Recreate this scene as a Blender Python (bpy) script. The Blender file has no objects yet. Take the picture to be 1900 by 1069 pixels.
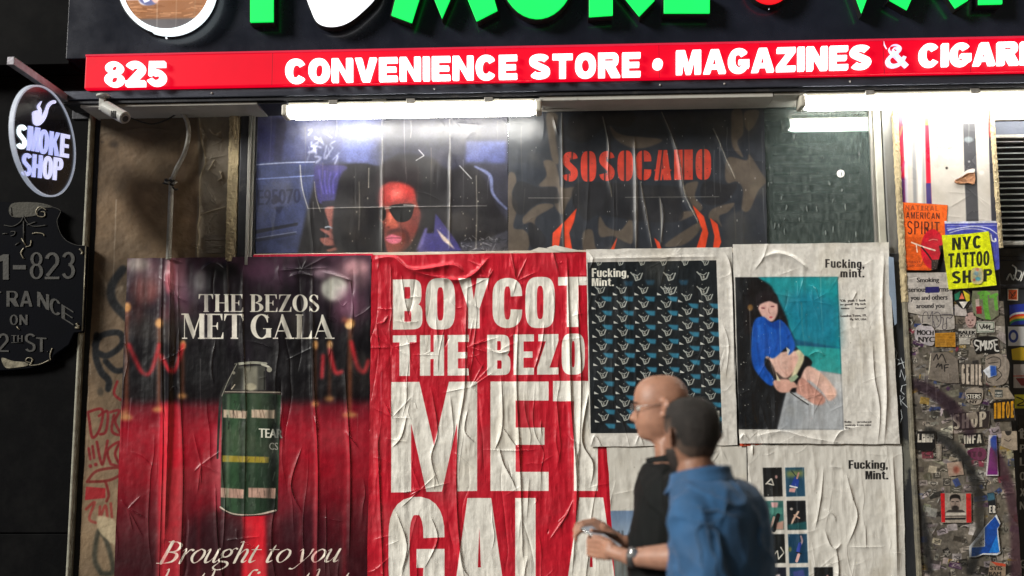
import bpy, bmesh, math, random
import numpy as np
from mathutils import Vector, Matrix
from mathutils.geometry import tessellate_polygon
random.seed(7)
S = bpy.context.scene
COL = S.collection
# ------------------------------------------------------------------ camera, world, lights, exposure
CAM_Y, CAM_H, FPX = -5.1, 1.42, 2055.0
YAW, PITCH, ROLL = math.radians(2.5), math.radians(8.0), math.radians(-0.25)
fwd = np.array([-math.sin(YAW)*math.cos(PITCH), math.cos(YAW)*math.cos(PITCH), math.sin(PITCH)])
rt = np.cross(fwd, [0, 0, 1]); rt /= np.linalg.norm(rt); upv = np.cross(rt, fwd)
rt, upv = rt*math.cos(ROLL)+upv*math.sin(ROLL), -rt*math.sin(ROLL)+upv*math.cos(ROLL)
cam = bpy.data.objects.new('camera', bpy.data.cameras.new('camera')); COL.objects.link(cam)
M = Matrix([[rt[i], upv[i], -fwd[i]] for i in range(3)]).to_4x4(); M.translation = (0, CAM_Y, CAM_H)
cam.matrix_world = M
cam.data.sensor_width = 36; cam.data.lens = FPX/1900*36; cam.data.clip_end = 300; cam.data.clip_start = .05
cam.data.dof.use_dof = True; cam.data.dof.focus_distance = 5.1; cam.data.dof.aperture_fstop = .85
S.camera = cam
W = bpy.data.worlds.new('World'); S.world = W; W.use_nodes = True
nt = W.node_tree; bg = nt.nodes['Background']; sky = nt.nodes.new('ShaderNodeTexSky')
sky.sky_type = 'NISHITA'; sky.sun_disc = False
SUN_EL, SUN_AZ = math.radians(26), math.radians(-56)     # azimuth measured from straight in front of the shop
sky.sun_elevation = math.radians(3); sky.sun_rotation = math.radians(180)+SUN_AZ
nt.links.new(sky.outputs[0], bg.inputs[0]); bg.inputs[1].default_value = 0.032
sun = bpy.data.objects.new('street_light_glow', bpy.data.lights.new('street_light_glow', 'SUN')); COL.objects.link(sun)
sun.data.energy = 4.7; sun.data.angle = math.radians(16); sun.data.color = (1.0, .965, .9)
sd = Vector((-math.sin(-SUN_AZ)*math.cos(SUN_EL), -math.cos(SUN_AZ)*math.cos(SUN_EL), math.sin(SUN_EL)))  # towards the light
sun.rotation_euler = sd.to_track_quat('Z', 'Y').to_euler()
S.view_settings.view_transform = 'Standard'; S.view_settings.look = 'None'
S.view_settings.exposure = 0; S.view_settings.gamma = 1; S.view_settings.use_curve_mapping = False
S.cycles.max_bounces = 6; S.cycles.use_denoising = True
# ------------------------------------------------------------------ pixel <-> place
def un(px, py, d=0.0):
    """where the ray of photo point (px,py) meets the plane standing d metres in front of the wall: X, Z"""
    px = np.asarray(px, float); py = np.asarray(py, float)
    a, b = (px-950)/FPX, -(py-534.5)/FPX
    vx = fwd[0]+rt[0]*a+upv[0]*b; vy = fwd[1]+rt[1]*a+upv[1]*b; vz = fwd[2]+rt[2]*a+upv[2]*b
    t = (-d-CAM_Y)/vy
    return vx*t, CAM_H+vz*t
def P(px, py, d=0.0):
    x, z = un(px, py, d); return Vector((float(x), -d, float(z)))
# ------------------------------------------------------------------ object helpers
def tag(o, label=None, cat=None, group=None, kind=None):
    for k, v in (('label', label), ('category', cat), ('group', group), ('kind', kind)):
        if v: o[k] = v
    return o
def thing(name, label, cat, loc=(0, 0, 0), group=None):
    o = bpy.data.objects.new(name, None); o.location = loc; o.empty_display_size = .1; COL.objects.link(o)
    return tag(o, label, cat, group)
def link(name, me, mat, parent=None, smooth=False, bevel=0):
    o = bpy.data.objects.new(name, me); COL.objects.link(o)
    if mat is not None and not me.materials: me.materials.append(mat)
    if parent is not None:
        o.parent = parent
        if parent.type == 'EMPTY' and parent.parent is None: o.matrix_parent_inverse = Matrix.Translation(-parent.location)
    if smooth:
        me.polygons.foreach_set('use_smooth', [True]*len(me.polygons))
    if bevel:
        m = o.modifiers.new('bevel', 'BEVEL'); m.width = bevel; m.segments = 2; m.limit_method = 'ANGLE'
    return o
def mesh(verts, faces):
    me = bpy.data.meshes.new('m'); me.from_pydata([tuple(v) for v in verts], [], faces); me.update(); return me
def box(name, x0, x1, z0, z1, d0, d1, mat, parent=None, bevel=.003):
    """box between X, Z limits; its front stands d1 in front of the wall, its back d0"""
    v = [(x, -d, z) for d in (d1, d0) for z in (z0, z1) for x in (x0, x1)]
    f = [(0, 1, 3, 2), (5, 4, 6, 7), (4, 0, 2, 6), (1, 5, 7, 3), (2, 3, 7, 6), (4, 5, 1, 0)]
    return link(name, mesh(v, f), mat, parent, bevel=bevel)
def boxp(name, px0, py0, px1, py1, d0, d1, mat, parent=None, bevel=.003):
    xa, za = un(px0, py0, d1); xb, zb = un(px1, py1, d1)
    return box(name, min(xa, xb), max(xa, xb), min(za, zb), max(za, zb), d0, d1, mat, parent, bevel)
def area(p):
    x, y = p[:, 0], p[:, 1]; return .5*np.sum(x*np.roll(y, -1)-np.roll(x, -1)*y)
def prism(name, groups, d, depth, mat, parent=None, px=True, bevel=0, xyz=None, me_only=False):
    """extrudes outlines (each group: outer, holes...) drawn in photo points on the plane d, or by the map xyz(u,v,depth)"""
    V, F = [], []
    for k, g in enumerate(groups):
        g = [np.asarray(c, float) for c in g]
        dd = d+k*.00012
        cs = []
        for i, c in enumerate(g):
            keep = [j for j in range(len(c)) if np.hypot(*(c[j]-c[j-1])) > 1e-6]
            c = c[keep]
            cs.append(c)
        if xyz is None:
            w3 = [[P(a, b, dd) if px else Vector((a, -dd, b)) for a, b in c] for c in cs]
            back = [[Vector((v.x, v.y+depth, v.z)) for v in c] for c in w3]
        else:
            w3 = [[xyz(a, b, k*.00012) for a, b in c] for c in cs]; back = [[xyz(a, b, -depth) for a, b in c] for c in cs]
        base = len(V); flat = [v for c in w3 for v in c]; n = len(flat)
        V += flat; V += [v for c in back for v in c]
        proj = [[Vector((a, b, 0)) for a, b in c] for c in cs]
        for t in tessellate_polygon(proj):
            F.append(tuple(base+i for i in t)); F.append(tuple(base+n+i for i in reversed(t)))
        s = 0
        for c in cs:
            m = len(c)
            for i in range(m):
                a, b = base+s+i, base+s+(i+1) % m
                F.append((a, b, b+n, a+n))
            s += m
    me = mesh(V, F); bm = bmesh.new(); bm.from_mesh(me); bmesh.ops.recalc_face_normals(bm, faces=bm.faces); bm.to_mesh(me); bm.free()
    if me_only: return me
    return link(name, me, mat, parent, bevel=bevel)
def catmull(p, closed=False, n=6):
    p = np.asarray(p, float); m = len(p)
    if m < 3: return p
    out = []
    rng = range(m) if closed else range(m-1)
    for i in rng:
        p0 = p[(i-1) % m] if (closed or i > 0) else p[0]; p1 = p[i]; p2 = p[(i+1) % m]
        p3 = p[(i+2) % m] if (closed or i+2 < m) else p[-1]
        for t in np.arange(n)/n:
            out.append(.5*((2*p1)+(-p0+p2)*t+(2*p0-5*p1+4*p2-p3)*t*t+(-p0+3*p1-3*p2+p3)*t**3))
    if not closed: out.append(p[-1])
    return np.array(out)
def tube_mesh(pts, r, sides=8, V=None, F=None, cap=True):
    """tube along points (Vectors) with radius r or list of radii"""
    own = V is None
    if own: V, F = [], []
    n = len(pts); rr = r if hasattr(r, '__len__') else [r]*n
    up = Vector((0, 0, 1)); base = len(V); prev = None
    for i, p in enumerate(pts):
        t = (pts[min(i+1, n-1)]-pts[max(i-1, 0)]).normalized()
        a = prev if prev is not None else (up if abs(t.dot(up)) < .9 else Vector((1, 0, 0)))
        a = (a-t*a.dot(t)).normalized(); prev = a; b = t.cross(a)
        for k in range(sides):
            an = 2*math.pi*k/sides; V.append(p+(a*math.cos(an)+b*math.sin(an))*rr[i])
    for i in range(n-1):
        for k in range(sides):
            q = base+i*sides; F.append((q+k, q+(k+1) % sides, q+sides+(k+1) % sides, q+sides+k))
    if cap:
        F.append(tuple(base+k for k in reversed(range(sides)))); F.append(tuple(base+(n-1)*sides+k for k in range(sides)))
    if own: return mesh(V, F)
def tube(name, pts, r, mat, parent=None, sides=8, n=5):
    c = catmull([tuple(p) for p in pts], n=n) if len(pts) > 2 else [tuple(p) for p in pts]
    return link(name, tube_mesh([Vector(p) for p in c], r, sides), mat, parent, smooth=True)
# ------------------------------------------------------------------ materials
def newmat(name):
    m = bpy.data.materials.new(name); m.use_nodes = True; return m, m.node_tree, m.node_tree.nodes['Principled BSDF']
def node(t, kind, **k):
    n = t.nodes.new('ShaderNode'+kind)
    for a, v in k.items(): setattr(n, a, v)
    return n
def pmat(name, col, rough=.5, metal=0, var=.25, vs=6, bump=.25, bs=90, stretch=(1, 1, 1), coat=0, emit=None, es=0, bd=.004, spec=.5, dirt=None, ds=3, dth=(.45, .7)):
    m, t, b = newmat(name)
    tc = node(t, 'TexCoord'); mp = node(t, 'Mapping'); mp.inputs['Scale'].default_value = stretch
    t.links.new(tc.outputs['Object'], mp.inputs[0])
    n1 = node(t, 'TexNoise'); n1.inputs['Scale'].default_value = vs; n1.inputs['Detail'].default_value = 8; n1.inputs['Roughness'].default_value = .62
    t.links.new(mp.outputs[0], n1.inputs[0])
    r = node(t, 'ValToRGB'); r.color_ramp.elements[0].position = .3; r.color_ramp.elements[1].position = .72
    c = np.array(col[:3]); r.color_ramp.elements[0].color = (*(c*(1-var)), 1); r.color_ramp.elements[1].color = (*np.minimum(c*(1+var), 1), 1)
    t.links.new(n1.outputs[0], r.inputs[0]); last = r.outputs[0]
    if dirt is not None:
        n3 = node(t, 'TexNoise'); n3.inputs['Scale'].default_value = ds; n3.inputs['Detail'].default_value = 10; n3.inputs['Roughness'].default_value = .7
        t.links.new(mp.outputs[0], n3.inputs[0])
        r3 = node(t, 'ValToRGB'); r3.color_ramp.elements[0].position = dth[0]; r3.color_ramp.elements[1].position = dth[1]
        t.links.new(n3.outputs[0], r3.inputs[0]); mx = node(t, 'MixRGB'); mx.inputs[2].default_value = (*dirt, 1)
        t.links.new(r3.outputs[0], mx.inputs[0]); t.links.new(last, mx.inputs[1]); last = mx.outputs[0]
    t.links.new(last, b.inputs['Base Color'])
    n2 = node(t, 'TexNoise'); n2.inputs['Scale'].default_value = bs; n2.inputs['Detail'].default_value = 6
    t.links.new(mp.outputs[0], n2.inputs[0])
    bp = node(t, 'Bump'); bp.inputs['Strength'].default_value = bump; bp.inputs['Distance'].default_value = bd
    t.links.new(n2.outputs[0], bp.inputs['Height']); t.links.new(bp.outputs[0], b.inputs['Normal'])
    mr = node(t, 'MapRange'); mr.inputs[3].default_value = max(rough-.12, .03); mr.inputs[4].default_value = min(rough+.15, 1)
    t.links.new(n1.outputs[0], mr.inputs[0]); t.links.new(mr.outputs[0], b.inputs['Roughness'])
    b.inputs['Metallic'].default_value = metal; b.inputs['Coat Weight'].default_value = coat; b.inputs['Specular IOR Level'].default_value = spec
    if emit is not None:
        b.inputs['Emission Color'].default_value = (*emit, 1); b.inputs['Emission Strength'].default_value = es
    return m
def emat(name, col, es, base=(.6, .6, .6)):
    """a lit plastic face: slightly uneven glow from the lamps behind it"""
    m, t, b = newmat(name)
    b.inputs['Base Color'].default_value = (*base, 1); b.inputs['Roughness'].default_value = .45; b.inputs['Specular IOR Level'].default_value = .25
    b.inputs['Emission Color'].default_value = (*col, 1)
    tc = node(t, 'TexCoord'); n1 = node(t, 'TexNoise'); n1.inputs['Scale'].default_value = 5; n1.inputs['Detail'].default_value = 3
    t.links.new(tc.outputs['Object'], n1.inputs[0]); mr = node(t, 'MapRange'); mr.inputs[3].default_value = es*.82; mr.inputs[4].default_value = es*1.18
    t.links.new(n1.outputs[0], mr.inputs[0]); t.links.new(mr.outputs[0], b.inputs['Emission Strength'])
    return m
def srgb(c):
    c = np.asarray(c, float)/255.; return tuple(np.where(c <= .04045, c/12.92, ((c+.055)/1.055)**2.4))
def image(name, arr, data=False):
    h, w = arr.shape[:2]
    if arr.ndim == 2: arr = np.repeat(arr[:, :, None], 3, 2)
    im = bpy.data.images.new(name, w, h, float_buffer=data)
    im.colorspace_settings.name = 'Non-Color' if data else 'sRGB'
    px = np.ones((h, w, 4), np.float32); px[:, :, :3] = np.clip(arr[::-1], 0, 1)
    im.pixels.foreach_set(px.ravel()); im.update(); im.pack(); return im
def printmat(name, cv, hv=None, rough=.42, coat=0, bump=1, bdist=.011, fine=.15, spec=.5, emit=0, crough=.22):
    """paper or film that carries the print drawn on the canvas cv, with its fine creases hv"""
    cv.stains(14, len(name)*7+3)
    m, t, b = newmat(name)
    tx = node(t, 'TexImage'); tx.image = image(name, cv.arr); tx.extension = 'EXTEND'
    t.links.new(tx.outputs[0], b.inputs['Base Color'])
    tc = node(t, 'TexCoord')
    n2 = node(t, 'TexNoise'); n2.inputs['Scale'].default_value = 55; n2.inputs['Detail'].default_value = 5
    t.links.new(tc.outputs['Object'], n2.inputs[0])
    bp = node(t, 'Bump'); bp.inputs['Strength'].default_value = fine; bp.inputs['Distance'].default_value = .003
    t.links.new(n2.outputs[0], bp.inputs['Height']); last = bp.outputs[0]
    if hv is not None:
        h = node(t, 'TexImage'); h.image = image(name+'_relief', hv/.012, True); h.extension = 'EXTEND'; h.interpolation = 'Cubic'
        b2 = node(t, 'Bump'); b2.inputs['Strength'].default_value = bump; b2.inputs['Distance'].default_value = bdist
        t.links.new(h.outputs[0], b2.inputs['Height']); t.links.new(last, b2.inputs['Normal']); last = b2.outputs[0]
    t.links.new(last, b.inputs['Normal'])
    n1 = node(t, 'TexNoise'); n1.inputs['Scale'].default_value = 7; n1.inputs['Detail'].default_value = 6
    t.links.new(tc.outputs['Object'], n1.inputs[0]); mr = node(t, 'MapRange'); mr.inputs[1].default_value = .3; mr.inputs[2].default_value = .7
    mr.inputs[3].default_value = max(.05, rough-.1); mr.inputs[4].default_value = rough+.14
    t.links.new(n1.outputs[0], mr.inputs[0]); t.links.new(mr.outputs[0], b.inputs['Roughness'])
    b.inputs['Coat Weight'].default_value = coat; b.inputs['Coat Roughness'].default_value = crough; b.inputs['Specular IOR Level'].default_value = spec
    if emit:
        t.links.new(tx.outputs[0], b.inputs['Emission Color']); b.inputs['Emission Strength'].default_value = emit
    return m
# ------------------------------------------------------------------ noise and raster canvas
def vnoise(h, w, cell, rs, ax=1.0, ay=1.0):
    gh, gw = max(2, int(h/(cell*ay))+3), max(2, int(w/(cell*ax))+3)
    g = rs.rand(gh, gw); y = np.linspace(0, gh-2.001, h); x = np.linspace(0, gw-2.001, w)
    yi, xi = y.astype(int), x.astype(int); fy, fx = y-yi, x-xi; fy = fy*fy*(3-2*fy); fx = fx*fx*(3-2*fx)
    a = g[yi][:, xi]; b = g[yi][:, xi+1]; c = g[yi+1][:, xi]; e = g[yi+1][:, xi+1]
    return (a*(1-fx)+b*fx)*(1-fy[:, None])+(c*(1-fx)+e*fx)*fy[:, None]
def fbm(h, w, cell, rs, octs=5, ax=1.0, ay=1.0, gain=.5, ridged=False):
    o = np.zeros((h, w)); a, s = 1.0, 0.0
    for i in range(octs):
        n = vnoise(h, w, max(cell/2**i, 1.01), rs, ax, ay)
        if ridged: n = 1-np.abs(2*n-1)
        o += n*a; s += a; a *= gain
    return o/s
def blur(m, r):
    r = int(round(r))
    if r < 1: return m
    for _ in range(2):
        for ax in (0, 1):
            pad = [(0, 0), (0, 0)]; pad[ax] = (r+1, r)
            c = np.cumsum(np.pad(m, pad, mode='edge'), axis=ax)
            m = ((c[2*r+1:]-c[:-2*r-1]) if ax == 0 else (c[:, 2*r+1:]-c[:, :-2*r-1]))/(2*r+1)
    return m
def raster(cs, x0, y0, w, h, SS=4):
    acc = np.zeros((h*SS, w+2))
    for c in cs:
        c = np.asarray(c, float); a = c-[x0, y0]; b = np.roll(a, -1, 0)
        for (ax, ay), (bx, by) in zip(a, b):
            if ay == by: continue
            dr = 1.0
            if ay > by: ax, ay, bx, by = bx, by, ax, ay; dr = -1.0
            r0 = max(0, int(math.ceil(ay*SS-.5))); r1 = min(h*SS, int(math.ceil(by*SS-.5)))
            if r1 <= r0: continue
            ys = (np.arange(r0, r1)+.5)/SS; xs = np.clip(ax+(bx-ax)*(ys-ay)/(by-ay), 0, w)
            xi = xs.astype(int); fr = xs-xi; rr = np.arange(r0, r1)
            acc[rr, xi] += dr*(1-fr); acc[rr, xi+1] += dr*fr
    m = np.clip(np.abs(np.cumsum(acc, 1)[:, :w]), 0, 1)
    return m.reshape(h, SS, w).mean(1)
class Cv:
    def __init__(s, x0, y0, x1, y1, d=0, res=700, col=(128, 128, 128), bounds=None):
        if bounds is None:
            X, Z = un([x0, x1, x1, x0], [y0, y0, y1, y1], d); bounds = (X.min(), Z.min(), X.max(), Z.max())
        s.b = bounds; s.d = d; s.res = res; s.flat = False
        s.w = int((bounds[2]-bounds[0])*res)+1; s.h = int((bounds[3]-bounds[1])*res)+1
        s.arr = np.ones((s.h, s.w, 3))*np.array(col)/255.; s.k = res*5.1/FPX
    def T(s, p):
        p = np.asarray(p, float)
        if s.flat: return np.stack([p[:, 0]*s.res, p[:, 1]*s.res], 1)
        X, Z = un(p[:, 0], p[:, 1], s.d); return np.stack([(X-s.b[0])*s.res, (s.b[3]-Z)*s.res], 1)
    def uv(s, X, Z): return (X-s.b[0])*s.res/s.w, 1-(s.b[3]-Z)*s.res/s.h
    def mask(s, cs, soft=0):
        q = np.concatenate(cs); r = int(soft*2+2)
        x0, y0 = np.floor(q.min(0)).astype(int)-r; x1, y1 = np.ceil(q.max(0)).astype(int)+r
        x0, y0 = max(0, x0), max(0, y0); x1, y1 = min(s.w, x1), min(s.h, y1)
        if x1 <= x0+1 or y1 <= y0+1: return None
        m = raster(cs, x0, y0, x1-x0, y1-y0); 
        if soft: m = blur(m, soft)
        return m, (slice(y0, y1), slice(x0, x1))
    def put(s, mk, col, a=1.0):
        if mk is None: return
        m, sl = mk; m = (m*a)[:, :, None]; s.arr[sl] = s.arr[sl]*(1-m)+np.array(col)/255.*m
    def poly(s, pts, col, a=1.0, soft=0, smooth=False, holes=()):
        c = catmull(pts, True) if smooth else np.asarray(pts, float)
        c = s.T(c); 
        if area(c) < 0: c = c[::-1]
        cs = [c]
        for h in holes:
            h = s.T(np.asarray(h, float)); cs.append(h[::-1] if area(h) > 0 else h)
        s.put(s.mask(cs, soft*s.k), col, a)
    def groups(s, gs, col, a=1.0, soft=0):
        for g in gs: s.poly(g[0], col, a, soft, holes=g[1:])
    def ell(s, cx, cy, rx, ry, col, a=1.0, soft=0, rot=0):
        t = np.linspace(0, 2*np.pi, 40)[:-1]; c, n = math.cos(rot), math.sin(rot)
        x, y = rx*np.cos(t), ry*np.sin(t); s.poly(np.stack([cx+x*c-y*n, cy+x*n+y*c], 1), col, a, soft)
    def stroke(s, pts, w, col, a=1.0, soft=0, smooth=True):
        p = np.asarray(pts, float)[:, :2]
        if hasattr(w, '__len__'):
            q = np.concatenate([p, np.asarray(w, float)[:, None]], 1)
        else: q = np.concatenate([p, np.full((len(p), 1), float(w))], 1)
        if smooth and len(q) > 2: q = catmull(q)
        ww = q[:, 2]*s.k; q = s.T(q[:, :2]); cs = strokepolys(q, ww)
        s.put(s.mask(cs, soft*s.k), col, a)
    def specks(s, n, seed, col=(226, 222, 212), dark=(120, 112, 98)):
        rs = np.random.RandomState(seed); X0, Z0, X1, Z1 = s.b
        for k in range(n):
            cx, cy, r = rs.uniform(0, s.w), rs.uniform(0, s.h), rs.uniform(.6, 2.2); t = np.arange(8)*np.pi/4; c = np.stack([cx+r*np.cos(t), cy+r*rs.uniform(.5, 1.6)*np.sin(t)], 1)
            s.put(s.mask([c]), col if k % 3 else dark, .6)
    def stains(s, n, seed, col=(150, 138, 112)):
        rs = np.random.RandomState(seed); m = fbm(s.h, s.w, 150, rs, 5); m = np.clip((m-.56)*6, 0, 1)[..., None]*.16; s.arr = s.arr*(1-m)+np.array(col)/255.*m
        for k in range(n):
            x, y, L = rs.rand()*s.w, rs.rand()*s.h*.7, rs.uniform(30, 260); ys = np.linspace(0, L, 6); q = np.stack([x+np.cumsum(rs.normal(size=6))*1.5, y+ys], 1)
            s.put(s.mask(strokepolys(q, np.linspace(rs.uniform(1.5, 4), 1, 6)), 1), col if k % 2 else (236, 232, 222), .28)
    def soften(s, r):
        for k in range(3): s.arr[:, :, k] = blur(s.arr[:, :, k], r)
    def noise(s, amp, cell, seed=0, ax=1, ay=1, mono=True, octs=4):
        rs = np.random.RandomState(seed); n = fbm(s.h, s.w, cell, rs, octs, ax, ay)-.5
        s.arr *= (1+n[:, :, None]*amp)
def strokepolys(q, ww):
    cs = []
    for i in range(len(q)):
        r = max(ww[i]/2, .3); k = 8; t = np.arange(k)*2*np.pi/k
        if i % 2 == 0 or i == len(q)-1 or r > 3: cs.append(np.stack([q[i, 0]+r*np.cos(t), q[i, 1]+r*np.sin(t)], 1))
        if i+1 < len(q):
            dlt = q[i+1]-q[i]; L = np.hypot(*dlt)
            if L < 1e-6: continue
            n = np.array([-dlt[1], dlt[0]])/L; r2 = max(ww[i+1]/2, .3)
            c = np.array([q[i]+n*r, q[i+1]+n*r2, q[i+1]-n*r2, q[i]-n*r]); cs.append(c if area(c) > 0 else c[::-1])
    return cs
# ------------------------------------------------------------------ lettering: outlines drawn here, unit cap height
def arc(cx, cy, rx, ry, a0, a1, n=2.0, k=14):
    t = np.radians(np.linspace(a0, a1, max(3, int(abs(a1-a0)/180*k)+2))); c, s = np.cos(t), np.sin(t)
    return np.stack([cx+rx*np.sign(c)*np.abs(c)**(2/n), cy+ry*np.sign(s)*np.abs(s)**(2/n)], 1)
def pen(path, sv, sh, closed=False):
    p = np.asarray(path, float); t = np.roll(p, -1, 0)-np.roll(p, 1, 0)
    if not closed: t[0] = p[1]-p[0]; t[-1] = p[-1]-p[-2]
    t /= np.maximum(np.hypot(t[:, 0], t[:, 1]), 1e-9)[:, None]; nx, ny = -t[:, 1], t[:, 0]
    o = np.stack([nx*sv/2, ny*sh/2], 1)
    if closed: return [p+o, p-o]
    return [np.concatenate([p+o, (p-o)[::-1]])]
def R(x0, y0, x1, y1): return np.array([(x0, y0), (x1, y0), (x1, y1), (x0, y1)], float)
def sans(ch, sv=.27, sh=.2, W=.8, n=2.3):
    """heavy sans capitals and figures: stem sv, bar sh, width W, n = squareness of the bowls"""
    A = np.array
    if ch == 'I': return [[R(0, 0, sv, 1)]], sv
    if ch == 'O' or ch == 'Q' or ch == '0':
        return [[arc(W/2, .5, W/2, .5+.01, 0, 360, n, 20)[:-1], arc(W/2, .5, W/2-sv, .5-sh, 0, 360, n, 20)[:-1]]], W
    if ch in 'CG':
        a = 38 if n < 3 else 22
        p = arc(W/2, .5, (W-sv)/2, (1-sh)/2+.01, a, 360-a if ch == 'C' else 330, n, 18)
        if n >= 3:
            x = W-sv/2; lo = (x, .36) if ch == 'C' else (x, .3)
            p = np.concatenate([[(x, .63)], arc(W/2, .63, (W-sv)/2, .37-sh/2, 0, 180, 2.6, 12), arc(W/2, .37, (W-sv)/2, .37-sh/2, 180, 360, 2.6, 12), [lo]])
        g = [pen(p, sv, sh)]
        if ch == 'G': g.append([R(W*.5, .36, W, .53)]); g.append([R(W-sv*.9, .2 if n < 3 else .0, W, .5)])
        return g, W
    if ch == 'S':
        yu = (1.5-sh/4)/2+.0; ry = (1-sh/2)-yu; r = (W-sv)/2; yl = 1-yu; ryl = yl-sh/2
        e = 8 if n >= 3 else 25
        p = np.concatenate([arc(W/2, yu, r, ry, e, 225, 2.2, 12), arc(W/2, yl, r, ryl, 45, -180-(-e), 2.2, 12)])
        return [pen(p, sv, sh)], W
    if ch == '2':
        p = np.concatenate([arc(W/2, .7, (W-sv)/2, .3-sh/2, 165, -30, 2.1, 12), [(sv*.6, .12)]])
        return [pen(p, sv, sh*1.1), [R(0, 0, W, sh)]], W
    if ch == '5':
        p = arc(W/2-.01, .33, (W-sv)/2, .33-sh/2, 120, -165, 2.1, 12)
        return [pen(p, sv, sh), [A([(.08, .42), (W*.12+sv*.85, .5), (.13+sv*.8, 1), (.12, 1)])], [R(.12, 1-sh, W*.95, 1)]], W
    if ch == '8':
        return [pen(arc(W/2, .745, (W-sv)/2*.9, .255-sh*.32, 0, 360, 2, 14)[:-1], sv*.9, sh*.64, True), pen(arc(W/2, .285, (W-sv)/2, .285-sh*.34, 0, 360, 2, 14)[:-1], sv*.95, sh*.68, True)], W
    if ch == '1': return [[A([(.3-sv*.2, 0), (.3+sv*.8, 0), (.3+sv*.8, 1), (.3-sv*.1, 1), (0, .8), (0, .62), (.3-sv*.2, .75)])]], .3+sv*.8
    if ch == '3':
        return [pen(np.concatenate([arc(W/2, .74, (W-sv)/2*.95, .26-sh/2, 160, -85, 2, 12)]), sv, sh), pen(arc(W/2, .29, (W-sv)/2, .29-sh/2, 85, -160, 2, 12), sv, sh)], W
    if ch == '•': return [[arc(.22, .5, .22, .22, 0, 360, 2, 14)[:-1]]], .44
    if ch == '.': return [[R(0, 0, sv, sh)]], sv
    if ch == ',': return [[A([(0, sh), (0, 0), (sv*.4, 0), (sv*.1, -.14), (sv*.6, -.14), (sv, .04), (sv, sh)])]], sv
    if ch == '-': return [[R(0, .4, .35, .56)]], .35
    if ch == 'H': return [[A([(0, 0), (sv, 0), (sv, .5-sh/2), (W-sv, .5-sh/2), (W-sv, 0), (W, 0), (W, 1), (W-sv, 1), (W-sv, .5+sh/2), (sv, .5+sh/2), (sv, 1), (0, 1)])]], W
    if ch == 'E': w = W*.88; return [[A([(0, 0), (w, 0), (w, sh), (sv, sh), (sv, .5-sh*.45), (w*.93, .5-sh*.45), (w*.93, .5+sh*.45), (sv, .5+sh*.45), (sv, 1-sh), (w, 1-sh), (w, 1), (0, 1)])]], w
    if ch == 'F': w = W*.84; return [[A([(0, 0), (sv, 0), (sv, .5-sh*.45), (w*.93, .5-sh*.45), (w*.93, .5+sh*.45), (sv, .5+sh*.45), (sv, 1-sh), (w, 1-sh), (w, 1), (0, 1)])]], w
    if ch == 'L': w = W*.84; return [[A([(0, 0), (w, 0), (w, sh), (sv, sh), (sv, 1), (0, 1)])]], w
    if ch == 'T': w = W*.98; c = w/2; return [[A([(c-sv/2, 0), (c+sv/2, 0), (c+sv/2, 1-sh), (w, 1-sh), (w, 1), (0, 1), (0, 1-sh), (c-sv/2, 1-sh)])]], w
    if ch == 'N': return [[A([(0, 0), (sv*.95, 0), (sv*.95, .58), (W-sv, 0), (W, 0), (W, 1), (W-sv*.95, 1), (W-sv*.95, .42), (sv, 1), (0, 1)])]], W
    if ch == 'M':
        w = W*1.2; c = w/2; return [[A([(0, 0), (sv*.92, 0), (sv*.92, .62), (c-sv*.36, 0), (c+sv*.36, 0), (w-sv*.92, .62), (w-sv*.92, 0), (w, 0), (w, 1), (w-sv*1.3, 1), (c, .42), (sv*1.3, 1), (0, 1)])]], w
    if ch == 'V': w = W*1.05; c = w/2; return [[A([(c-sv*.55, 0), (c+sv*.55, 0), (w, 1), (w-sv*1.05, 1), (c, .32), (sv*1.05, 1), (0, 1)])]], w
    if ch == 'A':
        w = W*1.1; c = w/2; q = sv*1.05
        f = lambda y: (c-sv*.55)*y
        return [[A([(0, 0), (q, 0), (q+f(.2)*.85, .2), (w-q-f(.2)*.85, .2), (w-q, 0), (w, 0), (c+sv*.6, 1), (c-sv*.6, 1)]),
                 A([(q+f(.38)*.8, .36), (c, .72), (w-q-f(.38)*.8, .36)])]], w
    if ch == 'Y': w = W*1.05; c = w/2; return [[A([(c-sv/2, 0), (c+sv/2, 0), (c+sv/2, .4), (w, 1), (w-sv*1.08, 1), (c, .58), (sv*1.08, 1), (0, 1), (c-sv/2, .4)])]], w
    if ch == 'Z': w = W*.92; return [[A([(0, 0), (w, 0), (w, sh), (sv*1.25, sh), (w, 1-sh), (w, 1), (.03, 1), (.03, 1-sh), (w-sv*1.25, 1-sh), (0, sh)])]], w
    if ch == 'K': return [[A([(0, 0), (sv, 0), (sv, .32), (sv*1.3, .4), (W-sv*1.05, 0), (W*1.05, 0), (W*.62+.02, .6), (W*1.02, 1), (W-sv*1.0, 1), (sv, .58), (sv, 1), (0, 1)])]], W*1.05
    if ch in 'BPRD':
        r = min(W-sv, .26)*.95; y1 = .47 if ch in 'BP' else .44
        if ch == 'D':
            r = min(W*.6, .5); o = np.concatenate([[(0, 0)], arc(W-r, .5, r, .5, -90, 90, n), [(0, 1)]])
            i = np.concatenate([[(sv, sh)], arc(W-r, .5, r-sv, .5-sh, -90, 90, n), [(sv, 1-sh)]]); return [[o, i]], W
        yb = .46; cy = (1+yb)/2; ry = (1-yb)/2
        top_o = arc(W-r-.02, cy, r, ry, -90, 90, n); top_i = arc(W-r-.02, cy, max(r-sv, .02), ry-sh*.9, -90, 90, n)
        hi = np.concatenate([[(sv, yb+sh*.9)], top_i, [(sv, 1-sh*.9)]])
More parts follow.
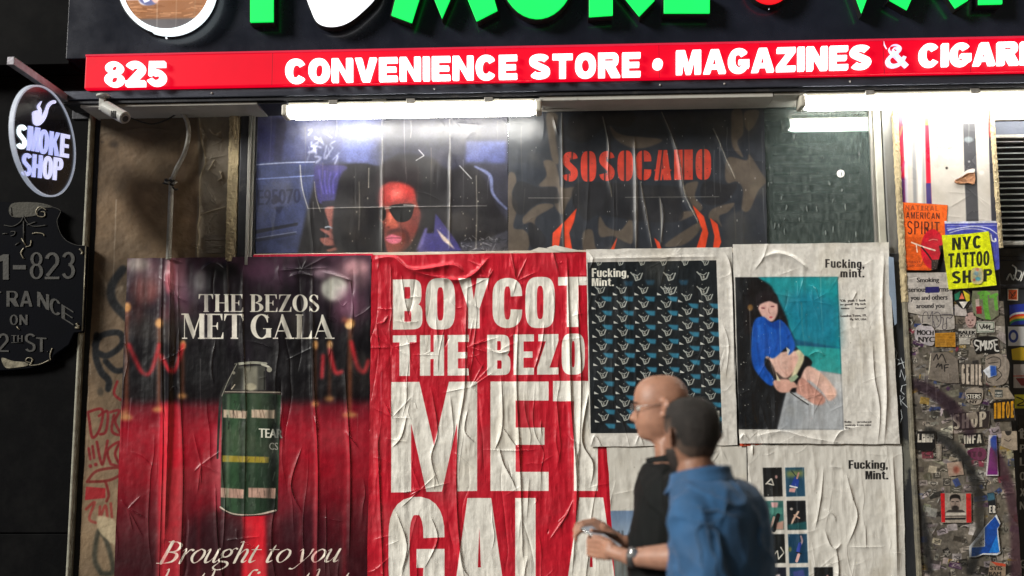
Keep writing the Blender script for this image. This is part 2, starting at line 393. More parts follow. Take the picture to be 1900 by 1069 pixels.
        if ch == 'B':
            cy2 = (yb+.06)/2+.0; ry2 = cy2
            bo = arc(W-r, cy2, r, ry2, -90, 90, n); bi = arc(W-r, cy2, max(r-sv, .02), ry2-sh*.9, -90, 90, n)
            bo = bo[bo[:, 1] < .49]; to = top_o[top_o[:, 1] > .49]
            o = np.concatenate([[(0, 0)], bo, to, [(0, 1)]]); lo = np.concatenate([[(sv, sh*.9)], bi, [(sv, cy2+ry2-sh*.9)]])
            return [[o, hi, lo]], W
        if ch == 'P': o = np.concatenate([[(0, 0), (sv, 0), (sv, yb)], top_o, [(0, 1)]]); return [[o, hi]], W
        o = np.concatenate([[(0, 0), (sv, 0), (sv, yb-.06), (sv*1.25, yb-.08), (W-sv*1.1, 0), (W*1.06, 0), (W-sv*.55, yb-.0)], top_o[top_o[:, 0] > W-sv*.6], top_o[-3:], [(0, 1)]])
        o = np.concatenate([[(0, 0), (sv, 0), (sv, yb-.05), (sv*1.2, yb-.07), (W-sv*1.15, 0), (W*1.06, 0), (W*.78, yb+.01)], top_o[3:], [(0, 1)]])
        return [[o, hi]], W*1.04
    if ch == '&':
        f = lambda L: catmull(np.array(L), n=6); a, b = sv*.5, sh*.6
        return [pen(f([(.9, .04), (.62, .34), (.34, .66)]), a*1.1, b*1.1), pen(f([(.36, .62), (.25, .78), (.3, .9), (.45, .92), (.58, .84), (.57, .72), (.42, .6)]), a, b), pen(f([(.45, .62), (.22, .48), (.12, .3), (.2, .12), (.4, .08), (.6, .16)]), a, b), pen(f([(.56, .13), (.7, .26), (.8, .46)]), a, b)], .95
    if ch == ' ': return [], .32
    return [[R(0, 0, W*.6, 1)]], W*.6
def heavy(ch):
    """squeezed heavy lower case (with capitals from sans)"""
    sv, sh, W, xh = .2, .13, .5, .76; A = np.array; r = (W-sv)/2
    if ch in 'FM': return sans(ch, sv=.21, sh=.15, W=.56, n=3)
    if ch == 'u': return [pen(np.concatenate([[(sv/2, xh)], arc(W/2, .24, r, .24-sh/2, 180, 360, 2.4, 10), [(W-sv/2, xh)]]), sv, sh), [R(W-sv, 0, W, .3)]], W
    if ch == 'n': return [pen(np.concatenate([[(sv/2, 0)], arc(W/2, xh-.24, r, .24-sh/2, 180, 0, 2.4, 10), [(W-sv/2, 0)]]), sv, sh), [R(0, xh-.3, sv, xh)]], W
    if ch == 'm':
        p = lambda o: pen(np.concatenate([[(o+sv/2, 0)], arc(o+W*.46, xh-.24, r*.9, .24-sh/2, 180, 0, 2.4, 10), [(o+W*.46+r*.9, 0)]]), sv, sh)
        return [p(0), p(.27), [R(0, xh-.3, sv, xh)]], .79
    if ch == 'c': return [pen(np.concatenate([[(W-sv/2, .5)], arc(W/2, .5, r, xh-.5-sh/2, 0, 180, 2.4, 10), arc(W/2, .25, r, .25-sh/2, 180, 360, 2.4, 10), [(W-sv/2, .28)]]), sv, sh)], W
    if ch == 'g':
        return [pen(np.concatenate([arc(W/2, .52, r, .24-sh/2, 0, 180, 2.4, 10), arc(W/2, .26, r, .22-sh/2, 180, 360, 2.4, 10)]), sv, sh, True), pen(np.concatenate([[(W-sv/2, xh), (W-sv/2, .3)], arc(W/2, -.02, r, .2-sh/2, 0, -170, 2.4, 10)]), sv, sh)], W
    if ch == 'k': return [[A([(0, 0), (sv, 0), (sv, .2), (sv+.04, .28), (W-sv, 0), (W+.03, 0), (W*.66, .46), (W, xh), (W-sv*.95, xh), (sv, .44), (sv, 1), (0, 1)])]], W+.02
    if ch == 'i': return [[R(0, 0, sv, xh)], [R(0, xh+.08, sv, 1)]], sv
    if ch == 't': return [pen([(.07+sv/2, .95), (.07+sv/2, .2), (.1+sv/2, .08), (.36, .06)], sv, sh), [R(0, xh-.12, .36, xh)]], .36
    return sans(ch, sv=.2, sh=.19, W=.5)
def serif(ch):
    """high-contrast book capitals"""
    A = np.array; t, h, s = .205, .05, .05
    ft = lambda x, w, y: R(x-s, y, x+w+s, y+h)
    arm = lambda x, y, dr: A([(x, y), (x, y+dr*.26), (x-.03, y+dr*.26), (x-.1, y+dr*h), (x-.14, y)])
    if ch == 'T': return [[R(.31, 0, .31+t, 1)], [R(0, 1-h, .79, 1)], [ft(.31, t, 0)], [A([(0, 1-h), (0, .72), (.03, .72), (.1, .93), (.2, 1-h)])], [A([(.79, 1-h), (.79, .72), (.76, .72), (.69, .93), (.59, 1-h)])]], .79
    if ch == 'H': return [[R(.07, 0, .07+t, 1)], [R(.58, 0, .58+t, 1)], [R(.2, .49, .6, .53)]]+[[ft(x, t, y)] for x in (.07, .58) for y in (0, 1-h)], .82
    if ch == 'E': return [[R(.07, 0, .07+t, 1)], [R(0, 1-h, .68, 1)], [R(0, 0, .72, h)], [R(.2, .49, .5, .53)], [arm(.68, 1, -1)], [arm(.72, 0, 1)], [A([(.5, .36), (.5, .66), (.47, .66), (.42, .53), (.42, .49), (.47, .36)])]], .72
    if ch == 'L': return [[R(.07, 0, .07+t, 1)], [ft(.07, t, 1-h)], [R(0, 0, .68, h)], [A([(.68, 0), (.68, .34), (.65, .34), (.54, .06), (.4, h)])]], .68
    if ch == 'B': return [[R(.07, 0, .07+t, 1)], [R(0, 1-h, .35, 1)], [R(0, 0, .37, h)], [R(.2, .5, .4, .535)], pen(arc(.33, .76, .24, .24-h/2, -90, 90, 2.1), t, h), pen(arc(.35, .26, .28, .26-h/2, -90, 90, 2.1), t*1.05, h)], .73
    if ch == 'Z': return [[A([(0, 0), (.2, 0), (.68, 1), (.48, 1)])], [R(.03, 1-h, .68, 1)], [R(0, 0, .7, h)], [A([(.03, 1), (.03, .72), (.06, .72), (.12, .92), (.25, 1-h)])], [A([(.7, 0), (.7, .3), (.67, .3), (.6, .07), (.45, h)])]], .7
    if ch == 'O': return [[arc(.42, .5, .42, .515, 0, 360, 2, 18)[:-1], arc(.42, .5, .42-t*1.05, .515-h, 0, 360, 1.9, 18)[:-1]]], .84
    if ch == 'S': 
        p = np.concatenate([arc(.28, .755, .2, .23, 20, 215, 2, 12), arc(.3, .265, .2, .25, 48, -165, 2, 12)])
        return [pen(p, .13, .05), [A([(.1, .62), (.16, .75), (.5, .42), (.45, .25)])], [A([(.5, 1), (.5, .7), (.47, .7), (.42, .85)])], [A([(.03, 0), (.03, .33), (.06, .33), (.12, .14)])]], .55
    if ch == 'M': return [[R(.11, 0, .14, 1)], [A([(.09, 1), (.29, 1), (.57, .2), (.49, 0), (.46, 0)])], [A([(.49, 0), (.8, 1), (.76, 1), (.44, .08)])], [R(.72, 0, .72+t, 1)], [R(.02, 0, .24, h)], [R(.0, 1-h, .28, 1)], [ft(.72, t, 0)], [R(.75, 1-h, .95, 1)]], .95
    if ch == 'A': return [[A([(.06, 0), (.1, 0), (.42, .88), (.4, 1), (.39, 1)])], [A([(.36, 1), (.42, 1), (.8, 0), (.6, 0), (.31, .78)])], [R(.2, .3, .62, .34)], [R(0, 0, .22, h)], [R(.5, 0, .88, h)]], .88
    if ch == 'G': return [pen(arc(.42, .5, .34, .48, 45, 318, 2, 18), t, h), [R(.6, .05, .6+t, .43)], [R(.48, .4, .84, .43)], [A([(.68, 1), (.68, .66), (.65, .66), (.58, .84)])]], .84
    return [], .24
def vstroke(pts, n=5):
    q = catmull(np.asarray(pts, float), n=n); return [[c] for c in strokepolys(q[:, :2]*100, q[:, 2]*100)]
IT = {  # italic lower case as pen strokes x, y, width; cap height 1
 'B': (.72, [[(.17, 0, .13), (.2, .5, .13), (.24, 1, .13)], [(0, .0, .03), (.35, .0, .03)], [(.1, .99, .03), (.42, .99, .03)], [(.4, .99, .03), (.58, .88, .1), (.6, .72, .12), (.5, .56, .07), (.25, .51, .03)], [(.3, .51, .03), (.55, .45, .08), (.62, .27, .14), (.52, .07, .09), (.3, .01, .03)]]),
 'r': (.42, [[(.04, .56, .02), (.14, .64, .06), (.13, 0, .1)], [(.13, .25, .03), (.22, .5, .04), (.32, .64, .05), (.4, .6, .1)]]),
 'o': (.5, [[(.27, .66, .04), (.1, .5, .09), (.06, .25, .1), (.18, .02, .05), (.32, .05, .04), (.44, .3, .1), (.42, .55, .08), (.27, .66, .04)]]),
 'u': (.55, [[(.02, .56, .02), (.11, .64, .06), (.09, .2, .1), (.14, .02, .08), (.28, .1, .03), (.4, .4, .03)], [(.42, .66, .09), (.4, .15, .1), (.45, .02, .06), (.54, .12, .02)]]),
 'g': (.52, [[(.24, .66, .04), (.08, .55, .09), (.08, .36, .09), (.2, .27, .05), (.34, .36, .09), (.36, .54, .09), (.24, .66, .04)], [(.36, .6, .03), (.45, .7, .04), (.52, .66, .07)], [(.14, .29, .03), (.03, .16, .06), (.1, .08, .07), (.34, .03, .09), (.42, -.12, .08), (.28, -.3, .05), (.06, -.32, .04), (-.06, -.2, .07), (.04, -.04, .03), (.1, .06, .03)]]),
 'h': (.55, [[(.02, .97, .02), (.12, 1.0, .05), (.13, .5, .1), (.12, 0, .1)], [(.14, .3, .03), (.26, .58, .04), (.38, .63, .08), (.42, .45, .1), (.38, .1, .1), (.44, .02, .06), (.53, .12, .02)]]),
 't': (.36, [[(.16, .84, .04), (.13, .6, .09), (.1, .15, .1), (.15, .02, .08), (.3, .12, .02)], [(0, .63, .035), (.34, .63, .035)]]),
 'y': (.5, [[(.0, .56, .02), (.08, .65, .05), (.14, .4, .1), (.22, .04, .09)], [(.44, .64, .09), (.4, .35, .03), (.22, -.02, .03), (.05, -.3, .04), (-.08, -.3, .08)]]),
 'b': (.5, [[(.02, .97, .02), (.1, 1.0, .05), (.08, .5, .1), (.08, .15, .09), (.2, .01, .04), (.38, .2, .09), (.4, .48, .1), (.28, .64, .06), (.12, .5, .03)]]),
 'e': (.44, [[(.1, .3, .03), (.34, .44, .05), (.34, .62, .06), (.2, .64, .05), (.07, .45, .09), (.06, .18, .1), (.18, .01, .07), (.38, .14, .02)]]),
 'f': (.36, [[(-.1, -.3, .07), (0, -.28, .04), (.1, 0, .09), (.16, .6, .1), (.24, .95, .05), (.38, .98, .09)], [(.02, .63, .035), (.34, .63, .035)]]),
 'i': (.28, [[(.02, .56, .02), (.1, .64, .06), (.08, .15, .1), (.13, .02, .06), (.24, .12, .02)], [(.12, .86, .11), (.13, .87, .11)]]),
 'm': (.82, [[(.02, .56, .02), (.12, .64, .06), (.1, 0, .1)], [(.12, .3, .03), (.28, .62, .06), (.38, .55, .1), (.36, 0, .1)], [(.38, .3, .03), (.55, .62, .06), (.66, .5, .1), (.63, .1, .1), (.7, .02, .05), (.8, .12, .02)]]),
 'a': (.52, [[(.38, .6, .04), (.22, .64, .06), (.07, .42, .1), (.07, .12, .1), (.2, .02, .05), (.38, .3, .03)], [(.42, .64, .08), (.38, .15, .1), (.42, .02, .06), (.52, .12, .02)]]),
}
def ital(ch):
    if ch == ' ': return [], .28
    w, st = IT[ch]; g = []
    for s_ in st:
        for c in vstroke(s_):
            c = c[0]/100; c[:, 0] += c[:, 1]*.36; g.append([c])
    return g, w
_tc = {}
def btri(txt):
    """triangles of a line in Blender's own typeface, scaled to unit cap height"""
    if txt not in _tc:
        cu = bpy.data.curves.new('t', 'FONT'); cu.body = txt; cu.resolution_u = 3
        o = bpy.data.objects.new('t', cu); COL.objects.link(o); dg = bpy.context.evaluated_depsgraph_get(); dg.update()
        me = o.evaluated_get(dg).to_mesh(); me.calc_loop_triangles()
        v = np.array([tuple(q.co)[:2] for q in me.vertices]).reshape(-1, 2)
        tr = [v[list(t.vertices)] for t in me.loop_triangles]; o.evaluated_get(dg).to_mesh_clear()
        bpy.data.objects.remove(o); bpy.data.curves.remove(cu)
        if tr:
            a = np.concatenate(tr); x0, x1 = a[:, 0].min(), a[:, 0].max(); tr = [(t-[x0, 0])/[x1-x0, .72] for t in tr]
        _tc[txt] = tr
    return _tc[txt]
def quadmap(q):
    """q = left x, right x, left top y, left base y, right top y, right base y"""
    xl, xr, tl, bl, tr, br = q
    def f(u, v):
        yt = tl+(tr-tl)*u; yb = bl+(br-bl)*u; return np.stack([xl+(xr-xl)*u, yb+(yt-yb)*v], -1)
    return f
def setline(txt, q, font=sans, gap=.07, **k):
    """sets a line of drawn letters to fill the quad; returns a list (per letter) of outline groups in photo points"""
    gl = [font(c, **k) for c in txt]; tot = sum(w for _, w in gl)+gap*(len(gl)-1); f = quadmap(q); x = 0; out = []
    for g, w in gl:
        out.append([[f((np.asarray(c)[:, 0]+x)/tot, np.asarray(c)[:, 1]) for c in gr] for gr in g]); x += w+gap
    return out
def draw(cv, txt, q, col, font=sans, gap=.07, a=1, **k):
    for L in setline(txt, q, font, gap, **k): cv.groups(L, col, a)
def small(cv, txt, q, col, bold=0, a=1):
    """a line in Blender's typeface drawn on the canvas; bold thickens it by that many photo points"""
    f = quadmap(q); cs = []
    for t in btri(txt):
        for dx in ((0,) if not bold else (-bold/2, 0, bold/2)):
            c = f(t[:, 0], t[:, 1]); c = cv.T(c+[dx, 0]); cs.append(c if area(c) > 0 else c[::-1])
    if cs: cv.put(cv.mask(cs), col, a)
# ------------------------------------------------------------------ creased sheets
def XX(px, py, d=0.): return float(un(px, py, d)[0])
def ZZ(px, py, d=0.): return float(un(px, py, d)[1])
def ridge(hv, cv, pts, w, a, smooth=True):
    q = cv.T(catmull(pts, n=5) if smooth and len(pts) > 2 else np.asarray(pts, float)); w = w*cv.k; pad = w*5
    x0, y0 = np.maximum(np.floor(q.min(0)-pad).astype(int), 0); x1 = min(cv.w, int(q[:, 0].max()+pad)); y1 = min(cv.h, int(q[:, 1].max()+pad))
    if x1 <= x0 or y1 <= y0: return
    Y, X = np.mgrid[y0:y1, x0:x1].astype(np.float32); best = np.full(X.shape, 1e9, np.float32); side = np.zeros_like(best); tt = np.zeros_like(best)
    n = len(q)-1
    for i in range(n):
        dx, dy = q[i+1]-q[i]; L2 = dx*dx+dy*dy+1e-9
        t = np.clip(((X-q[i, 0])*dx+(Y-q[i, 1])*dy)/L2, 0, 1); ex = X-q[i, 0]-t*dx; ey = Y-q[i, 1]-t*dy
        dd = ex*ex+ey*ey; m = dd < best; best[m] = dd[m]; side[m] = (dx*ey-dy*ex)[m]; tt[m] = ((i+t)/n)[m]
    dd = np.sqrt(best); ww = np.where(side > 0, w, w*.45); h = a*np.exp(-dd/ww)*np.sin(np.clip(tt, .02, .98)*np.pi)**.6
    hv[y0:y1, x0:x1] += h
def creases(cv, seed, n=60, amp=.003, lmin=40, lmax=260, tilt=.12, keys=(), base=.0025, cross=25, star=4, cell=60):
    """relief of a sheet pasted wet: long near-vertical pleats, short cross wrinkles, star-shaped pinches, soft waves"""
    rs = np.random.RandomState(seed); hv = np.zeros((cv.h, cv.w))
    hv += fbm(cv.h, cv.w, cell, rs, 4, .55, 2.2, ridged=True)*base
    hv += fbm(cv.h, cv.w, 22, rs, 3, 1, 1)*base*.35
    X0, Z0, X1, Z1 = cv.b; kx = 1/(cv.k)      # texture px -> photo px
    # work in photo points: invert roughly
    def inv(tx, ty):
        X = X0+tx/cv.res; Z = Z1-ty/cv.res; v = np.array([X, -cv.d-CAM_Y, Z-CAM_H]); dz = v@fwd
        return 950+FPX*(v@rt)/dz, 534.5-FPX*(v@upv)/dz
    for i in range(n):
        tx, ty = rs.rand()*cv.w, rs.rand()*cv.h; x, y = inv(tx, ty); L = rs.uniform(lmin, lmax)*(rs.rand()**.7); s = rs.normal()*tilt
        k = max(3, int(L/35)+2); ys = np.linspace(0, L, k); xs = s*ys+np.cumsum(rs.normal(size=k)*3.0)
        ridge(hv, cv, np.stack([x+xs, y+ys], 1), rs.uniform(1.2, 3.2), amp*rs.uniform(.3, 1)*(1 if rs.rand() > .2 else -1))
    for i in range(cross):
        tx, ty = rs.rand()*cv.w, rs.rand()*cv.h; x, y = inv(tx, ty); L = rs.uniform(12, 60); an = rs.uniform(-.7, .7)
        ridge(hv, cv, [(x, y), (x+L*.5*math.cos(an), y+L*.5*math.sin(an)+rs.normal()*4), (x+L*math.cos(an), y+L*math.sin(an))], rs.uniform(1, 2.4), amp*rs.uniform(.3, .8))
    for i in range(star):
        tx, ty = rs.rand()*cv.w, rs.rand()*cv.h; x, y = inv(tx, ty)
        for j in range(6):
            an = rs.rand()*6.28; L = rs.uniform(15, 60); ridge(hv, cv, [(x, y), (x+L*math.cos(an), y+L*math.sin(an))], 1.8, amp*.8)
    for pts, w, a in keys: ridge(hv, cv, pts, w, a)
    return hv
def sheet(name, cs, d, cv, hv, mat, step=.007, jag=.0015, parent=None, seed=1, gain=1.3, lift=0):
    """a pasted sheet: a fine grid between four corners given in photo points, raised by the relief"""
    c = [np.array(un(a, b, d)) for a, b in cs]; rs = np.random.RandomState(seed)
    nu = int(np.hypot(*(c[1]-c[0]))/step)+2; nv = int(np.hypot(*(c[3]-c[0]))/step)+2
    u, v = np.meshgrid(np.linspace(0, 1, nu), np.linspace(0, 1, nv))
    G = (c[0]*((1-u)*(1-v))[..., None]+c[1]*(u*(1-v))[..., None]+c[2]*(u*v)[..., None]+c[3]*((1-u)*v)[..., None])
    e = np.exp(-u*nu/3)+np.exp(-(1-u)*nu/3); G[..., 0] += (vnoise(nv, nu, 9, rs)-.5)*2*jag*e
    e2 = np.exp(-v*nv/3)+np.exp(-(1-v)*nv/3); G[..., 1] += (vnoise(nv, nu, 9, rs)-.5)*2*jag*e2
    U, V = cv.uv(G[..., 0], G[..., 1]); H = np.zeros_like(U)
    if hv is not None:
        hb = blur(hv, 2); yi = np.clip(((1-V)*cv.h).astype(int), 0, cv.h-1); xi = np.clip((U*cv.w).astype(int), 0, cv.w-1); H = hb[yi, xi]*gain
    if lift: H = H+lift*(np.exp(-v*nv*step/.03)+np.exp(-(1-v)*nv*step/.02)*.6)*vnoise(nv, nu, 14, rs)**2
    verts = np.stack([G[..., 0], -d-H, G[..., 1]], -1).reshape(-1, 3)
    i = np.arange(nu*nv).reshape(nv, nu); F = np.stack([i[:-1, :-1], i[1:, :-1], i[1:, 1:], i[:-1, 1:]], -1).reshape(-1, 4)
    me = bpy.data.meshes.new(name); me.vertices.add(len(verts)); me.vertices.foreach_set('co', verts.ravel())
    me.loops.add(F.size); me.loops.foreach_set('vertex_index', F.ravel()); me.polygons.add(len(F))
    me.polygons.foreach_set('loop_start', np.arange(0, F.size, 4)); me.polygons.foreach_set('loop_total', np.full(len(F), 4)); me.update(calc_edges=True)
    uvl = me.uv_layers.new(name='UVMap'); uvs = np.stack([U.ravel(), V.ravel()], 1)[F.ravel()]; uvl.data.foreach_set('uv', uvs.ravel().astype(np.float32))
    return link(name, me, mat, parent, smooth=True)
def flatpiece(name, pts, d, cv, mat, thick=.0015, parent=None, smooth=False):
    """a flat printed piece with an outline in photo points; takes its print from the canvas at its own place"""
    pts = catmull(pts, True, 5) if smooth else pts
    o = prism(name, [[pts]], d, thick, mat, parent); me = o.data; uvl = me.uv_layers.new(name='UVMap')
    for l in me.loops:
        co = me.vertices[l.vertex_index].co; uvl.data[l.index].uv = cv.uv(co.x, co.z)
    return o
# ------------------------------------------------------------------ shared materials
M_black = pmat('black_acrylic', (.012, .014, .024), .24, var=.3, bump=.06, bs=6, bd=.01, coat=.3)
M_granite = pmat('black_granite', (.0032, .0033, .0038), .6, var=.5, vs=220, bump=.05, bs=200, spec=.04, dirt=(.008, .008, .008), ds=5)
M_darkmetal = pmat('dark_bronze_metal', (.035, .036, .042), .4, metal=.4, dirt=(.12, .11, .1), dth=(.55, .8), ds=12)
M_greymetal = pmat('weathered_aluminium', (.34, .33, .3), .42, metal=.35, dirt=(.1, .09, .075), dth=(.45, .75), ds=9, stretch=(1, 1, .25))
M_cream = pmat('cream_soffit', (.46, .45, .41), .6, var=.15, dirt=(.2, .18, .15), dth=(.5, .8))
M_wood = pmat('rough_plaster_edge', (.42, .34, .2), .85, var=.35, vs=30, bump=1, bs=60, bd=.012, dirt=(.09, .07, .045), ds=14, dth=(.52, .66), stretch=(1, 1, .35))
M_conduit = pmat('grey_conduit', (.32, .31, .27), .45, dirt=(.12, .11, .09), dth=(.5, .75), ds=20)
M_blackrub = pmat('black_rubber', (.015, .015, .015), .6)
M_rail = pmat('interior_dark', (.015, .028, .028), .6, var=.5)
M_white = pmat('white_plastic', (.42, .42, .39), .35, var=.1, dirt=(.35, .33, .28), dth=(.55, .8), ds=15)
# ------------------------------------------------------------------ ground
def flat(name, x0, x1, y0, y1, z, mat, label=None):
    o = link(name, mesh([(x0, y0, z), (x1, y0, z), (x1, y1, z), (x0, y1, z)], [(0, 1, 2, 3)]), mat); tag(o, kind='structure'); return o
M_pave = pmat('pavement_concrete', (.2, .19, .18), .8, vs=3, bump=.4, dirt=(.07, .065, .06))
flat('pavement', -40, 40, -4.2, 1, 0, M_pave)
tag(box('kerb', -40, 40, -.13, .0, 4.2, 4.35, pmat('kerb_stone', (.28, .27, .26), .7)), kind='structure')
flat('road', -120, 120, -120, -4.35, -.13, pmat('asphalt', (.05, .05, .052), .8, bump=.8, bs=120))
# ------------------------------------------------------------------ shop front (one building) and its parts
shop = thing('shop_front', 'narrow corner store front with a peeling stucco pilaster, metal framed window and posters all over', 'storefront', (0, 0, 0))
XL = XX(180, 380); XP2 = XX(366, 350); XP3 = XX(421, 350); XP4 = XX(443, 350); XG0 = XX(474, 350, 0)
XG1 = XX(1620, 330); XS1 = XX(1645, 330); XK0 = XX(1668, 330, .05); XK1 = XX(1846, 330, .05)
ZB = ZZ(900, 480); ZT = ZZ(900, 205); ZHI = ZZ(900, 160)
# wall behind everything
box('back_wall', XL, XX(1640, 500), 0, ZB-.01, -.25, -.001, pmat('painted_board', (.1, .095, .09), .7), shop)
# stucco pilaster with painted tags (flat print) and real relief
cvp = Cv(120, 150, 470, 1130, 0, 620, (116, 97, 76))
rs = np.random.RandomState(3)
n = fbm(cvp.h, cvp.w, 220, rs, 6); n2 = fbm(cvp.h, cvp.w, 40, rs, 5)
cvp.arr *= (1+(n[..., None]-.5)*.9+(n2[..., None]-.5)*.35)
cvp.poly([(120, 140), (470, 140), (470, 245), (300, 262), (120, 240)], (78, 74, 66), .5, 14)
cvp.poly([(366, 150), (368, 300), (371, 350), (368, 400), (364, 480), (470, 480), (470, 150)], (118, 111, 99), .85, 1)
cvp.ell(212, 268, 9, 7, (40, 33, 28), .7, 3); cvp.ell(190, 264, 4, 2, (40, 33, 28), .6, 1)
cvp.poly([(185, 480), (240, 470), (240, 700), (160, 700)], (60, 52, 44), .5, 25)
for q in range(26):
    x, y = rs.uniform(165, 430), rs.uniform(200, 1060); cvp.stroke([(x, y), (x+rs.normal()*4, y+rs.uniform(15, 60))], rs.uniform(1, 4), (130, 118, 96) if rs.rand() > .5 else (52, 44, 36), .3, 2)
cvp.stroke([(185, 505), (205, 540), (228, 532), (216, 552), (222, 565)], 3, (150, 138, 120), .5, 2)
K = (14, 17, 22)                                  # black spray paint
cvp.stroke([(228, 500), (208, 530), (210, 560), (236, 590)], 16, K, .9, 2)
cvp.stroke([(176, 640), (190, 622), (222, 618), (226, 640), (200, 660), (182, 655)], 11, K, .95, 1.6)
cvp.stroke([(180, 622), (178, 660), (188, 690), (202, 706), (201, 722)], 12, K, .95, 1.6)
cvp.stroke([(196, 670), (215, 688), (240, 684)], 10, K, .95, 1.6)
cvp.stroke([(186, 1060), (176, 1035), (184, 985), (200, 1010), (210, 1060), (188, 1064)], 9, (34, 36, 30), .9, 2)
cvp.ell(187, 727, 6, 8, (60, 54, 46), .8, 2)
RD = (118, 22, 26)
for s_ in ([(163, 765), (190, 760), (186, 795), (172, 812), (166, 780), (163, 765)], [(184, 772), (200, 764), (197, 800), (186, 806)], [(205, 765), (222, 762), (214, 782), (224, 806), (208, 800), (212, 770)], [(180, 820), (190, 862), (200, 818)], [(206, 862), (200, 836), (222, 820), (214, 842), (222, 864), (208, 862)], [(165, 832), (168, 852)], [(172, 828), (175, 850)], [(218, 708), (212, 730), (224, 742)]):
    cvp.stroke(s_, 5, RD, .88, .8)
cvp.ell(168, 865, 3.5, 3.5, RD, .9, .6); cvp.ell(178, 862, 3.5, 3.5, RD, .9, .6)
cvp.stroke([(162, 894), (180, 874), (222, 868), (224, 880), (200, 892), (162, 894)], 5, (110, 28, 26), .9, .6)
cvp.stroke([(196, 893), (202, 918), (198, 930)], 5, (110, 28, 26), .9, .6)
cvp.poly([(160, 903), (196, 906), (196, 924), (158, 928)], (150, 26, 34), .95, .6)
for s_ in ([(160, 945), (176, 932), (166, 962), (178, 970)], [(186, 940), (186, 960), (196, 938), (200, 962)], [(206, 934), (208, 960)]): cvp.stroke(s_, 5, (140, 44, 40), .8, .6)
cvp.poly([(181, 960), (192, 958), (214, 968), (216, 1010), (200, 1002), (184, 985)], (176, 160, 130), .95, 1, True)
hvp = fbm(cvp.h, cvp.w, 14, rs, 5)*.0022+fbm(cvp.h, cvp.w, 90, rs, 4, ridged=True)*.002
crk = [([(368, 200), (374, 260), (382, 300), (372, 330), (370, 400), (366, 440), (368, 490)], 3.5, .007), ([(372, 398), (392, 392), (418, 384)], 2, .006), ([(384, 296), (400, 292), (420, 288)], 2, .004), ([(374, 402), (368, 418), (370, 440), (366, 480)], 5, .008), ([(388, 240), (398, 250), (410, 244)], 2.2, .006), ([(392, 212), (400, 218), (412, 210)], 2.6, .006), ([(386, 318), (394, 306), (398, 298)], 3, .01), ([(404, 335), (412, 330), (408, 318)], 3, .01), ([(404, 380), (392, 372), (396, 360)], 2, .004), ([(176, 250), (260, 238), (320, 242)], 4, .0025)]
for q in range(46):
    x, y = rs.uniform(370, 420), rs.uniform(205, 480); crk.append(([(x, y), (x+rs.normal()*8, y+rs.normal()*8), (x+rs.normal()*14, y+rs.normal()*14)], rs.uniform(1, 2.4), rs.uniform(-.004, .005)))
for p_, w_, a_ in crk:
    ridge(hvp, cvp, p_, w_, a_)
    if a_ > .0055: cvp.stroke(p_, 2, (164, 150, 122), .8, .6)
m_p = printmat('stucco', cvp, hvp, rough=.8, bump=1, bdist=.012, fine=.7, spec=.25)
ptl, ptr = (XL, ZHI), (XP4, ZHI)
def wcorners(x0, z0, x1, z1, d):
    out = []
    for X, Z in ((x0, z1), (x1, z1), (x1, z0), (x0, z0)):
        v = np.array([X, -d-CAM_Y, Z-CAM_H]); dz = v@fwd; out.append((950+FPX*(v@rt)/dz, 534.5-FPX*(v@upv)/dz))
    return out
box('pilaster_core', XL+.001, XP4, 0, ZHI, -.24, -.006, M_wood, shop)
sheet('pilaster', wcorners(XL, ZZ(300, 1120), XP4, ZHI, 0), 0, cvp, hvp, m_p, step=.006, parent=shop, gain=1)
# broken lath showing behind the plaster
for k in range(3): boxp('lath', 380+k*1.5, 436+k*12, 420, 446+k*12, -.004, .009, pmat('old_lath', (.13, .11, .085), .8, var=.5, stretch=(.3, 1, 4), bump=.8), shop, .002)
# ragged cream edge strip
def ragged(name, px, y0, y1, w, d, mat, parent, seed, depth=.02, amp=.0035):
    rs = np.random.RandomState(seed); n = 90; zt, zb = ZZ(px, y0, d), ZZ(px, y1, d); xc = XX(px, (y0+y1)/2, d); w = w*.00248/2
    z = np.linspace(zt, zb, n); l = xc-w+(rs.rand(n)-.5)*amp; r = xc+w+(rs.rand(n)-.5)*amp
    V, F = [], []
    for i in range(n):
        dd = d+rs.rand()*.003
        V += [(l[i], -d+depth, z[i]), (l[i], -d, z[i]), (xc+(rs.rand()-.5)*w, -dd-.002, z[i]), (r[i], -d, z[i]), (r[i], -d+depth, z[i])]
    for i in range(n-1):
        for k in range(4): a = i*5+k; F.append((a, a+5, a+6, a+1))
    return link(name, mesh(V, F), mat, parent, smooth=False)
ragged('edge_strip', 431, 196, 485, 19, .016, M_wood, shop, 4)
box('steel_stile', XP4+.004, XX(459, 350), ZB-.02, ZHI, -.1, .012, M_darkmetal, shop)
box('frame_stile', XX(460, 350), XX(465.5, 350), ZB-.02, ZT+.02, -.1, .02, M_greymetal, shop, .002)
box('frame_stile', XX(466.5, 350), XX(470, 350), ZB-.02, ZT+.02, -.1, .008, M_greymetal, shop, .002)
box('frame_stile', XX(470.5, 350), XG0, ZB-.02, ZT+.02, -.1, -.004, M_darkmetal, shop, .002)
box('head_rail', XP4+.002, XS1, ZZ(900, 207), ZZ(900, 198), -.1, .018, M_greymetal, shop, .002)
box('head_beam', XP4+.001, XS1+.05, ZZ(900, 196), ZHI+.05, -.1, .03, M_darkmetal, shop)
box('sill', XX(472, 470), XX(1640, 462), ZZ(900, 474), ZZ(900, 466.5), -.1, .006, pmat('cream_sill', (.6, .52, .42), .5), shop, .002)
box('frame_stile', XG1+.012, XG1+.045, ZB-.02, ZT, -.1, .012, pmat('cream_frame', (.5, .49, .42), .45, metal=.2, dirt=(.2, .19, .15), dth=(.5, .75)), shop, .003)
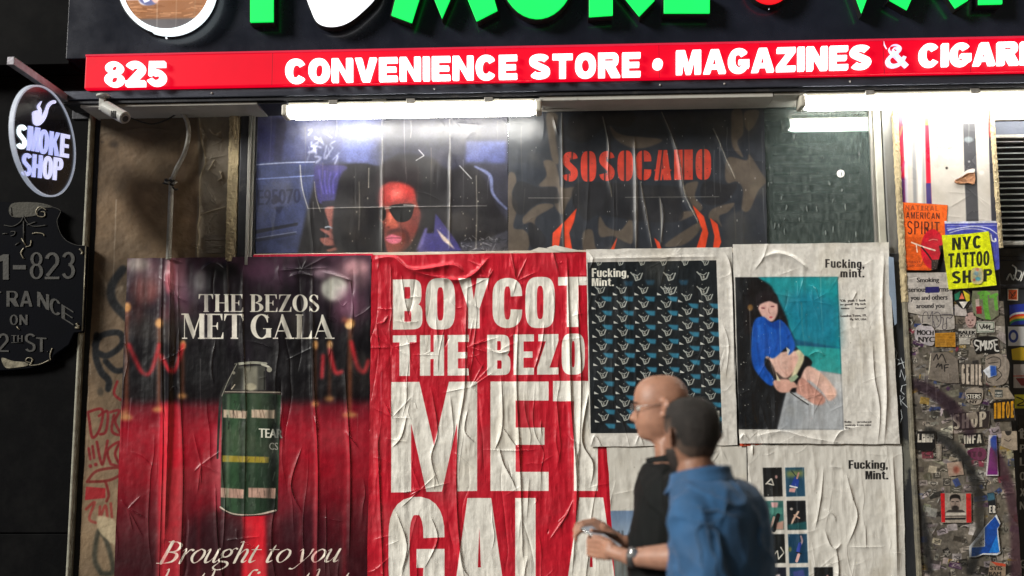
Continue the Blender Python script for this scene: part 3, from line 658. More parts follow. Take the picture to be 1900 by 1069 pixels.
box('frame_stile', XG1-.004, XG1+.010, ZB-.02, ZT, -.1, .0, M_greymetal, shop, .003)
box('steel_stile', XX(1640, 330), XX(1663, 330), 0, ZT+.05, -.1, .022, pmat('worn_grey_steel', (.2, .2, .19), .45, metal=.3, dirt=(.05, .05, .05), dth=(.45, .7), ds=5, stretch=(1, 1, .3)), shop)
# window: dark room behind glass
ZR0, ZR1 = ZB-.02, ZT+.02
room = M_rail
box('room_back', XG0-.05, XG1+.05, ZR0-.5, ZR1+.5, -1.55, -1.5, room, shop, 0)
box('room_side', XG1+.05, XG1+.07, ZR0-.5, ZR1+.5, -1.5, -.11, room, shop, 0)
box('room_side', XG0-.07, XG0-.05, ZR0-.5, ZR1+.5, -1.5, -.11, room, shop, 0)
box('room_ceiling', XG0-.05, XG1+.05, ZR1+.3, ZR1+.32, -1.5, -.11, room, shop, 0)
rs = np.random.RandomState(5)
for k in range(7):
    x = XX(1590, 400, -1.2)-.35+k*.085; h = rs.uniform(.08, .2)
    box('shelf_goods', x, x+.06, ZZ(1500, 452, -1.2), ZZ(1500, 452, -1.2)+h, -1.4, -1.15, pmat('pack', [(.3, .12, .05), (.02, .1, .16), (.1, .12, .1), (.16, .13, .1)][k % 4], .6), shop, 0)
box('shelf', XG0, XG1+.03, ZZ(1500, 452, -1.2)-.03, ZZ(1500, 452, -1.2)-.004, -1.45, -1.1, pmat('shelf_edge', (.1, .14, .13), .4), shop, 0)
mg, t, b = newmat('dirty_glass'); b.inputs['Base Color'].default_value = (.035, .06, .06, 1); b.inputs['Roughness'].default_value = .03; b.inputs['Specular IOR Level'].default_value = .9
tr = node(t, 'BsdfTransparent'); tr.inputs[0].default_value = (.62, .8, .76, 1); mx = node(t, 'MixShader'); out = t.nodes['Material Output']
tc = node(t, 'TexCoord'); mp = node(t, 'Mapping'); mp.inputs['Scale'].default_value = (9, 1, 3.5); n1 = node(t, 'TexNoise'); n1.inputs['Scale'].default_value = 7; n1.inputs['Detail'].default_value = 9; n1.inputs['Roughness'].default_value = .75
t.links.new(tc.outputs['Object'], mp.inputs[0]); t.links.new(mp.outputs[0], n1.inputs[0])
rr = node(t, 'ValToRGB'); rr.color_ramp.elements[0].position = .38; rr.color_ramp.elements[0].color = (.34, .34, .34, 1); rr.color_ramp.elements[1].position = .8; rr.color_ramp.elements[1].color = (.6, .6, .6, 1)
t.links.new(n1.outputs[0], rr.inputs[0]); t.links.new(rr.outputs[0], mx.inputs[0]); t.links.new(tr.outputs[0], mx.inputs[1]); t.links.new(b.outputs[0], mx.inputs[2]); 
gl = node(t, 'BsdfGlossy'); gl.inputs['Roughness'].default_value = .02; fz = node(t, 'Fresnel'); fz.inputs[0].default_value = 1.9; m2 = node(t, 'MixShader')
t.links.new(fz.outputs[0], m2.inputs[0]); t.links.new(mx.outputs[0], m2.inputs[1]); t.links.new(gl.outputs[0], m2.inputs[2]); t.links.new(m2.outputs[0], out.inputs[0])
r2 = node(t, 'ValToRGB'); r2.color_ramp.elements[0].color = (.10, .13, .125, 1); r2.color_ramp.elements[1].color = (.34, .4, .38, 1); r2.color_ramp.elements[0].position = .45; r2.color_ramp.elements[1].position = .85
t.links.new(n1.outputs[0], r2.inputs[0]); t.links.new(r2.outputs[0], b.inputs['Base Color'])
box('window_pane', XG0, XG1+.012, ZB-.01, ZT, -.024, -.016, mg, shop, 0)
for k in range(9): box('blind_slat', XX(1436, 300, -.4), XX(1600, 300, -.4), ZZ(1500, 268+k*18, -.4), ZZ(1500, 265+k*18, -.4), -.43, -.40, pmat('blind_slat', (.16, .2, .19), .5), shop, 0)
rs = np.random.RandomState(9)   # old tape and glue remains on the glass
M_glue = pmat('dried_glue', (.16, .19, .18), .6)
for k in range(26):
    x, y = rs.uniform(1424, 1612), rs.uniform(225, 450); h = rs.uniform(2, 14); prism('glue_mark', [[catmull([(x, y), (x+rs.uniform(.6, 2), y+h*.4), (x+rs.uniform(-1, 2), y+h), (x-1, y+h*.5)], True, 3)]], -.012, .003, M_glue, shop)
o = prism('round_mark', [[arc(1560, 322, 7, 7, 0, 360)[:-1]]], -.0135, .002, pmat('white_dot', (.75, .75, .72), .5)); tag(o, 'small round white dot alone on the dark right window pane', 'sticker')  # plain white disc set on the glass
o.name = 'round_dot'
# ------------------------------------------------------------------ fascia sign
SG = .2
sign = thing('fascia_sign', 'wide glossy black fascia with green lit letters above a red lit strip', 'shop sign', (0, -SG, 3.2))
xa, xb = XX(120, 140, SG), XX(2150, 100, SG)
zs0, zs1 = ZZ(157, 169, SG), ZZ(157, 108, SG); sx0 = XX(157, 140, SG+.03)
box('panel', xa, xb, zs1-.002, 4.7, .02, SG, M_black, sign, .004)
box('bottom_channel', xa, xb, zs0-.045, zs0-.002, .06, SG+.012, pmat('channel', (.05, .055, .075), .35, metal=.5, stretch=(.3, 1, 6)), sign, .004)
box('bottom_lip', xa, xb, zs0-.062, zs0-.047, .06, SG+.002, M_darkmetal, sign, .002)
for px in (393, 805, 1223, 1575, 1342): box('screw', XX(px, 175, SG), XX(px, 175, SG)+.008, zs0-.03, zs0-.022, SG+.01, SG+.017, M_white, sign, .002)
M_red = emat('red_lit_acrylic', (1.0, .0, .022), .8, (.18, .0, .005)); M_redrim = emat('red_rim', (1, .01, .05), .5, (.3, .02, .04))
box('red_light_box', sx0, xb, zs0, zs1, SG-.1, SG+.03, M_red, sign, .006)
box('red_light_rim', sx0, xb, zs1-.004, zs1+.006, SG-.1, SG+.034, M_redrim, sign, .002)
M_lw = emat('white_lit_acrylic', (1, .96, .97), 1.7); M_lb = emat('cold_lit_acrylic', (.48, .6, .92), .95)
kw = dict(sv=.29, sh=.215, W=.9, n=2.2)
def signletters(txt, q, mat=M_lw):
    for L in setline(txt, q, sans, .1, **kw):
        if L: prism('letter', L, SG+.055, .026, mat, sign, bevel=.003)
signletters('825', (193, 307, 114, 160, 113, 158))
signletters('CONVENIENCE STORE •', (529, 1230, 109.5, 153, 95.5, 140))
signletters('MAGAZINES', (1255, 1617, 93, 137, 82.5, 126.5))
signletters('&', (1643, 1686, 82, 125, 81, 124), M_lb)
signletters('CIGARETTES', (1707, 2090, 81, 123, 72, 114))
prism('acrylic_crack', [[[(1640, 76), (1642, 83), (1646, 91), (1644, 91), (1640, 84)]]], SG+.032, .002, M_lb, sign)
M_gr = emat('green_lit_acrylic', (.0, .9, .1), .98, (.02, .6, .1)); M_wh = emat('white_glow', (.93, .97, 1), 1.5); M_rd = emat('red_glow', (1, .0, .01), .85, (.6, .02, .02))
M_ret = pmat('letter_return', (.01, .012, .012), .4)
def biglet(pts, mat, name='letter', holes=(), smooth=False):
    pts = catmull(pts, True, 8) if smooth else np.array(pts, float)
    prism(name, [[pts]+[np.array(h, float) for h in holes]], SG+.07, .012, mat, sign, bevel=.002)
    c = pts.mean(0); prism('letter_return', [[c+(pts-c)*1.03]], SG+.057, .056, M_ret, sign)
biglet([(464, 41), (464, -150), (507, -150), (507, 40)], M_gr)
biglet([(578, 22), (590, 42), (613, 48.5), (640, 43), (668, 24), (700, -12), (705, -60), (670, -90), (640, -70), (610, -92), (575, -70), (566, -20)], M_wh, 'heart_letter', smooth=True)
biglet([(726, 28), (764, 42), (790, -40), (820, 34), (852, -40), (884, 39), (923, 19), (880, -130), (850, -130), (822, -60), (795, -130), (765, -130)], M_gr)
th = np.linspace(0, 2*np.pi, 40)[:-1]
biglet(np.stack([997+72*np.cos(th), -62+96.5*np.sin(th)], 1), M_gr, holes=[np.stack([997+26*np.cos(th[::-1]), -62+40*np.sin(th[::-1])], 1)])
biglet([(1093, 31), (1093, -150), (1137, -150), (1137, -70), (1180, -150), (1225, -140), (1165, -45), (1215, 0), (1186, 30), (1162, 0), (1137, -30), (1137, 28)], M_gr)
biglet([(1232, 24), (1232, -150), (1316, -150), (1316, -118), (1272, -118), (1272, -80), (1306, -80), (1306, -50), (1272, -50), (1272, -14), (1317, -14), (1317, 24)], M_gr)
biglet(np.stack([1428+42*np.cos(th), -36+43.5*np.sin(th)], 1), M_rd, 'red_disc')
biglet([(1599, 24), (1540, -140), (1580, -140), (1600, -60), (1622, -140), (1662, -145)], M_gr)
biglet([(1651, 0), (1683, 18), (1704, -30), (1738, -36), (1773, 15), (1797, 0), (1745, -150), (1705, -145)], M_gr, holes=[[(1724, -80), (1732, -60), (1716, -58)]])
biglet([(1816, 8), (1816, -150), (1890, -155), (1930, -120), (1925, -70), (1890, -40), (1859, -38), (1860, 7)], M_gr, holes=[[(1858, -115), (1858, -75), (1885, -78), (1888, -112)]])
for px, py in ((488, 49), (616, 56), (308, 70), (906, 37), (1116, 37), (1269, 32), (1427, 15), (1831, 13), (994, 41)):
    prism('screw', [[arc(px, py, 1.6, 1.6, 0, 360, 2, 4)[:-1]]], SG+.008, .01, M_wh, sign)  # screw heads kept bright by a glowing material, though no lamps
for px in (505, 900, 1223, 1411, 1640, 1800): box('panel_joint', XX(px, 120, SG+.031), XX(px, 120, SG+.031)+.0015, zs0+.002, zs1-.005, SG+.028, SG+.0305, pmat('dark_joint', (.12, .0, .01), .5), sign, 0)  # thin dark seams between lengths of the red strip
# round picture with a lit rim
cve = Cv(210, -130, 410, 75, SG, 700, (150, 100, 66)); 
for k in range(9):
    y = -100+k*19; cve.poly([(205, y), (415, y-2), (415, y+15), (205, y+17)], (int(176-k*6), int(120-k*4), int(84-k*3)), .9, 1)
cve.poly([(205, -130), (415, -130), (415, 8), (205, 12)], (205, 190, 200), 1, 1)
cve.poly([(205, -2), (415, -6), (415, 2), (205, 6)], (150, 132, 140), 1, 1)
rs = np.random.RandomState(8)
for k in range(60):
    x, y = rs.uniform(225, 390), rs.uniform(14, 50); cve.stroke([(x, y), (x+rs.uniform(5, 22), y+rs.normal()*2)], rs.uniform(.6, 2), (110, 66, 38) if rs.rand() > .5 else (214, 160, 120), .6, .6)
cve.poly([(205, 47), (415, 43), (415, 75), (205, 75)], (90, 86, 88), 1, 1.5)
cve.poly([(266, -40), (300, -60), (318, -20), (300, 6), (291, 18), (268, 14)], (226, 224, 236), 1, 1, True)
cve.poly([(268, 10), (280, 1), (292, 4), (301, 12), (296, 19), (280, 20)], (96, 100, 140), 1, 1, True); cve.poly([(274, 8), (284, 5), (288, 12), (278, 16)], (230, 235, 250), 1, .5)
cve.poly([(288, -8), (312, -6), (300, 16), (290, 8)], (226, 178, 160), 1, 1, True)
m_e = printmat('lit_picture', cve, rough=.3, emit=.75, fine=.05)
rim_o = arc(308, -30, 90, 91, 0, 360, 2, 36)[:-1]; rim_i = arc(308, -30, 82, 83, 0, 360, 2, 36)[:-1]
prism('emblem_rim', [[rim_o, rim_i]], SG+.075, .05, emat('blue_white_glow', (.8, .95, 1), 1.5), sign, bevel=.003)
flatpiece('emblem_picture', arc(308, -30, 83, 84, 0, 360, 2, 36)[:-1], SG+.068, cve, m_e, .02, sign)
prism('emblem_return', [[arc(308, -30, 92, 93.5, 0, 360, 2, 36)[:-1]]], SG+.05, .05, M_ret, sign)
# soffit pieces under the sign
zs = zs0-.064
box('soffit', XL-.02, XX(478, 190)+.05, zs-.012, zs, -.02, SG-.01, M_cream, shop, .002)
box('soffit', XX(478, 190)+.053, XX(1000, 190), zs-.01, zs, .0, SG-.012, M_darkmetal, shop, .002)
box('soffit', XX(1002, 190), XX(1420, 190), zs-.02, zs, .02, SG-.008, M_cream, shop, .002)
box('soffit', XX(1422, 190), XX(2100, 190), zs-.012, zs, .0, SG-.012, M_cream, shop, .002)
for px in (520, 600, 690, 900, 980, 1046): boxp('joint_plate', px, 183, px+26, 186, SG-.02, SG-.006, M_white, shop, .001)
# ------------------------------------------------------------------ fluorescent lamps
M_tube = emat('lamp_diffuser', (1, .975, .9), 24)
M_hous = pmat('lamp_housing', (.5, .48, .4), .4)
def lamp(x0, x1, yl, label):
    d = .155; za = ZZ((x0+x1)/2, yl+27, d); X0, X1 = XX(x0, yl+15, d), XX(min(x1, 2600), yl+15, d); zt = zs-.018
    o = thing('strip_lamp', label, 'lamp', ((X0+X1)/2, -d, zt), 'fluorescent strip lamps under the sign')
    V, F = [], []; r = .05; hh = .046; n = 14; rows = []
    xs = [(X0, .35), (X0+.012, .62), (X0+.03, .85), (X0+.055, 1), (X1-.055, 1), (X1-.03, .85), (X1-.012, .62), (X1, .35)]
    for x, s_ in xs:
        ring = []
        for k in range(n):
            a = math.pi*k/(n-1); cx, sx = math.cos(a), math.sin(a)
            ring.append((x, -d+r*(.5+.5*s_)*math.copysign(abs(cx)**.7, cx), za+hh-hh*s_*abs(sx)**.7))
        rows.append(ring)
    for rg in rows: V += rg
    for i in range(len(rows)-1):
        for k in range(n-1): a = i*n+k; F.append((a, a+1, a+n+1, a+n))
    F.append(tuple(range(n))); F.append(tuple((len(rows)-1)*n+k for k in range(n)))
    link('diffuser', mesh(V, F), M_tube, o, smooth=True)
    box('housing', X0+.03, X1-.03, za+hh+.001, max(min(za+hh+.04, zt), za+hh+.02), d-.05, d+.045, M_hous, o, .006)
    for X in (X0+.012, X1-.012): box('end_cap', X-.014, X+.014, za+.004, za+hh+.012, d-.046, d+.046, M_hous, o, .008)
    for f_ in (.2, .5, .8): box('mounting_bracket', X0+(X1-X0)*f_-.02, X0+(X1-X0)*f_+.02, za+hh+.002, zs-.001, d-.02, d+.049, M_greymetal, o, .002)
    return o
lamp(527, 1004, 190, 'glowing strip lamp over the left window, fully in view')
lamp(1481, 2130, 172, 'glowing strip lamp over the right column, cut by the right edge')
# ------------------------------------------------------------------ neighbouring black building
nb = thing('neighbour_building', 'black polished facade at the far left with an engraved address plaque', 'building', (XL-1, 0, 0))
xw = XX(165, 380)
for k, (za, zb) in enumerate(((0, 1.02), (1.025, 2.09), (2.095, 3.2), (3.205, 4.3))):
    box('facade_panel', -5.2, xw-.012, za, zb, -.3, .02, M_granite, nb, .003)
box('facade_panel', -5.2, xa-.006, 3.21, 4.7, -.3, SG-.05, M_granite, nb, .003)
box('joint_trim', xw-.010, xw+.003, 0, ZZ(170, 215), -.2, .03, pmat('pale_caulk', (.3, .29, .23), .7, var=.4, vs=20, bump=.8), nb, .004)
box('joint_gap', xw+.003, XL+.004, 0, ZHI, -.25, -.02, M_blackrub, nb, 0)
# engraved plaque
plq = thing('address_plaque', 'ornate black plaque with worn silver lettering reading 823 and entrance on 12th street', 'plaque', (XX(40, 560, .05), -.05, ZZ(40, 560, .05)))
M_plq = pmat('plaque_black', (.002, .0025, .0045), .6, bump=.1, spec=.04); M_sil = pmat('worn_silver', (.035, .034, .03), .6, metal=.2, var=.6, vs=25); M_sil2 = pmat('bright_silver', (.2, .18, .13), .4, metal=.5, var=.5, vs=30)
pl = [(-120, 380), (-20, 372), (22, 376), (70, 378), (112, 391), (106, 410), (110, 430), (122, 445), (142, 454), (160, 456), (152, 616), (138, 618), (128, 640), (100, 660), (96, 672), (60, 683), (20, 687), (-60, 690), (-120, 680)]
prism('plaque_board', [[pl]], .055, .035, M_plq, plq, bevel=.004)
def plst(pts, w, mat=M_sil, d=.058, name='ornament', smooth=True):
    p = np.asarray(pts, float); q = catmull(p) if smooth and len(p) > 2 else p
    r = w/2*.00245
    return link(name, tube_mesh([P(a, b, d) for a, b in q[:, :2]], r, 5), mat, plq, smooth=True)
plst([(70, 379), (92, 383), (112, 391), (106, 410), (112, 432), (124, 447), (142, 455), (160, 456)], 1.3)
plst([(159.5, 457), (153, 614)], 2.6, M_sil2, smooth=False)
plst([(20, 385), (22, 400)], 3); prism('ornament', [[catmull([(22, 378), (70, 376), (98, 384), (80, 386), (70, 392), (66, 400), (22, 402)], True)]], .058, .004, pmat('tarnish', (.03, .028, .02), .5, metal=.4), plq)
plst([(86, 390), (74, 384), (67, 392), (71, 401), (82, 402), (83, 394), (76, 393)], 2.6, M_sil2)
plst([(8, 418), (24, 420), (38, 412), (44, 400)], 2); plst([(44, 400), (50, 412), (62, 420), (86, 418)], 2); plst([(50, 418), (60, 414), (66, 412)], 2.2)
plst([(44, 410), (44, 448)], 2.5); plst([(5, 434), (14, 433)], 2); plst([(20, 438), (26, 436), (28, 430), (20, 430)], 2); plst([(60, 434), (68, 432), (80, 434), (82, 438)], 2.4, M_sil2); plst([(40, 442), (48, 456)], 2.4, M_sil2); plst([(58, 446), (56, 456), (48, 458)], 2.6, M_sil2); plst([(44, 460), (39, 470), (44, 480)], 2.6, M_sil2); plst([(28, 455), (36, 450)], 2)
plst([(148, 462), (153, 468), (151, 472)], 4, M_sil2); plst([(142, 600), (146, 608), (140, 608)], 5, M_sil2); plst([(31, 606), (36, 612)], 2.4, M_sil2)
def plw(txt, q, mat=M_sil, **k):
    for L in setline(txt, q, sans, .12, sv=.16, sh=.09, W=.62, n=2, **k):
        if L: prism('letter', L, .0585, .003, mat, plq)
plw('81', (-62, 16, 472, 519, 472, 519)); plw('-', (24, 48, 470, 520, 470, 520)); plw('8', (55, 80, 468, 518, 468, 518)); plw('2', (83, 110, 469, 518, 468, 518)); plw('3', (114, 139, 468, 518, 467, 517))
plw('EN', (-60, -28, 544, 572, 541, 570)); plw('T', (-20, 2, 541, 570, 541, 570)); plw('R', (12, 35, 540, 569, 540, 569)); plw('A', (37, 60, 539, 569, 541, 569)); plw('N', (69, 91, 541, 568, 547, 576)); plw('C', (92, 114, 551, 580, 559, 588)); plw('E', (114, 136, 564, 590, 578, 604))
plw('ON', (18, 51, 584, 603, 584, 603)); plw('12', (-22, 16, 619, 653, 619, 653)); plw('TH', (21, 42, 622, 634, 622, 634)); plw('S', (46, 66, 619, 653, 619, 653)); plw('T', (67, 86, 626, 653, 627, 653)); plst([(21, 636), (42, 636)], 1.2)
plst([(88, 652), (89, 653)], 3)
prism('ornament', [[catmull([(3, 664), (24, 670), (46, 672), (52, 678), (30, 682), (10, 682)], True)]], .058, .006, M_sil2, plq)
plst([(58, 674), (48, 670), (52, 664), (60, 666), (58, 674), (56, 678), (74, 676), (92, 668)], 2.4, M_sil2); plst([(97, 646), (93, 658), (94, 668)], 2.4, M_sil2)
# ------------------------------------------------------------------ round blade sign on its bracket
bx, bz = XX(166, 186, .03), ZZ(166, 186, .03)
def dforx(px, X):
    lo, hi = 0, 3
    for _ in range(40):
        m = (lo+hi)/2
        if XX(px, 250, m) > X: hi = m
        else: lo = m
    return lo
bx = XX(150, 186, .03)
# the sign hangs square to the wall; depth of its near and far edge follow from where they show
def solve(px, X):            # X grows towards 0 with d when px is fixed left of centre: find d with XX==X
    best = min(np.linspace(0, 2.5, 2501), key=lambda m: abs(XX(px, 260, m)-X)); return float(best)
dn, df = solve(22, bx+.034), solve(142, bx+.034)
dc = (dn+df)/2; zc = ZZ(82, 263, dc); rad = (dn-df)/2
zr = (ZZ(74, 166, dc)-ZZ(86, 362, dc))/2
bs = thing('blade_sign', 'round black projecting sign with lit white pipe and smoke shop lettering', 'blade sign', (bx, -dc, zc))
def disc(name, r0, r1, x0, x1, mat, hole=None):
    t = np.linspace(0, 2*np.pi, 65)[:-1]; o = np.stack([np.cos(t), np.sin(t)], 1)
    g = [o*r1] + ([o[::-1]*r0] if r0 else [])
    me = prism(name, [g], 0, x1-x0, mat, bs, xyz=lambda a, b, k: Vector((bx+(x1 if k > -1e-3 else x0), -dc+a*rad, zc+b*zr)), bevel=.003)
    return me
disc('sign_body', 0, .97, .018, .03, M_black); disc('sign_rim', .968, 1.0, .016, .036, pmat('pale_rim', (.5, .53, .58), .3, emit=(.7, .8, 1), es=.3))
bl = lambda px, py: ((-(solve2(px)-dc))/rad, 0)
def faceuv(px, py):
    """photo point -> u (towards the wall), v (up) on the blade sign's right face, in units of its radius"""
    m = solve(px, bx+.034); return (dc-m)/rad, (ZZ(px, py, m)-zc)/zr
def facegroups(gs): return [[np.array([faceuv(a, b) for a, b in c]) for c in g] for g in gs]
fx = lambda a, b, k: Vector((bx+.034+k if k > -1e-3 else bx+.028, -dc+a*rad, zc+b*zr))
M_bl = emat('pale_blue_glow', (.42, .48, .95), .95); M_bl2 = emat('cold_white_glow', (.62, .64, .95), 1.0); M_bl3 = emat('white_hot_glow', (.8, .95, 1), 1.6)
neo = dict(sv=.215, sh=.17, W=.6, n=2.2)
def crop(px, py): return (px*240/1069, 160+py*240/1069)
def fl(txt, q, mats):
    q2 = (q[0]*.2245, q[1]*.2245, 160+q[2]*.2245, 160+q[3]*.2245, 160+q[4]*.2245, 160+q[5]*.2245)
    for L, m_ in zip(setline(txt, q2, sans, .05, **neo), mats): prism('letter', facegroups(L), 0, .006, m_, bs, xyz=fx)
fl('SM', (140, 330, 312, 512, 345, 545), [M_bl3, M_bl]); fl('OKE', (325, 578, 352, 552, 404, 594), [M_bl, M_bl, M_bl2]); fl('SHOP', (197, 538, 548, 738, 598, 784), [M_bl, M_bl, M_bl2, M_bl2])
pipe = [crop(*p) for p in ((262, 215), (262, 255), (272, 305), (300, 327), (330, 318), (362, 280), (380, 235), (392, 180), (415, 150), (443, 142), (446, 124), (430, 116), (400, 128), (375, 155), (362, 195), (340, 245), (333, 240), (332, 212), (300, 200))]
prism('pipe_emblem', facegroups([[catmull(pipe, True, 4)]]), 0, .006, M_bl2, bs, xyz=fx)
smk = [crop(*p) for p in ((328, 124), (300, 155), (296, 175), (306, 195), (318, 212), (332, 205), (322, 180), (314, 165))]
prism('smoke_emblem', facegroups([[catmull(smk, True, 4)]]), .0, .006, M_bl2, bs, xyz=lambda a, b, k: fx(a, b, k)+Vector((.001, 0, 0)))
zbk = ZZ(165, 188, .06)
zb1 = zc+zr+.012
box('bracket', bx-.012, bx+.018, zb1, zb1+.035, .02, dn-.01, pmat('bracket_grey', (.3, .29, .32), .4, metal=.5, var=.4, vs=14), bs, .002)
box('wall_plate', bx-.04, bx+.05, zb1-.03, zb1+.06, .018, .03, M_darkmetal, bs)
# ------------------------------------------------------------------ security camera, conduit, cables
sc = thing('security_camera', 'off-white bullet camera under the left end of the red strip', 'camera', tuple(P(195, 190, .13)))
def cyl(name, pts, r, mat, par, sides=20): return link(name, tube_mesh([Vector(p) for p in pts], r, sides), mat, par, smooth=False, bevel=.002)
cyl('mount_plate', [P(191, 176, .235), P(191, 180, .235)], .03, M_white, sc); box('bracket', XX(185, 190, .23), XX(195, 190, .23), ZZ(190, 205, .23), ZZ(190, 180, .23), .215, .24, M_white, sc)
a, b_ = P(197, 200, .24), P(230, 219, .30)
dv = (b_-a).normalized()
cyl('body', [a-dv*.02, a, b_, b_+dv*.004], [.022, .027, .027, .024], M_white, sc, 24); cyl('lens_ring', [b_+dv*.002, b_+dv*.012], [.025, .023], M_greymetal, sc, 24); cyl('lens', [b_+dv*.008, b_+dv*.014], .015, M_blackrub, sc, 16)
hood = cyl('sun_hood', [a+Vector((0, 0, .004)), b_+dv*.01+Vector((0, 0, .004))], .0285, M_white, sc, 24)
for k in range(3): prism('code_bar', [[[(206+k*3.4, 205), (208+k*3.4, 206), (207+k*3.4, 217+k), (205+k*3.4, 216+k)]]], .305+k*.006, .02, M_blackrub, sc)
cd = thing('conduit', 'bent grey cable conduit running down the stucco pilaster', 'conduit', tuple(P(325, 330, .04)))
pts = [P(268, 187, .09), P(300, 191, .08), P(326, 200, .06), P(345, 220, .05), P(350, 250, .05), P(342, 285, .045), (P(328, 312, .045)), P(319, 335, .04)]
tube('bend', pts, .011, M_conduit, cd, 10); xz = XX(315, 420, .035); cyl('straight_pipe', [Vector((xz, -.035, ZZ(318, 330, .035))), Vector((xz, -.035, ZZ(315, 482, .035)))], .0125, M_conduit, cd, 12)
tw = thing('tape_knot', 'ragged black tape and rag tied round the conduit joint', 'tape', tuple(P(320, 338, .06)))
rs = np.random.RandomState(2)
for k in range(9):
    cx, cy = 319+rs.normal()*3, 338+rs.normal()*4; an = rs.uniform(0, 6.3); L = rs.uniform(6, 20)
    tube('strip', [P(cx, cy, .055), P(cx+L*.5*math.cos(an), cy+L*.25*math.sin(an)+2, .07), P(cx+L*math.cos(an), cy+L*.4*math.sin(an), .06)], rs.uniform(.004, .009), M_blackrub if k % 4 else M_conduit, tw, 5, 3)
def cable(name, pts, r, mat, label):
    c = catmull([tuple(P(*p)) for p in pts], n=5); o = link(name, tube_mesh([Vector(p) for p in c], r, 7), mat, smooth=True); return tag(o, label, 'cable')
cable('cable', [(240, 218, .2), (262, 226, .12), (285, 230, .07), (310, 222, .05), (335, 208, .04), (372, 198, .03), (420, 197, .03)], .004, M_blackrub, 'thin black cable sagging from the camera across the stucco')
cable('cable', [(205, 186, .14), (290, 189, .1), (360, 195, .06), (400, 199, .04), (450, 196, .05)], .0035, M_conduit, 'thin pale cable under the soffit above the pilaster')
cable('cable', [(1000, 203, .1), (1080, 200, .06), (1160, 192, .05), (1230, 187, .05), (1262, 184, .05)], .0035, M_conduit, 'thin pale cable rising right from the left lamp')
cable('cable', [(1270, 184, .06), (1330, 186, .06), (1390, 186, .06), (1450, 184, .05), (1480, 186, .06)], .004, M_blackrub, 'black cable along the beam between the two lamps')
tag(boxp('cable_clip', 373, 195, 391, 201, .03, .05, M_white), 'small white cable connector under the soffit', 'connector')
tag(boxp('wall_hook', 249, 184, 255, 208, .05, .07, M_conduit), 'small pale metal tab hanging below the soffit', 'tab')
tag(boxp('junction_box', 1463, 163, 1482, 176, SG-.06, SG-.02, M_white), 'little white fixing at the left end of the right lamp', 'fixing')
# ------------------------------------------------------------------ window posters (film on the glass)
def c6(x, y): return (460+x*.2806, 180+y*.2806)
def c7(x, y): return (930+x*.2806, 180+y*.2806)
cm = Cv(465, 195, 950, 475, -.008, 800, (38, 38, 52)); q6 = lambda L: [c6(*p) for p in L]
cm.poly(q6([(0, 0), (900, 0), (860, 480), (640, 460), (450, 560), (430, 430), (0, 450)]), (60, 64, 98), 1, 6)
cm.poly(q6([(60, 140), (250, 140), (210, 430), (60, 440)]), (52, 54, 92), 1, 3); cm.poly(q6([(190, 140), (260, 140), (220, 430), (170, 430)]), (44, 44, 66), .9, 2)
cm.poly(q6([(600, 150), (830, 150), (800, 450), (640, 460)]), (88, 96, 150), .8, 6)
cm.poly(q6([(40, 430), (435, 425), (440, 640), (330, 1040), (40, 1040)]), (52, 60, 96), 1, 1); cm.stroke(q6([(40, 450), (250, 435), (440, 430)]), 2.2, (150, 156, 180)); cm.stroke(q6([(40, 545), (440, 520)]), 2, (106, 120, 170))
cm.poly(q6([(50, 880), (330, 830), (330, 850), (50, 905)]), (26, 28, 44)); cm.poly(q6([(50, 935), (300, 890), (330, 910), (50, 960)]), (40, 44, 66)); cm.stroke(q6([(50, 935), (320, 892)]), 1.4, (130, 136, 160))
small(cm, 'E95070', (478, 557, 351, 381, 349, 376), (30, 34, 66), 1.6); cm.poly(q6([(150, 690), (185, 640), (225, 690), (190, 700)]), (26, 28, 52), .8, 1); cm.poly(q6([(170, 730), (240, 725), (205, 775)]), (26, 28, 52), .8, 1)
cm.poly(q6([(440, 560), (500, 450), (650, 440), (760, 450), (880, 470), (900, 1030), (330, 1030), (380, 800)]), (24, 22, 26), 1, 3)
cm.poly(q6([(650, 460), (780, 445), (850, 470), (1000, 380), (1200, 400), (1330, 480), (1500, 460), (1640, 700), (1720, 1030), (560, 1030), (600, 600)]), (22, 20, 25), 1, 3, True)
cm.poly(q6([(440, 470), (520, 450), (640, 455), (660, 500), (600, 640), (590, 690), (480, 705), (450, 620)]), (50, 46, 98), 1, 1.2, True)
for k in range(8): cm.stroke(q6([(470+k*20, 480+k*4), (480+k*14, 560), (500+k*11, 640)]), 2, (44, 40, 98) if k % 2 else (98, 92, 180), .7, 1)
cm.poly(q6([(486, 690), (592, 682), (600, 740), (500, 745)]), (30, 28, 40), .9, 1)
cm.poly(q6([(510, 735), (600, 730), (625, 800), (660, 860), (675, 930), (650, 985), (560, 1020), (520, 1015), (590, 985), (510, 980), (475, 935), (540, 925), (478, 880), (490, 870), (540, 880), (530, 820)]), (140, 84, 76), 1, .8, True)
for L in ([(540, 885), (580, 900), (625, 890)], [(530, 935), (580, 945), (640, 925)], [(560, 985), (600, 985), (650, 960)], [(600, 800), (620, 850), (600, 880)]): cm.stroke(q6(L), 2, (92, 42, 40), .8, .8)
cm.stroke(q6([(560, 780), (600, 850), (590, 900)]), 5, (205, 140, 122), .6, 2)
cm.stroke(q6([(512, 862), (536, 858), (558, 868)]), 3, (150, 158, 172));  cm.ell(*c6(640, 990), 5, 3.4, (210, 208, 200), 1, .5, .5)
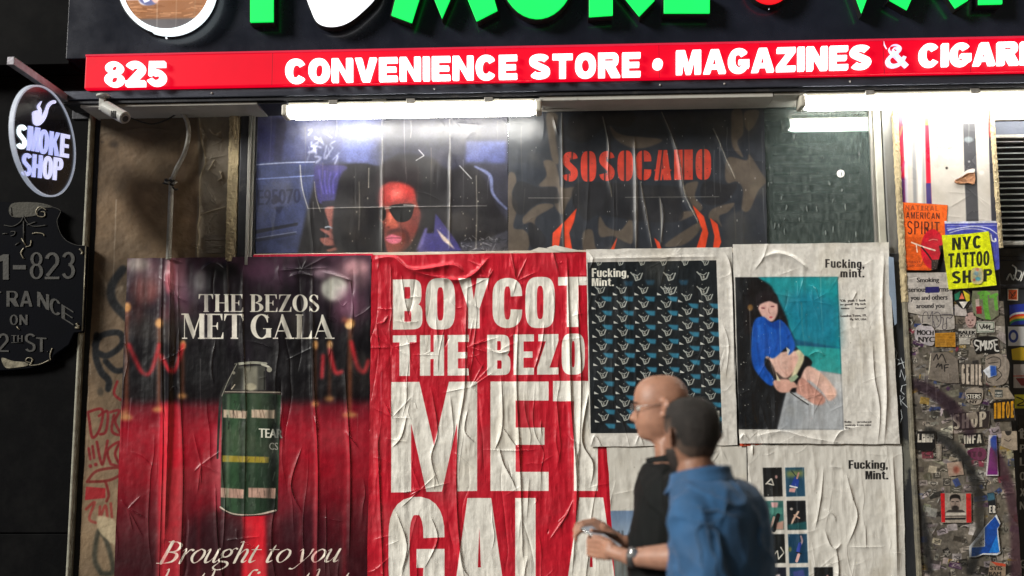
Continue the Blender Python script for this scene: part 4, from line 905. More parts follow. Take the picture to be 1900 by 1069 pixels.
# face, hood and glasses
cm.poly(q6([(600, 1030), (600, 560), (740, 445), (900, 470), (1000, 440), (1180, 470), (1270, 600), (1240, 800), (1100, 1030)]), (20, 18, 22), 1, 2, True)
cm.poly(q6([(890, 575), (980, 560), (1080, 585), (1112, 680), (1140, 780), (1110, 900), (1060, 990), (980, 1040), (930, 1040), (905, 960), (895, 850), (870, 800), (872, 690)]), (112, 52, 44), 1, 1.5, True)
cm.poly(q6([(890, 580), (980, 563), (1080, 590), (1105, 680), (1010, 700), (890, 715), (870, 700)]), (156, 44, 42), .9, 5, True)
cm.ell(*c6(985, 640), 14, 11, (236, 112, 100), .6, 6); cm.poly(q6([(1090, 760), (1145, 770), (1120, 880), (1060, 980), (1070, 860)]), (104, 44, 40), .7, 5, True)
cm.stroke(q6([(930, 900), (980, 880), (1040, 890), (1060, 940), (1030, 1010), (960, 1035)]), 6, (58, 26, 26), .8, 2.5)
cm.poly(q6([(925, 770), (960, 765), (985, 830), (995, 860), (950, 872), (915, 860)]), (178, 84, 66), 1, 1.5, True); cm.ell(*c6(930, 862), 3, 2, (90, 30, 26), .9, 1); cm.stroke(q6([(945, 775), (940, 830)]), 3, (226, 130, 108), .7, 1.4)
cm.poly(q6([(940, 722), (1085, 708), (1095, 745), (1070, 810), (1010, 828), (965, 800)]), (10, 10, 12), 1, .6, True); cm.poly(q6([(868, 735), (905, 733), (912, 790), (890, 820), (868, 790)]), (12, 12, 14), 1, .6, True)
cm.stroke(q6([(905, 740), (945, 735)]), 2, (200, 190, 180), .8); cm.stroke(q6([(1030, 715), (1110, 718)]), 2, (190, 180, 176), .8)
cm.poly(q6([(908, 935), (945, 910), (975, 915), (1015, 930), (1000, 965), (945, 968)]), (190, 96, 116), 1, .8, True); cm.stroke(q6([(912, 936), (960, 932), (1012, 934)]), 1.2, (70, 20, 30))
cm.poly(q6([(1240, 770), (1340, 900), (1420, 1020), (1120, 1030), (1170, 900), (1230, 900)]), (58, 54, 112), 1, 1); cm.poly(q6([(1170, 870), (1190, 865), (1150, 990), (1110, 1020)]), (96, 90, 156), .9, 1.5)
cm.poly(q6([(1245, 870), (1330, 950), (1370, 1010), (1290, 950)]), (196, 178, 164), 1, .8); cm.stroke(q6([(1255, 800), (1320, 900), (1400, 1000)]), 2.6, (44, 38, 92), .8, 1)
cm.stroke(q6([(940, 480), (975, 500), (1000, 540), (985, 560)]), 1.2, (150, 140, 150), .8); cm.stroke(q6([(1090, 520), (1065, 560)]), 1.2, (160, 150, 160), .8)
cm.stroke(q6([(1500, 460), (1600, 520), (1620, 640), (1710, 740)]), [3, 7, 5, 4], (104, 112, 152), .9, 1); cm.poly(q6([(1445, 295), (1708, 290), (1708, 440), (1440, 430)]), (70, 78, 130), .8, 3)
rs = np.random.RandomState(12)
cm.poly(q6([(1400, 960), (1560, 950), (1650, 910), (1720, 880), (1720, 1040), (1420, 1040)]), (64, 64, 74), 1, 2)
for k in range(50): x, y = c6(rs.uniform(1420, 1715), rs.uniform(935, 1020)); cm.stroke([(x, y), (x+rs.normal()*4, y+rs.normal()*3), (x+rs.normal()*6, y+rs.normal()*4)], .9, (150, 150, 156) if k % 2 else (28, 28, 32), .8)
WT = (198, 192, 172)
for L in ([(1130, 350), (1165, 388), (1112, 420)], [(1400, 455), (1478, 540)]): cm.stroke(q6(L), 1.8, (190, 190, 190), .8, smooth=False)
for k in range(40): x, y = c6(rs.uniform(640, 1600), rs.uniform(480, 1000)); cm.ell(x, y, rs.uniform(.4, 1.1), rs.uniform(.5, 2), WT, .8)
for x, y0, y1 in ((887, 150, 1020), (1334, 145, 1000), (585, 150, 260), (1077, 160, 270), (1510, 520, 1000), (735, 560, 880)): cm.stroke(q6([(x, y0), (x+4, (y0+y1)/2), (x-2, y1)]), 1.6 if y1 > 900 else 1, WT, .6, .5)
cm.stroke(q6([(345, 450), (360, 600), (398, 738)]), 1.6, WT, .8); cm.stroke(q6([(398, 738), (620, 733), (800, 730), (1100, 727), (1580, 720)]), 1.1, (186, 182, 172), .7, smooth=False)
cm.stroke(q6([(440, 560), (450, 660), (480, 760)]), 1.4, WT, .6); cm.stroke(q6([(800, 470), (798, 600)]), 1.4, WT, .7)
for k in range(18): x, y = c6(390+rs.rand()*210, 200+rs.rand()*200); cm.stroke([(x, y), (x+rs.normal()*6, y+rs.normal()*8), (x+rs.normal()*8, y+rs.uniform(4, 16))], rs.uniform(1, 4), (196, 200, 226), .55, .8)  # pale strokes paint the glare on the crumpled film
cm.poly(q6([(840, 560), (900, 440), (1000, 420), (1120, 450), (1150, 600), (1105, 600), (980, 556), (880, 585)]), (24, 16, 20), .9, 3, True)
cm.soften(1); cm.noise(.45, 34, 4); cm.noise(.3, 5, 14)
hm = creases(cm, 21, 26, .0014, 60, 240, .03, base=.0006, cross=6, star=1, keys=[([c6(887, 120), c6(890, 600), c6(885, 1040)], 2.2, .004), ([c6(1334, 120), c6(1338, 600), c6(1330, 1040)], 2.2, .004), ([c6(585, 120), c6(588, 300)], 1.6, .002), ([c6(398, 738), c6(900, 728), c6(1580, 720)], 1.2, .0015), ([c6(345, 450), c6(360, 600), c6(398, 738)], 1.5, .002)])
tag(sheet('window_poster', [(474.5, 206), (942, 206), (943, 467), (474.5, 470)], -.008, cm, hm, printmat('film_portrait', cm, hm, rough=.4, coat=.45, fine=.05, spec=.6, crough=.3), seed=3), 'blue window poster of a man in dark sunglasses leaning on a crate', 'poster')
cc = Cv(935, 190, 1430, 475, -.006, 800, (42, 46, 54)); q7 = lambda L: [c7(*p) for p in L]
BR_, DK = (92, 82, 72), (34, 34, 38)
for L in ([(40, 560), (80, 500), (100, 560), (70, 640), (110, 720), (80, 860), (150, 880), (190, 940), (160, 1030), (40, 1030)], [(300, 110), (370, 120), (360, 250), (380, 430), (340, 420), (310, 260)], [(280, 425), (350, 430), (380, 520), (400, 600), (500, 600), (440, 700), (400, 780), (350, 700), (370, 600), (250, 590), (300, 520)], [(150, 790), (250, 710), (350, 720), (230, 800), (230, 890), (200, 830), (150, 840)], [(1530, 90), (1590, 90), (1600, 240), (1560, 300), (1600, 400), (1530, 330), (1520, 180)], [(1610, 100), (1700, 90), (1690, 160), (1640, 225), (1610, 180)], [(1480, 520), (1500, 400), (1620, 420), (1640, 380), (1700, 470), (1750, 560), (1700, 620), (1640, 750), (1590, 740), (1600, 620), (1560, 560), (1500, 570)], [(1370, 800), (1400, 740), (1540, 700), (1500, 760), (1440, 790), (1460, 860), (1420, 820)], [(650, 790), (700, 860), (790, 880), (860, 800), (870, 960), (820, 960), (740, 920), (650, 920)], [(540, 900), (600, 880), (620, 980), (640, 1030), (550, 1030)], [(720, 190), (800, 250), (1060, 280), (980, 330), (880, 340), (800, 310), (740, 260)], [(1200, 600), (1300, 560), (1280, 660), (1330, 740), (1180, 820), (1200, 760), (1270, 740)], [(1080, 980), (1250, 860), (1320, 830), (1300, 900), (1200, 980)]):
    cc.poly(q7(L), BR_, .9, .8, True)
for L in ([(110, 560), (250, 600), (360, 600), (380, 700), (250, 700), (130, 780), (70, 700)], [(480, 600), (560, 560), (870, 580), (1180, 600), (1190, 700), (1180, 820), (900, 820), (650, 780), (560, 820), (470, 700)], [(180, 840), (240, 860), (300, 960), (200, 1000)], [(500, 100), (860, 100), (840, 200), (700, 190), (560, 300), (440, 260)], [(1340, 560), (1480, 580), (1560, 580), (1480, 700), (1330, 700)]): cc.poly(q7(L), DK, .8, 1, True)
OR = (205, 66, 50)
sten = Cv.__new__(Cv); 
tx = setline('SOSOCAMO', (1043.5, 1319.5, 282, 337.5, 277, 333), sans, .13, sv=.34, sh=.2, W=.72, n=3)
for i, L in enumerate(tx):
    for g in L: cc.groups([g], OR, .95)
cutc = (38, 41, 48)
for i, L in enumerate(tx):       # stencil bridges
    a = np.concatenate([c for g in L for c in g]); x0, x1, y0, y1 = a[:, 0].min(), a[:, 0].max(), a[:, 1].min(), a[:, 1].max(); xm = (x0+x1)/2
    ch = 'SOSOCAMO'[i]
    if ch == 'O': cc.poly([(xm-2, y0-1), (xm+1.2, y0-1), (xm+1.2, y1+1), (xm-2, y1+1)], cutc, 1, .3)
    if ch == 'S': cc.poly([(xm+3, y0-1), (xm+5.4, y0-1), (xm+4.4, y0+19), (xm+2, y0+19)], cutc, 1, .3); cc.poly([(xm-5, y1-19), (xm-2.6, y1-19), (xm-3, y1+1), (xm-5.4, y1+1)], cutc, 1, .3)
    if ch == 'C': cc.poly([(xm-3, y0-1), (xm, y0-1), (xm, y1+1), (xm-3, y1+1)], cutc, 1, .3)
    if ch == 'A': cc.poly([(x0, (y0+y1)/2+8), (x1, (y0+y1)/2+8), (x1, (y0+y1)/2+11), (x0, (y0+y1)/2+11)], OR, 1, .3); cc.poly([(xm-1, y0), (xm+1.5, y0), (xm-5, y1), (xm-8, y1)], cutc, .9, .3)
    if ch == 'M': cc.poly([(xm-1.4, y0), (xm+1.4, y0), (xm+1.4, y1), (xm-1.4, y1)], cutc, .9, .3)
for k in range(60): cc.ell(rs.uniform(1045, 1318), rs.uniform(282, 335), rs.uniform(.3, 1.2), rs.uniform(.3, 1), (44, 46, 52), .7)
for L in ([(335, 1000), (340, 900), (410, 830), (395, 900), (380, 1000)], [(420, 1000), (415, 830), (500, 735), (480, 830), (450, 900), (470, 1010), (490, 1030), (440, 1020)], [(1265, 715), (1340, 790), (1370, 900), (1350, 1000), (1290, 1000), (1330, 880)], [(1380, 800), (1430, 840), (1455, 960), (1440, 1000), (1400, 1000), (1410, 920)], [(768, 925), (748, 1010), (722, 1010), (750, 960)], [(1010, 930), (1045, 960), (1062, 1010), (1036, 1010)]): cc.poly(q7(L), (226, 70, 36), .95, .7)
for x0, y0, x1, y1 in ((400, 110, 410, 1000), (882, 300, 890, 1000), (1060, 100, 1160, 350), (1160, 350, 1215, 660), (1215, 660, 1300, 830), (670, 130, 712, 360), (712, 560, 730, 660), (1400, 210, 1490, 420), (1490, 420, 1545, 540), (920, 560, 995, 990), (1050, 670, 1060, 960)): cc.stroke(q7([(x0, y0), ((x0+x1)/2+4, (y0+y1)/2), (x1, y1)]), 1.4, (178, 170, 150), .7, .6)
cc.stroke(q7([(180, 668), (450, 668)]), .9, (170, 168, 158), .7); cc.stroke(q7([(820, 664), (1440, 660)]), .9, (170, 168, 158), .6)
for k in range(70): x, y = c7(rs.uniform(150, 1740), rs.uniform(130, 980)); cc.ell(x, y, rs.uniform(.3, .9), rs.uniform(.5, 2.4), (200, 200, 196), .7)
cc.noise(.3, 26, 7)
hc = creases(cc, 33, 22, .0014, 60, 220, .05, base=.0008, cross=5, star=1, keys=[([c7(400, 80), c7(405, 500), c7(410, 1030)], 2.4, .004), ([c7(880, 260), c7(890, 600), c7(892, 1030)], 3, .006), ([c7(1055, 80), c7(1160, 350), c7(1210, 650), c7(1310, 840)], 2.6, .006), ([c7(670, 110), c7(710, 300), c7(705, 500), c7(730, 660)], 2.2, .004), ([c7(920, 560), c7(960, 800), c7(1000, 1000)], 2, .004), ([c7(1400, 200), c7(1490, 430), c7(1545, 540)], 2, .004), ([c7(345, 130), c7(375, 250)], 2.2, .005), ([c7(1050, 660), c7(1070, 800), c7(1050, 1000)], 2, .004)])
tag(sheet('window_poster', [(943, 205), (1417, 202), (1424, 460), (943, 467)], -.006, cc, hc, printmat('film_camo', cc, hc, rough=.4, coat=.45, fine=.05, spec=.6, crough=.3), seed=4), 'brown camouflage window poster with orange stencil lettering', 'poster')
# ------------------------------------------------------------------ wheat-pasted posters
# 1 gala poster
g1 = Cv(200, 465, 700, 1200, .014, 760, (36, 25, 34)); a = g1
def rampv(cv, stops):
    ys = np.array([cv.T([(450, y)])[0, 1] for y, _ in stops]); cs = np.array([c for _, c in stops])/255.; r = np.arange(cv.h)
    for k in range(3): cv.arr[:, :, k] = np.interp(r, ys, cs[:, k])[:, None]
rampv(a, [(470, (70, 46, 60)), (520, (46, 32, 44)), (600, (24, 18, 26)), (700, (20, 18, 24)), (735, (22, 10, 16)), (756, (104, 14, 30)), (800, (158, 18, 38)), (880, (142, 14, 32)), (960, (88, 10, 24)), (1040, (54, 8, 18)), (1200, (60, 8, 20))])
for x, y, rx, ry, c, al in ((275, 520, 30, 40, (120, 90, 96), .8), (330, 510, 16, 60, (150, 100, 112), .8), (360, 540, 22, 24, (140, 138, 140), .5), (395, 520, 24, 36, (20, 18, 24), .7), (560, 520, 36, 38, (26, 20, 28), .8), (620, 535, 22, 24, (214, 212, 200), .75), (655, 510, 34, 30, (160, 120, 128), .6), (500, 505, 60, 26, (96, 66, 90), .6), (435, 530, 18, 30, (14, 14, 18), .6), (650, 585, 34, 34, (92, 58, 74), .6), (310, 600, 12, 40, (140, 50, 60), .4), (250, 580, 18, 22, (90, 46, 44), .5)): a.ell(x, y, rx, ry, c, al, 9)
for x, y, rx, ry, c, al, sf in ((256, 490, 22, 14, (190, 180, 170), .8, 6), (316, 512, 9, 34, (214, 110, 122), .75, 4), (372, 520, 12, 20, (176, 176, 176), .6, 5), (622, 536, 24, 22, (226, 228, 216), .9, 3), (600, 506, 20, 10, (206, 170, 186), .6, 5), (662, 496, 22, 14, (226, 170, 176), .7, 6), (650, 560, 26, 30, (150, 96, 124), .6, 9), (270, 540, 26, 24, (128, 66, 60), .6, 8), (480, 500, 30, 16, (110, 72, 98), .7, 6), (560, 505, 20, 10, (40, 30, 40), .8, 4), (420, 502, 22, 14, (16, 14, 18), .8, 5), (345, 560, 12, 40, (110, 70, 92), .5, 6)): a.ell(x, y, rx, ry, c, al, sf)  # includes white glare and a pink fold highlight, painted into the print
a.poly([(440, 640), (486, 630), (500, 740), (430, 742)], (64, 54, 66), .6, 8); a.poly([(300, 600), (326, 600), (330, 735), (298, 740)], (56, 56, 62), .6, 4)
for x in range(262, 680, 34): a.poly([(x, 600), (x+22, 590), (x+28, 740), (x-6, 742)], (11, 10, 14), .75, 7)
for x, y0, y1, w in ((236, 570, 775, 7), (296, 600, 760, 7), (650, 600, 770, 8), (586, 640, 750, 4), (612, 640, 740, 5), (340, 640, 735, 5)):
    a.stroke([(x, y0), (x-1, y1)], w*.9, (150, 84, 54), .7, 3); a.ell(x, y0, w*1.1, 9, (220, 160, 96), .9, 2); a.ell(x-1, y1, w*1.8, 5, (196, 140, 84), .85, 3)
a.ell(648, 604, 8, 7, (232, 190, 130), .9, 1.5); a.ell(640, 594, 6, 6, (200, 100, 70), .5, 3)
for L in ([(240, 640), (262, 688), (280, 690), (296, 640)], [(300, 660), (322, 690), (340, 640)], [(652, 635), (664, 680), (676, 690), (684, 670)], [(612, 650), (622, 690), (634, 690)], [(598, 700), (600, 660)]): a.stroke(L, 8, (206, 40, 50), .8, 2.6)
a.poly([(300, 748), (332, 748), (340, 1000), (328, 1200), (290, 1200), (296, 900)], (226, 40, 56), .6, 5); a.poly([(452, 955), (492, 955), (500, 1200), (446, 1200)], (232, 34, 50), .9, 3)
a.ell(400, 1000, 60, 46, (40, 14, 22), .7, 12); a.ell(560, 990, 44, 50, (48, 12, 24), .6, 12); a.poly([(210, 760), (240, 762), (240, 776), (210, 780)], (190, 140, 96), .7, 4)
a.poly([(395, 800), (420, 760), (412, 950), (398, 940)], (214, 96, 108), .6, 5); a.ell(525, 930, 34, 30, (140, 50, 60), .4, 12)
draw(a, 'THE BEZOS', (369, 592, 546, 579, 547, 579), (236, 232, 218), serif, .06); draw(a, 'MET GALA', (337, 621, 582, 629, 584, 629), (236, 232, 218), serif, .03)
# canister
G1, G2 = (38, 60, 42), (24, 34, 28)
a.poly([(413, 730), (522, 730), (515, 948), (480, 956), (430, 953), (410, 944)], G1, 1, .6)
for x, w, c, al in ((418, 8, G2, .8), (436, 14, (58, 92, 62), .7), (452, 5, (20, 30, 24), .8), (470, 12, (70, 84, 70), .55), (490, 10, (32, 46, 36), .7), (510, 12, (18, 22, 20), .9)): a.stroke([(x, 735), (x-3 if x > 460 else x-2, 948)], w, c, al, 3)
for y, h, c, segs in ((760, 15, (206, 182, 160), ((415, 459), (467, 510))), (845, 12, (166, 146, 50), ((413, 500),)), (905, 18, (196, 156, 140), ((410, 453), (461, 512)))):
    for x0, x1 in segs:
        a.poly([(x0, y), (x1, y+(3 if x0 < 430 else 1)), (x1-1, y+h+2), (x0, y+h)], c, .95, .5)
        for k in range(7): xx = rs.uniform(x0, x1); a.stroke([(xx, y), (xx+rs.normal()*2, y+h)], rs.uniform(.6, 2), (90, 70, 60), .6, .5)
a.stroke([(424, 735), (421, 940)], 5, (120, 146, 116), .55, 2); a.stroke([(502, 735), (498, 945)], 9, (12, 16, 14), .6, 3)
for k in range(80): xx, yy = rs.uniform(414, 512), rs.uniform(740, 940); a.stroke([(xx, yy), (xx+rs.normal()*3, yy+rs.uniform(4, 18))], rs.uniform(.6, 1.8), (110, 122, 108) if k % 2 else (14, 18, 16), .5, .5)
small(a, 'TEAR', (481, 524, 794, 812, 796, 813), (222, 220, 206), 1.6); a.poly([(506, 790), (524, 792), (524, 816), (508, 816)], (26, 30, 28), .65, 2); small(a, 'CS', (500, 516, 821, 834, 821, 835), (130, 132, 126), .6)
a.stroke([(414, 729), (440, 727), (500, 728), (522, 731)], 5, (56, 50, 46)); a.stroke([(414, 727), (520, 728)], 1.6, (190, 180, 164), .8); a.stroke([(409, 941), (430, 953), (470, 956), (512, 947)], 3.2, (190, 176, 160), 1); a.stroke([(412, 946), (440, 957), (500, 955)], 2, (50, 30, 30))
a.poly([(434, 680), (492, 678), (494, 724), (428, 724)], (70, 70, 64), 1, .5); a.poly([(454, 682), (478, 680), (478, 724), (452, 724)], (128, 126, 112), .9, 1.5); a.poly([(434, 684), (452, 684), (450, 722), (430, 722)], (40, 40, 36), .9, 1)
a.stroke([(438, 676), (470, 673), (494, 675)], 5, (150, 150, 136)); a.stroke([(486, 676), (500, 682), (500, 688)], 4, (190, 188, 172)); a.stroke([(440, 676), (432, 700), (414, 725), (408, 760), (404, 850)], [7, 9, 7, 5, 4], (40, 40, 38)); a.stroke([(440, 675), (424, 706), (412, 735)], 1.5, (150, 148, 134), .9)
a.ell(466, 718, 10, 7, (176, 170, 146), .9, 1); a.stroke([(430, 722), (436, 714)], 2, (190, 180, 160)); a.stroke([(491, 690), (491, 722)], 3, (30, 30, 28)); a.ell(500, 686, 5, 5, (140, 138, 124)); a.ell(434, 692, 3, 3, (160, 156, 140), .8)
draw(a, 'Brought to you', (291, 626, 1005, 1045, 1006, 1043), (232, 224, 208), ital, -.0); draw(a, 'by the firm that', (291, 642, 1057, 1099, 1057, 1098), (232, 224, 208), ital, -.0)
for x, w, al in ((308, 7, .5), (330, 4, .4), (372, 3, .3), (560, 4, .3), (588, 6, .5), (642, 4, .4)): a.stroke([(x, 760), (x+3, 850), (x-2, 940), (x-4, 1190)], w, (226, 60, 72), al, 3)
for x in (248, 268, 352, 384, 530, 556, 606, 666): a.stroke([(x, 480), (x+2, 600), (x, 745)], 7, (10, 8, 12), .45, 5)
for x in (380, 432, 512, 622): a.stroke([(x, 480), (x+2, 560), (x-1, 640)], 5, (126, 100, 116), .25, 5)
a.noise(.2, 18, 3)
keys = [([(302, 480), (300, 620), (304, 800), (298, 1000), (292, 1190)], 3, .006), ([(330, 490), (334, 700), (340, 900), (330, 1150)], 2.4, .004), ([(452, 480), (450, 600), (456, 760), (452, 1000)], 2.6, .004), ([(580, 500), (582, 690), (590, 860), (588, 1060)], 2.4, .006), ([(640, 690), (650, 860), (648, 1030)], 2.2, .005), ([(420, 480), (424, 560)], 3, .004), ([(600, 505), (625, 512), (650, 520)], 4, .007), ([(375, 500), (398, 488), (418, 500)], 4, .006), ([(540, 512), (560, 508), (580, 512)], 4, .006), ([(650, 520), (655, 570), (652, 620)], 2, .004), ([(400, 900), (404, 1000), (420, 1120)], 2.2, .004), ([(312, 505), (318, 540), (345, 560)], 3, .005), ([(560, 830), (540, 900), (560, 950)], 2, .004), ([(640, 800), (665, 830)], 2, .004), ([(590, 800), (582, 770)], 2, .004)]
keys += [([(317, 470), (317, 600), (314, 800), (306, 1000)], 9, .012)]
h1 = creases(g1, 41, 46, .0030, 80, 360, .03, keys, base=.0022, cross=16, star=4, cell=130)
tag(sheet('poster', [(237, 480), (689, 474), (682, 1190), (207, 1190)], .014, g1, h1, printmat('glossy_gala_print', g1, h1, rough=.36, coat=.15, spec=.3, bdist=.016), seed=5, gain=1.7), 'glossy red and black gala poster with a green gas canister', 'poster')
# strip of pink paper along the sill
sp = Cv(466, 468, 700, 484, .010, 700, (214, 24, 66)); sp.noise(.2, 10, 1)
tag(flatpiece('paper_strip', [(470, 473), (560, 471.5), (692, 471), (692, 481), (470, 482)], .010, sp, printmat('pink_strip', sp, rough=.4)), 'thin strip of bright pink paper along the window sill', 'paper strip')
# 2 boycott poster
g2 = Cv(680, 455, 1160, 1200, .022, 760, (186, 22, 42)); a = g2; WH = (224, 221, 212)
kw2 = dict(sv=.2, sh=.155, n=4)
draw(a, 'BOYCOTT', (729, 1149, 519, 612, 512.7, 606), WH, sans, .062, sv=.235, sh=.17, W=.6, n=3.4)
draw(a, 'THE', (729, 870, 622.5, 698, 621.5, 697), WH, sans, .085, sv=.26, sh=.175, W=.6, n=3.4); draw(a, 'BEZOS', (904, 1134, 621.5, 696.5, 619, 694), WH, sans, .08, sv=.26, sh=.175, W=.6, n=3.4)
X0_ = 726
draw(a, 'M', (726, 885.5, 709, 914, 708, 911), WH, sans, .0, sv=.185, sh=.17, W=.61); draw(a, 'E', (910, 1018, 708, 911, 708, 911), WH, sans, 0, sv=.225, sh=.175, W=.59); draw(a, 'T', (1026, 1148, 707, 911, 707, 911), WH, sans, 0, sv=.215, sh=.185, W=.6)
draw(a, 'G', (721, 825, 922, 1128, 921, 1128), WH, sans, 0, sv=.2, sh=.165, W=.53, n=3.4); draw(a, 'A', (839, 940, 924, 1125, 924, 1125), WH, sans, 0, sv=.2, sh=.155, W=.5); draw(a, 'L', (956, 1042, 924, 1125, 924, 1125), WH, sans, 0, sv=.185, sh=.16, W=.5); draw(a, 'A', (1046, 1148, 923, 1125, 923, 1125), WH, sans, 0, sv=.2, sh=.155, W=.5)
a.noise(.12, 40, 5); a.noise(.07, 8, 6)
keys = [([(700, 480), (730, 478), (760, 500), (800, 498), (840, 492), (862, 505)], 6, .010), ([(770, 505), (810, 514), (850, 520), (880, 508), (905, 480)], 5, .009), ([(868, 520), (864, 620), (862, 720), (850, 800), (846, 900)], 2.6, .006), ([(846, 880), (850, 980), (862, 1080)], 2.6, .005), ([(1052, 480), (1056, 620), (1060, 760), (1070, 900), (1062, 1060)], 3.4, .008), ([(1070, 560), (1078, 700), (1074, 860)], 2.4, .005), ([(962, 600), (958, 700), (962, 800), (966, 900), (970, 1030)], 2.8, .007), ([(745, 510), (752, 560), (762, 600)], 2, .004), ([(930, 700), (932, 790), (918, 835)], 2.2, .005), ([(930, 790), (955, 825), (962, 830)], 2.4, .005), ([(926, 830), (934, 860), (950, 890), (958, 910)], 2.6, .006), ([(755, 770), (745, 810), (728, 830)], 2.4, .005), ([(800, 720), (812, 800), (800, 850), (816, 905)], 2.2, .004), ([(868, 760), (862, 800), (880, 820)], 2.2, .005), ([(898, 834), (950, 836), (995, 834)], 1.6, .003), ([(735, 950), (755, 1010), (745, 1060)], 2.4, .005), ([(800, 960), (812, 1000), (790, 1050)], 2.2, .005), ([(850, 1000), (858, 1050), (870, 1069)], 2.4, .005), ([(700, 800), (706, 950), (712, 1100)], 3, .005), ([(1100, 700), (1086, 760), (1080, 820), (1100, 860), (1096, 900)], 3, .006), ([(700, 600), (712, 598), (720, 585)], 2, .004), ([(1020, 1000), (1048, 960), (1062, 930)], 2, .004), ([(870, 560), (890, 575)], 2, .004), ([(900, 645), (925, 655), (948, 650)], 2.6, .005), ([(1010, 600), (1005, 640), (990, 690)], 2, .004)]
h2 = creases(g2, 52, 85, .003, 40, 260, .09, keys, base=.0028, cross=45, star=9)
tag(sheet('poster', [(690, 474), (1142, 467), (1150, 1190), (680, 1190)], .022, g2, h2, printmat('red_boycott_print', g2, h2, rough=.38, coat=.2, spec=.4, bdist=.016), seed=6, gain=1.6), 'red poster with huge white condensed boycott lettering', 'poster')
# 3 white poster with the black and blue pattern
def inv3(L): return [(1080+x*.3555, 460+y*.3555) for x, y in L]
g3 = Cv(1078, 450, 1375, 840, .034, 800, (208, 205, 198)); a = g3
a.poly([(1090, 487), (1329, 483), (1340, 803), (1096, 804)], (20, 26, 31))
PX = lambda u, v: ((1090+(1329-1090)*u)*(1-v)+(1096+(1340-1096)*u)*v, (487+(483-487)*u)*(1-v)+(804+(803-804)*u)*v)
def motif(x, y, s=1.0):
    for w, c in ((3.2, (20, 26, 30)),): a.stroke([(x-7*s, y-5*s), (x, y+4*s)], w, c, .5)
    Wm = (164, 168, 162)
    a.stroke([(x-8*s, y-6*s), (x-3*s, y-1*s), (x-1*s, y+5*s), (x+5*s, y+3*s), (x+8*s, y-5*s)], 1.9*s, Wm, .95, smooth=False); a.stroke([(x-4*s, y-4*s), (x+1*s, y-2*s), (x+5*s, y-5*s)], 1.3*s, Wm, .9); a.ell(x+1*s, y+1*s, 1.4*s, 2*s, (150, 150, 142)); a.ell(x-1*s, y-9*s, .8*s, .8*s, (150, 150, 140), .8)
rows = [(1109, 0), (1149, 0), (1189, 0), (1231, 0), (1270, -8), (1309, -8)]
for i, (x0, dy) in enumerate(rows):
    for j in range(12):
        y = 540+j*26.3+(13 if i > 3 else 0)-j*.1; x = x0+j*.75
        if y > 796 or (i < 2 and y < 532): continue
        a.poly([(x-22, y+6), (x-9, y+7), (x-9, y+11), (x-16, y+11)], (206, 206, 196), .95, .3) if False else None
        a.poly([(x-12, y+3), (x-3, y+8), (x-12, y+8)], (190, 192, 186), 1, .2); motif(x+4, y-1, 1.12)
        a.poly([(x+6, y+10), (x+26, y+11), (x+25, y+20), (x+14, y+19)], (52, 128, 158), .9, .9)
for x, y in ((1181, 514), (1242, 514), (1304, 513), (1244, 540), (1304, 540)): motif(x, y, 1.35)
for x in (1110, 1150, 1190, 1230, 1270, 1308): motif(x, 488, .9)
for x, y in ((1166, 526), (1206, 524), (1268, 524)): a.poly([(x-9, y-4), (x+9, y-4), (x+6, y+5), (x-5, y+5)], (42, 104, 140), .5, 1.5)
a.poly([(1085, 478), (1340, 476), (1340, 483), (1090, 487)], (208, 205, 198)); a.poly([(1086, 804), (1345, 803), (1345, 812), (1086, 812)], (208, 205, 198))
a.poly([(1329, 480), (1345, 480), (1352, 805), (1340, 805)], (208, 205, 198))
draw(a, 'Fucking,', (1098, 1166.5, 498, 514.5, 499, 514), (226, 224, 212), heavy, .06); draw(a, 'Mint.', (1098, 1139, 516.5, 531, 516.5, 531), (226, 224, 212), heavy, .06)
a.poly([(1327, 762), (1335, 762), (1335, 786), (1329, 788), (1327, 780)], (210, 208, 196), .95, .6)
a.noise(.2, 12, 5); a.specks(60, 4)
keys = [([(1345, 470), (1356, 500), (1360, 600), (1362, 690)], 3, .005), ([(1092, 480), (1200, 478), (1330, 476)], 3, .005), ([(1096, 828), (1104, 808), (1116, 828)], 2.4, .005), ([(1178, 826), (1186, 808), (1194, 826)], 2.4, .004), ([(1092, 468), (1100, 480), (1094, 500)], 2, .004), ([(1340, 600), (1352, 640), (1346, 700)], 2.4, .003)]
h3 = creases(g3, 63, 34, .0016, 30, 160, .2, keys, base=.0022, cross=26, star=4)
tag(sheet('poster', [(1088, 463), (1358, 459), (1368, 826), (1094, 829)], .034, g3, h3, printmat('pattern_print', g3, h3, rough=.4, coat=.15), seed=7), 'white edged poster with a black and blue repeating pattern, behind the bald man', 'poster')
# 4 white poster with the photograph of a reclining sitter
def k4(L): return [(1350+x*.3742, 440+y*.3742) for x, y in L]
g4 = Cv(1348, 440, 1680, 835, .042, 800, (210, 207, 200)); a = g4
a.poly(k4([(37, 200), (545, 198), (575, 955), (55, 953)]), (20, 22, 26)); a.poly(k4([(150, 200), (545, 198), (562, 680), (420, 660), (330, 500), (240, 300), (200, 240)]), (24, 142, 150), 1, 1)
a.poly(k4([(245, 300), (400, 260), (548, 330), (556, 550), (330, 535), (300, 420)]), (18, 116, 146), .75, 10); a.poly(k4([(320, 505), (556, 550), (556, 560), (330, 538)]), (16, 78, 112), .9, 2); a.poly(k4([(335, 538), (556, 553), (562, 678), (440, 662)]), (40, 152, 150), .95, 1)
a.poly(k4([(440, 660), (563, 680), (575, 955), (245, 953), (290, 770), (400, 700)]), (168, 172, 176), 1, 1); a.poly(k4([(470, 680), (563, 690), (570, 800), (520, 700)]), (206, 206, 204), .8, 4); a.poly(k4([(300, 780), (400, 850), (340, 955), (250, 955)]), (140, 146, 152), .7, 6)
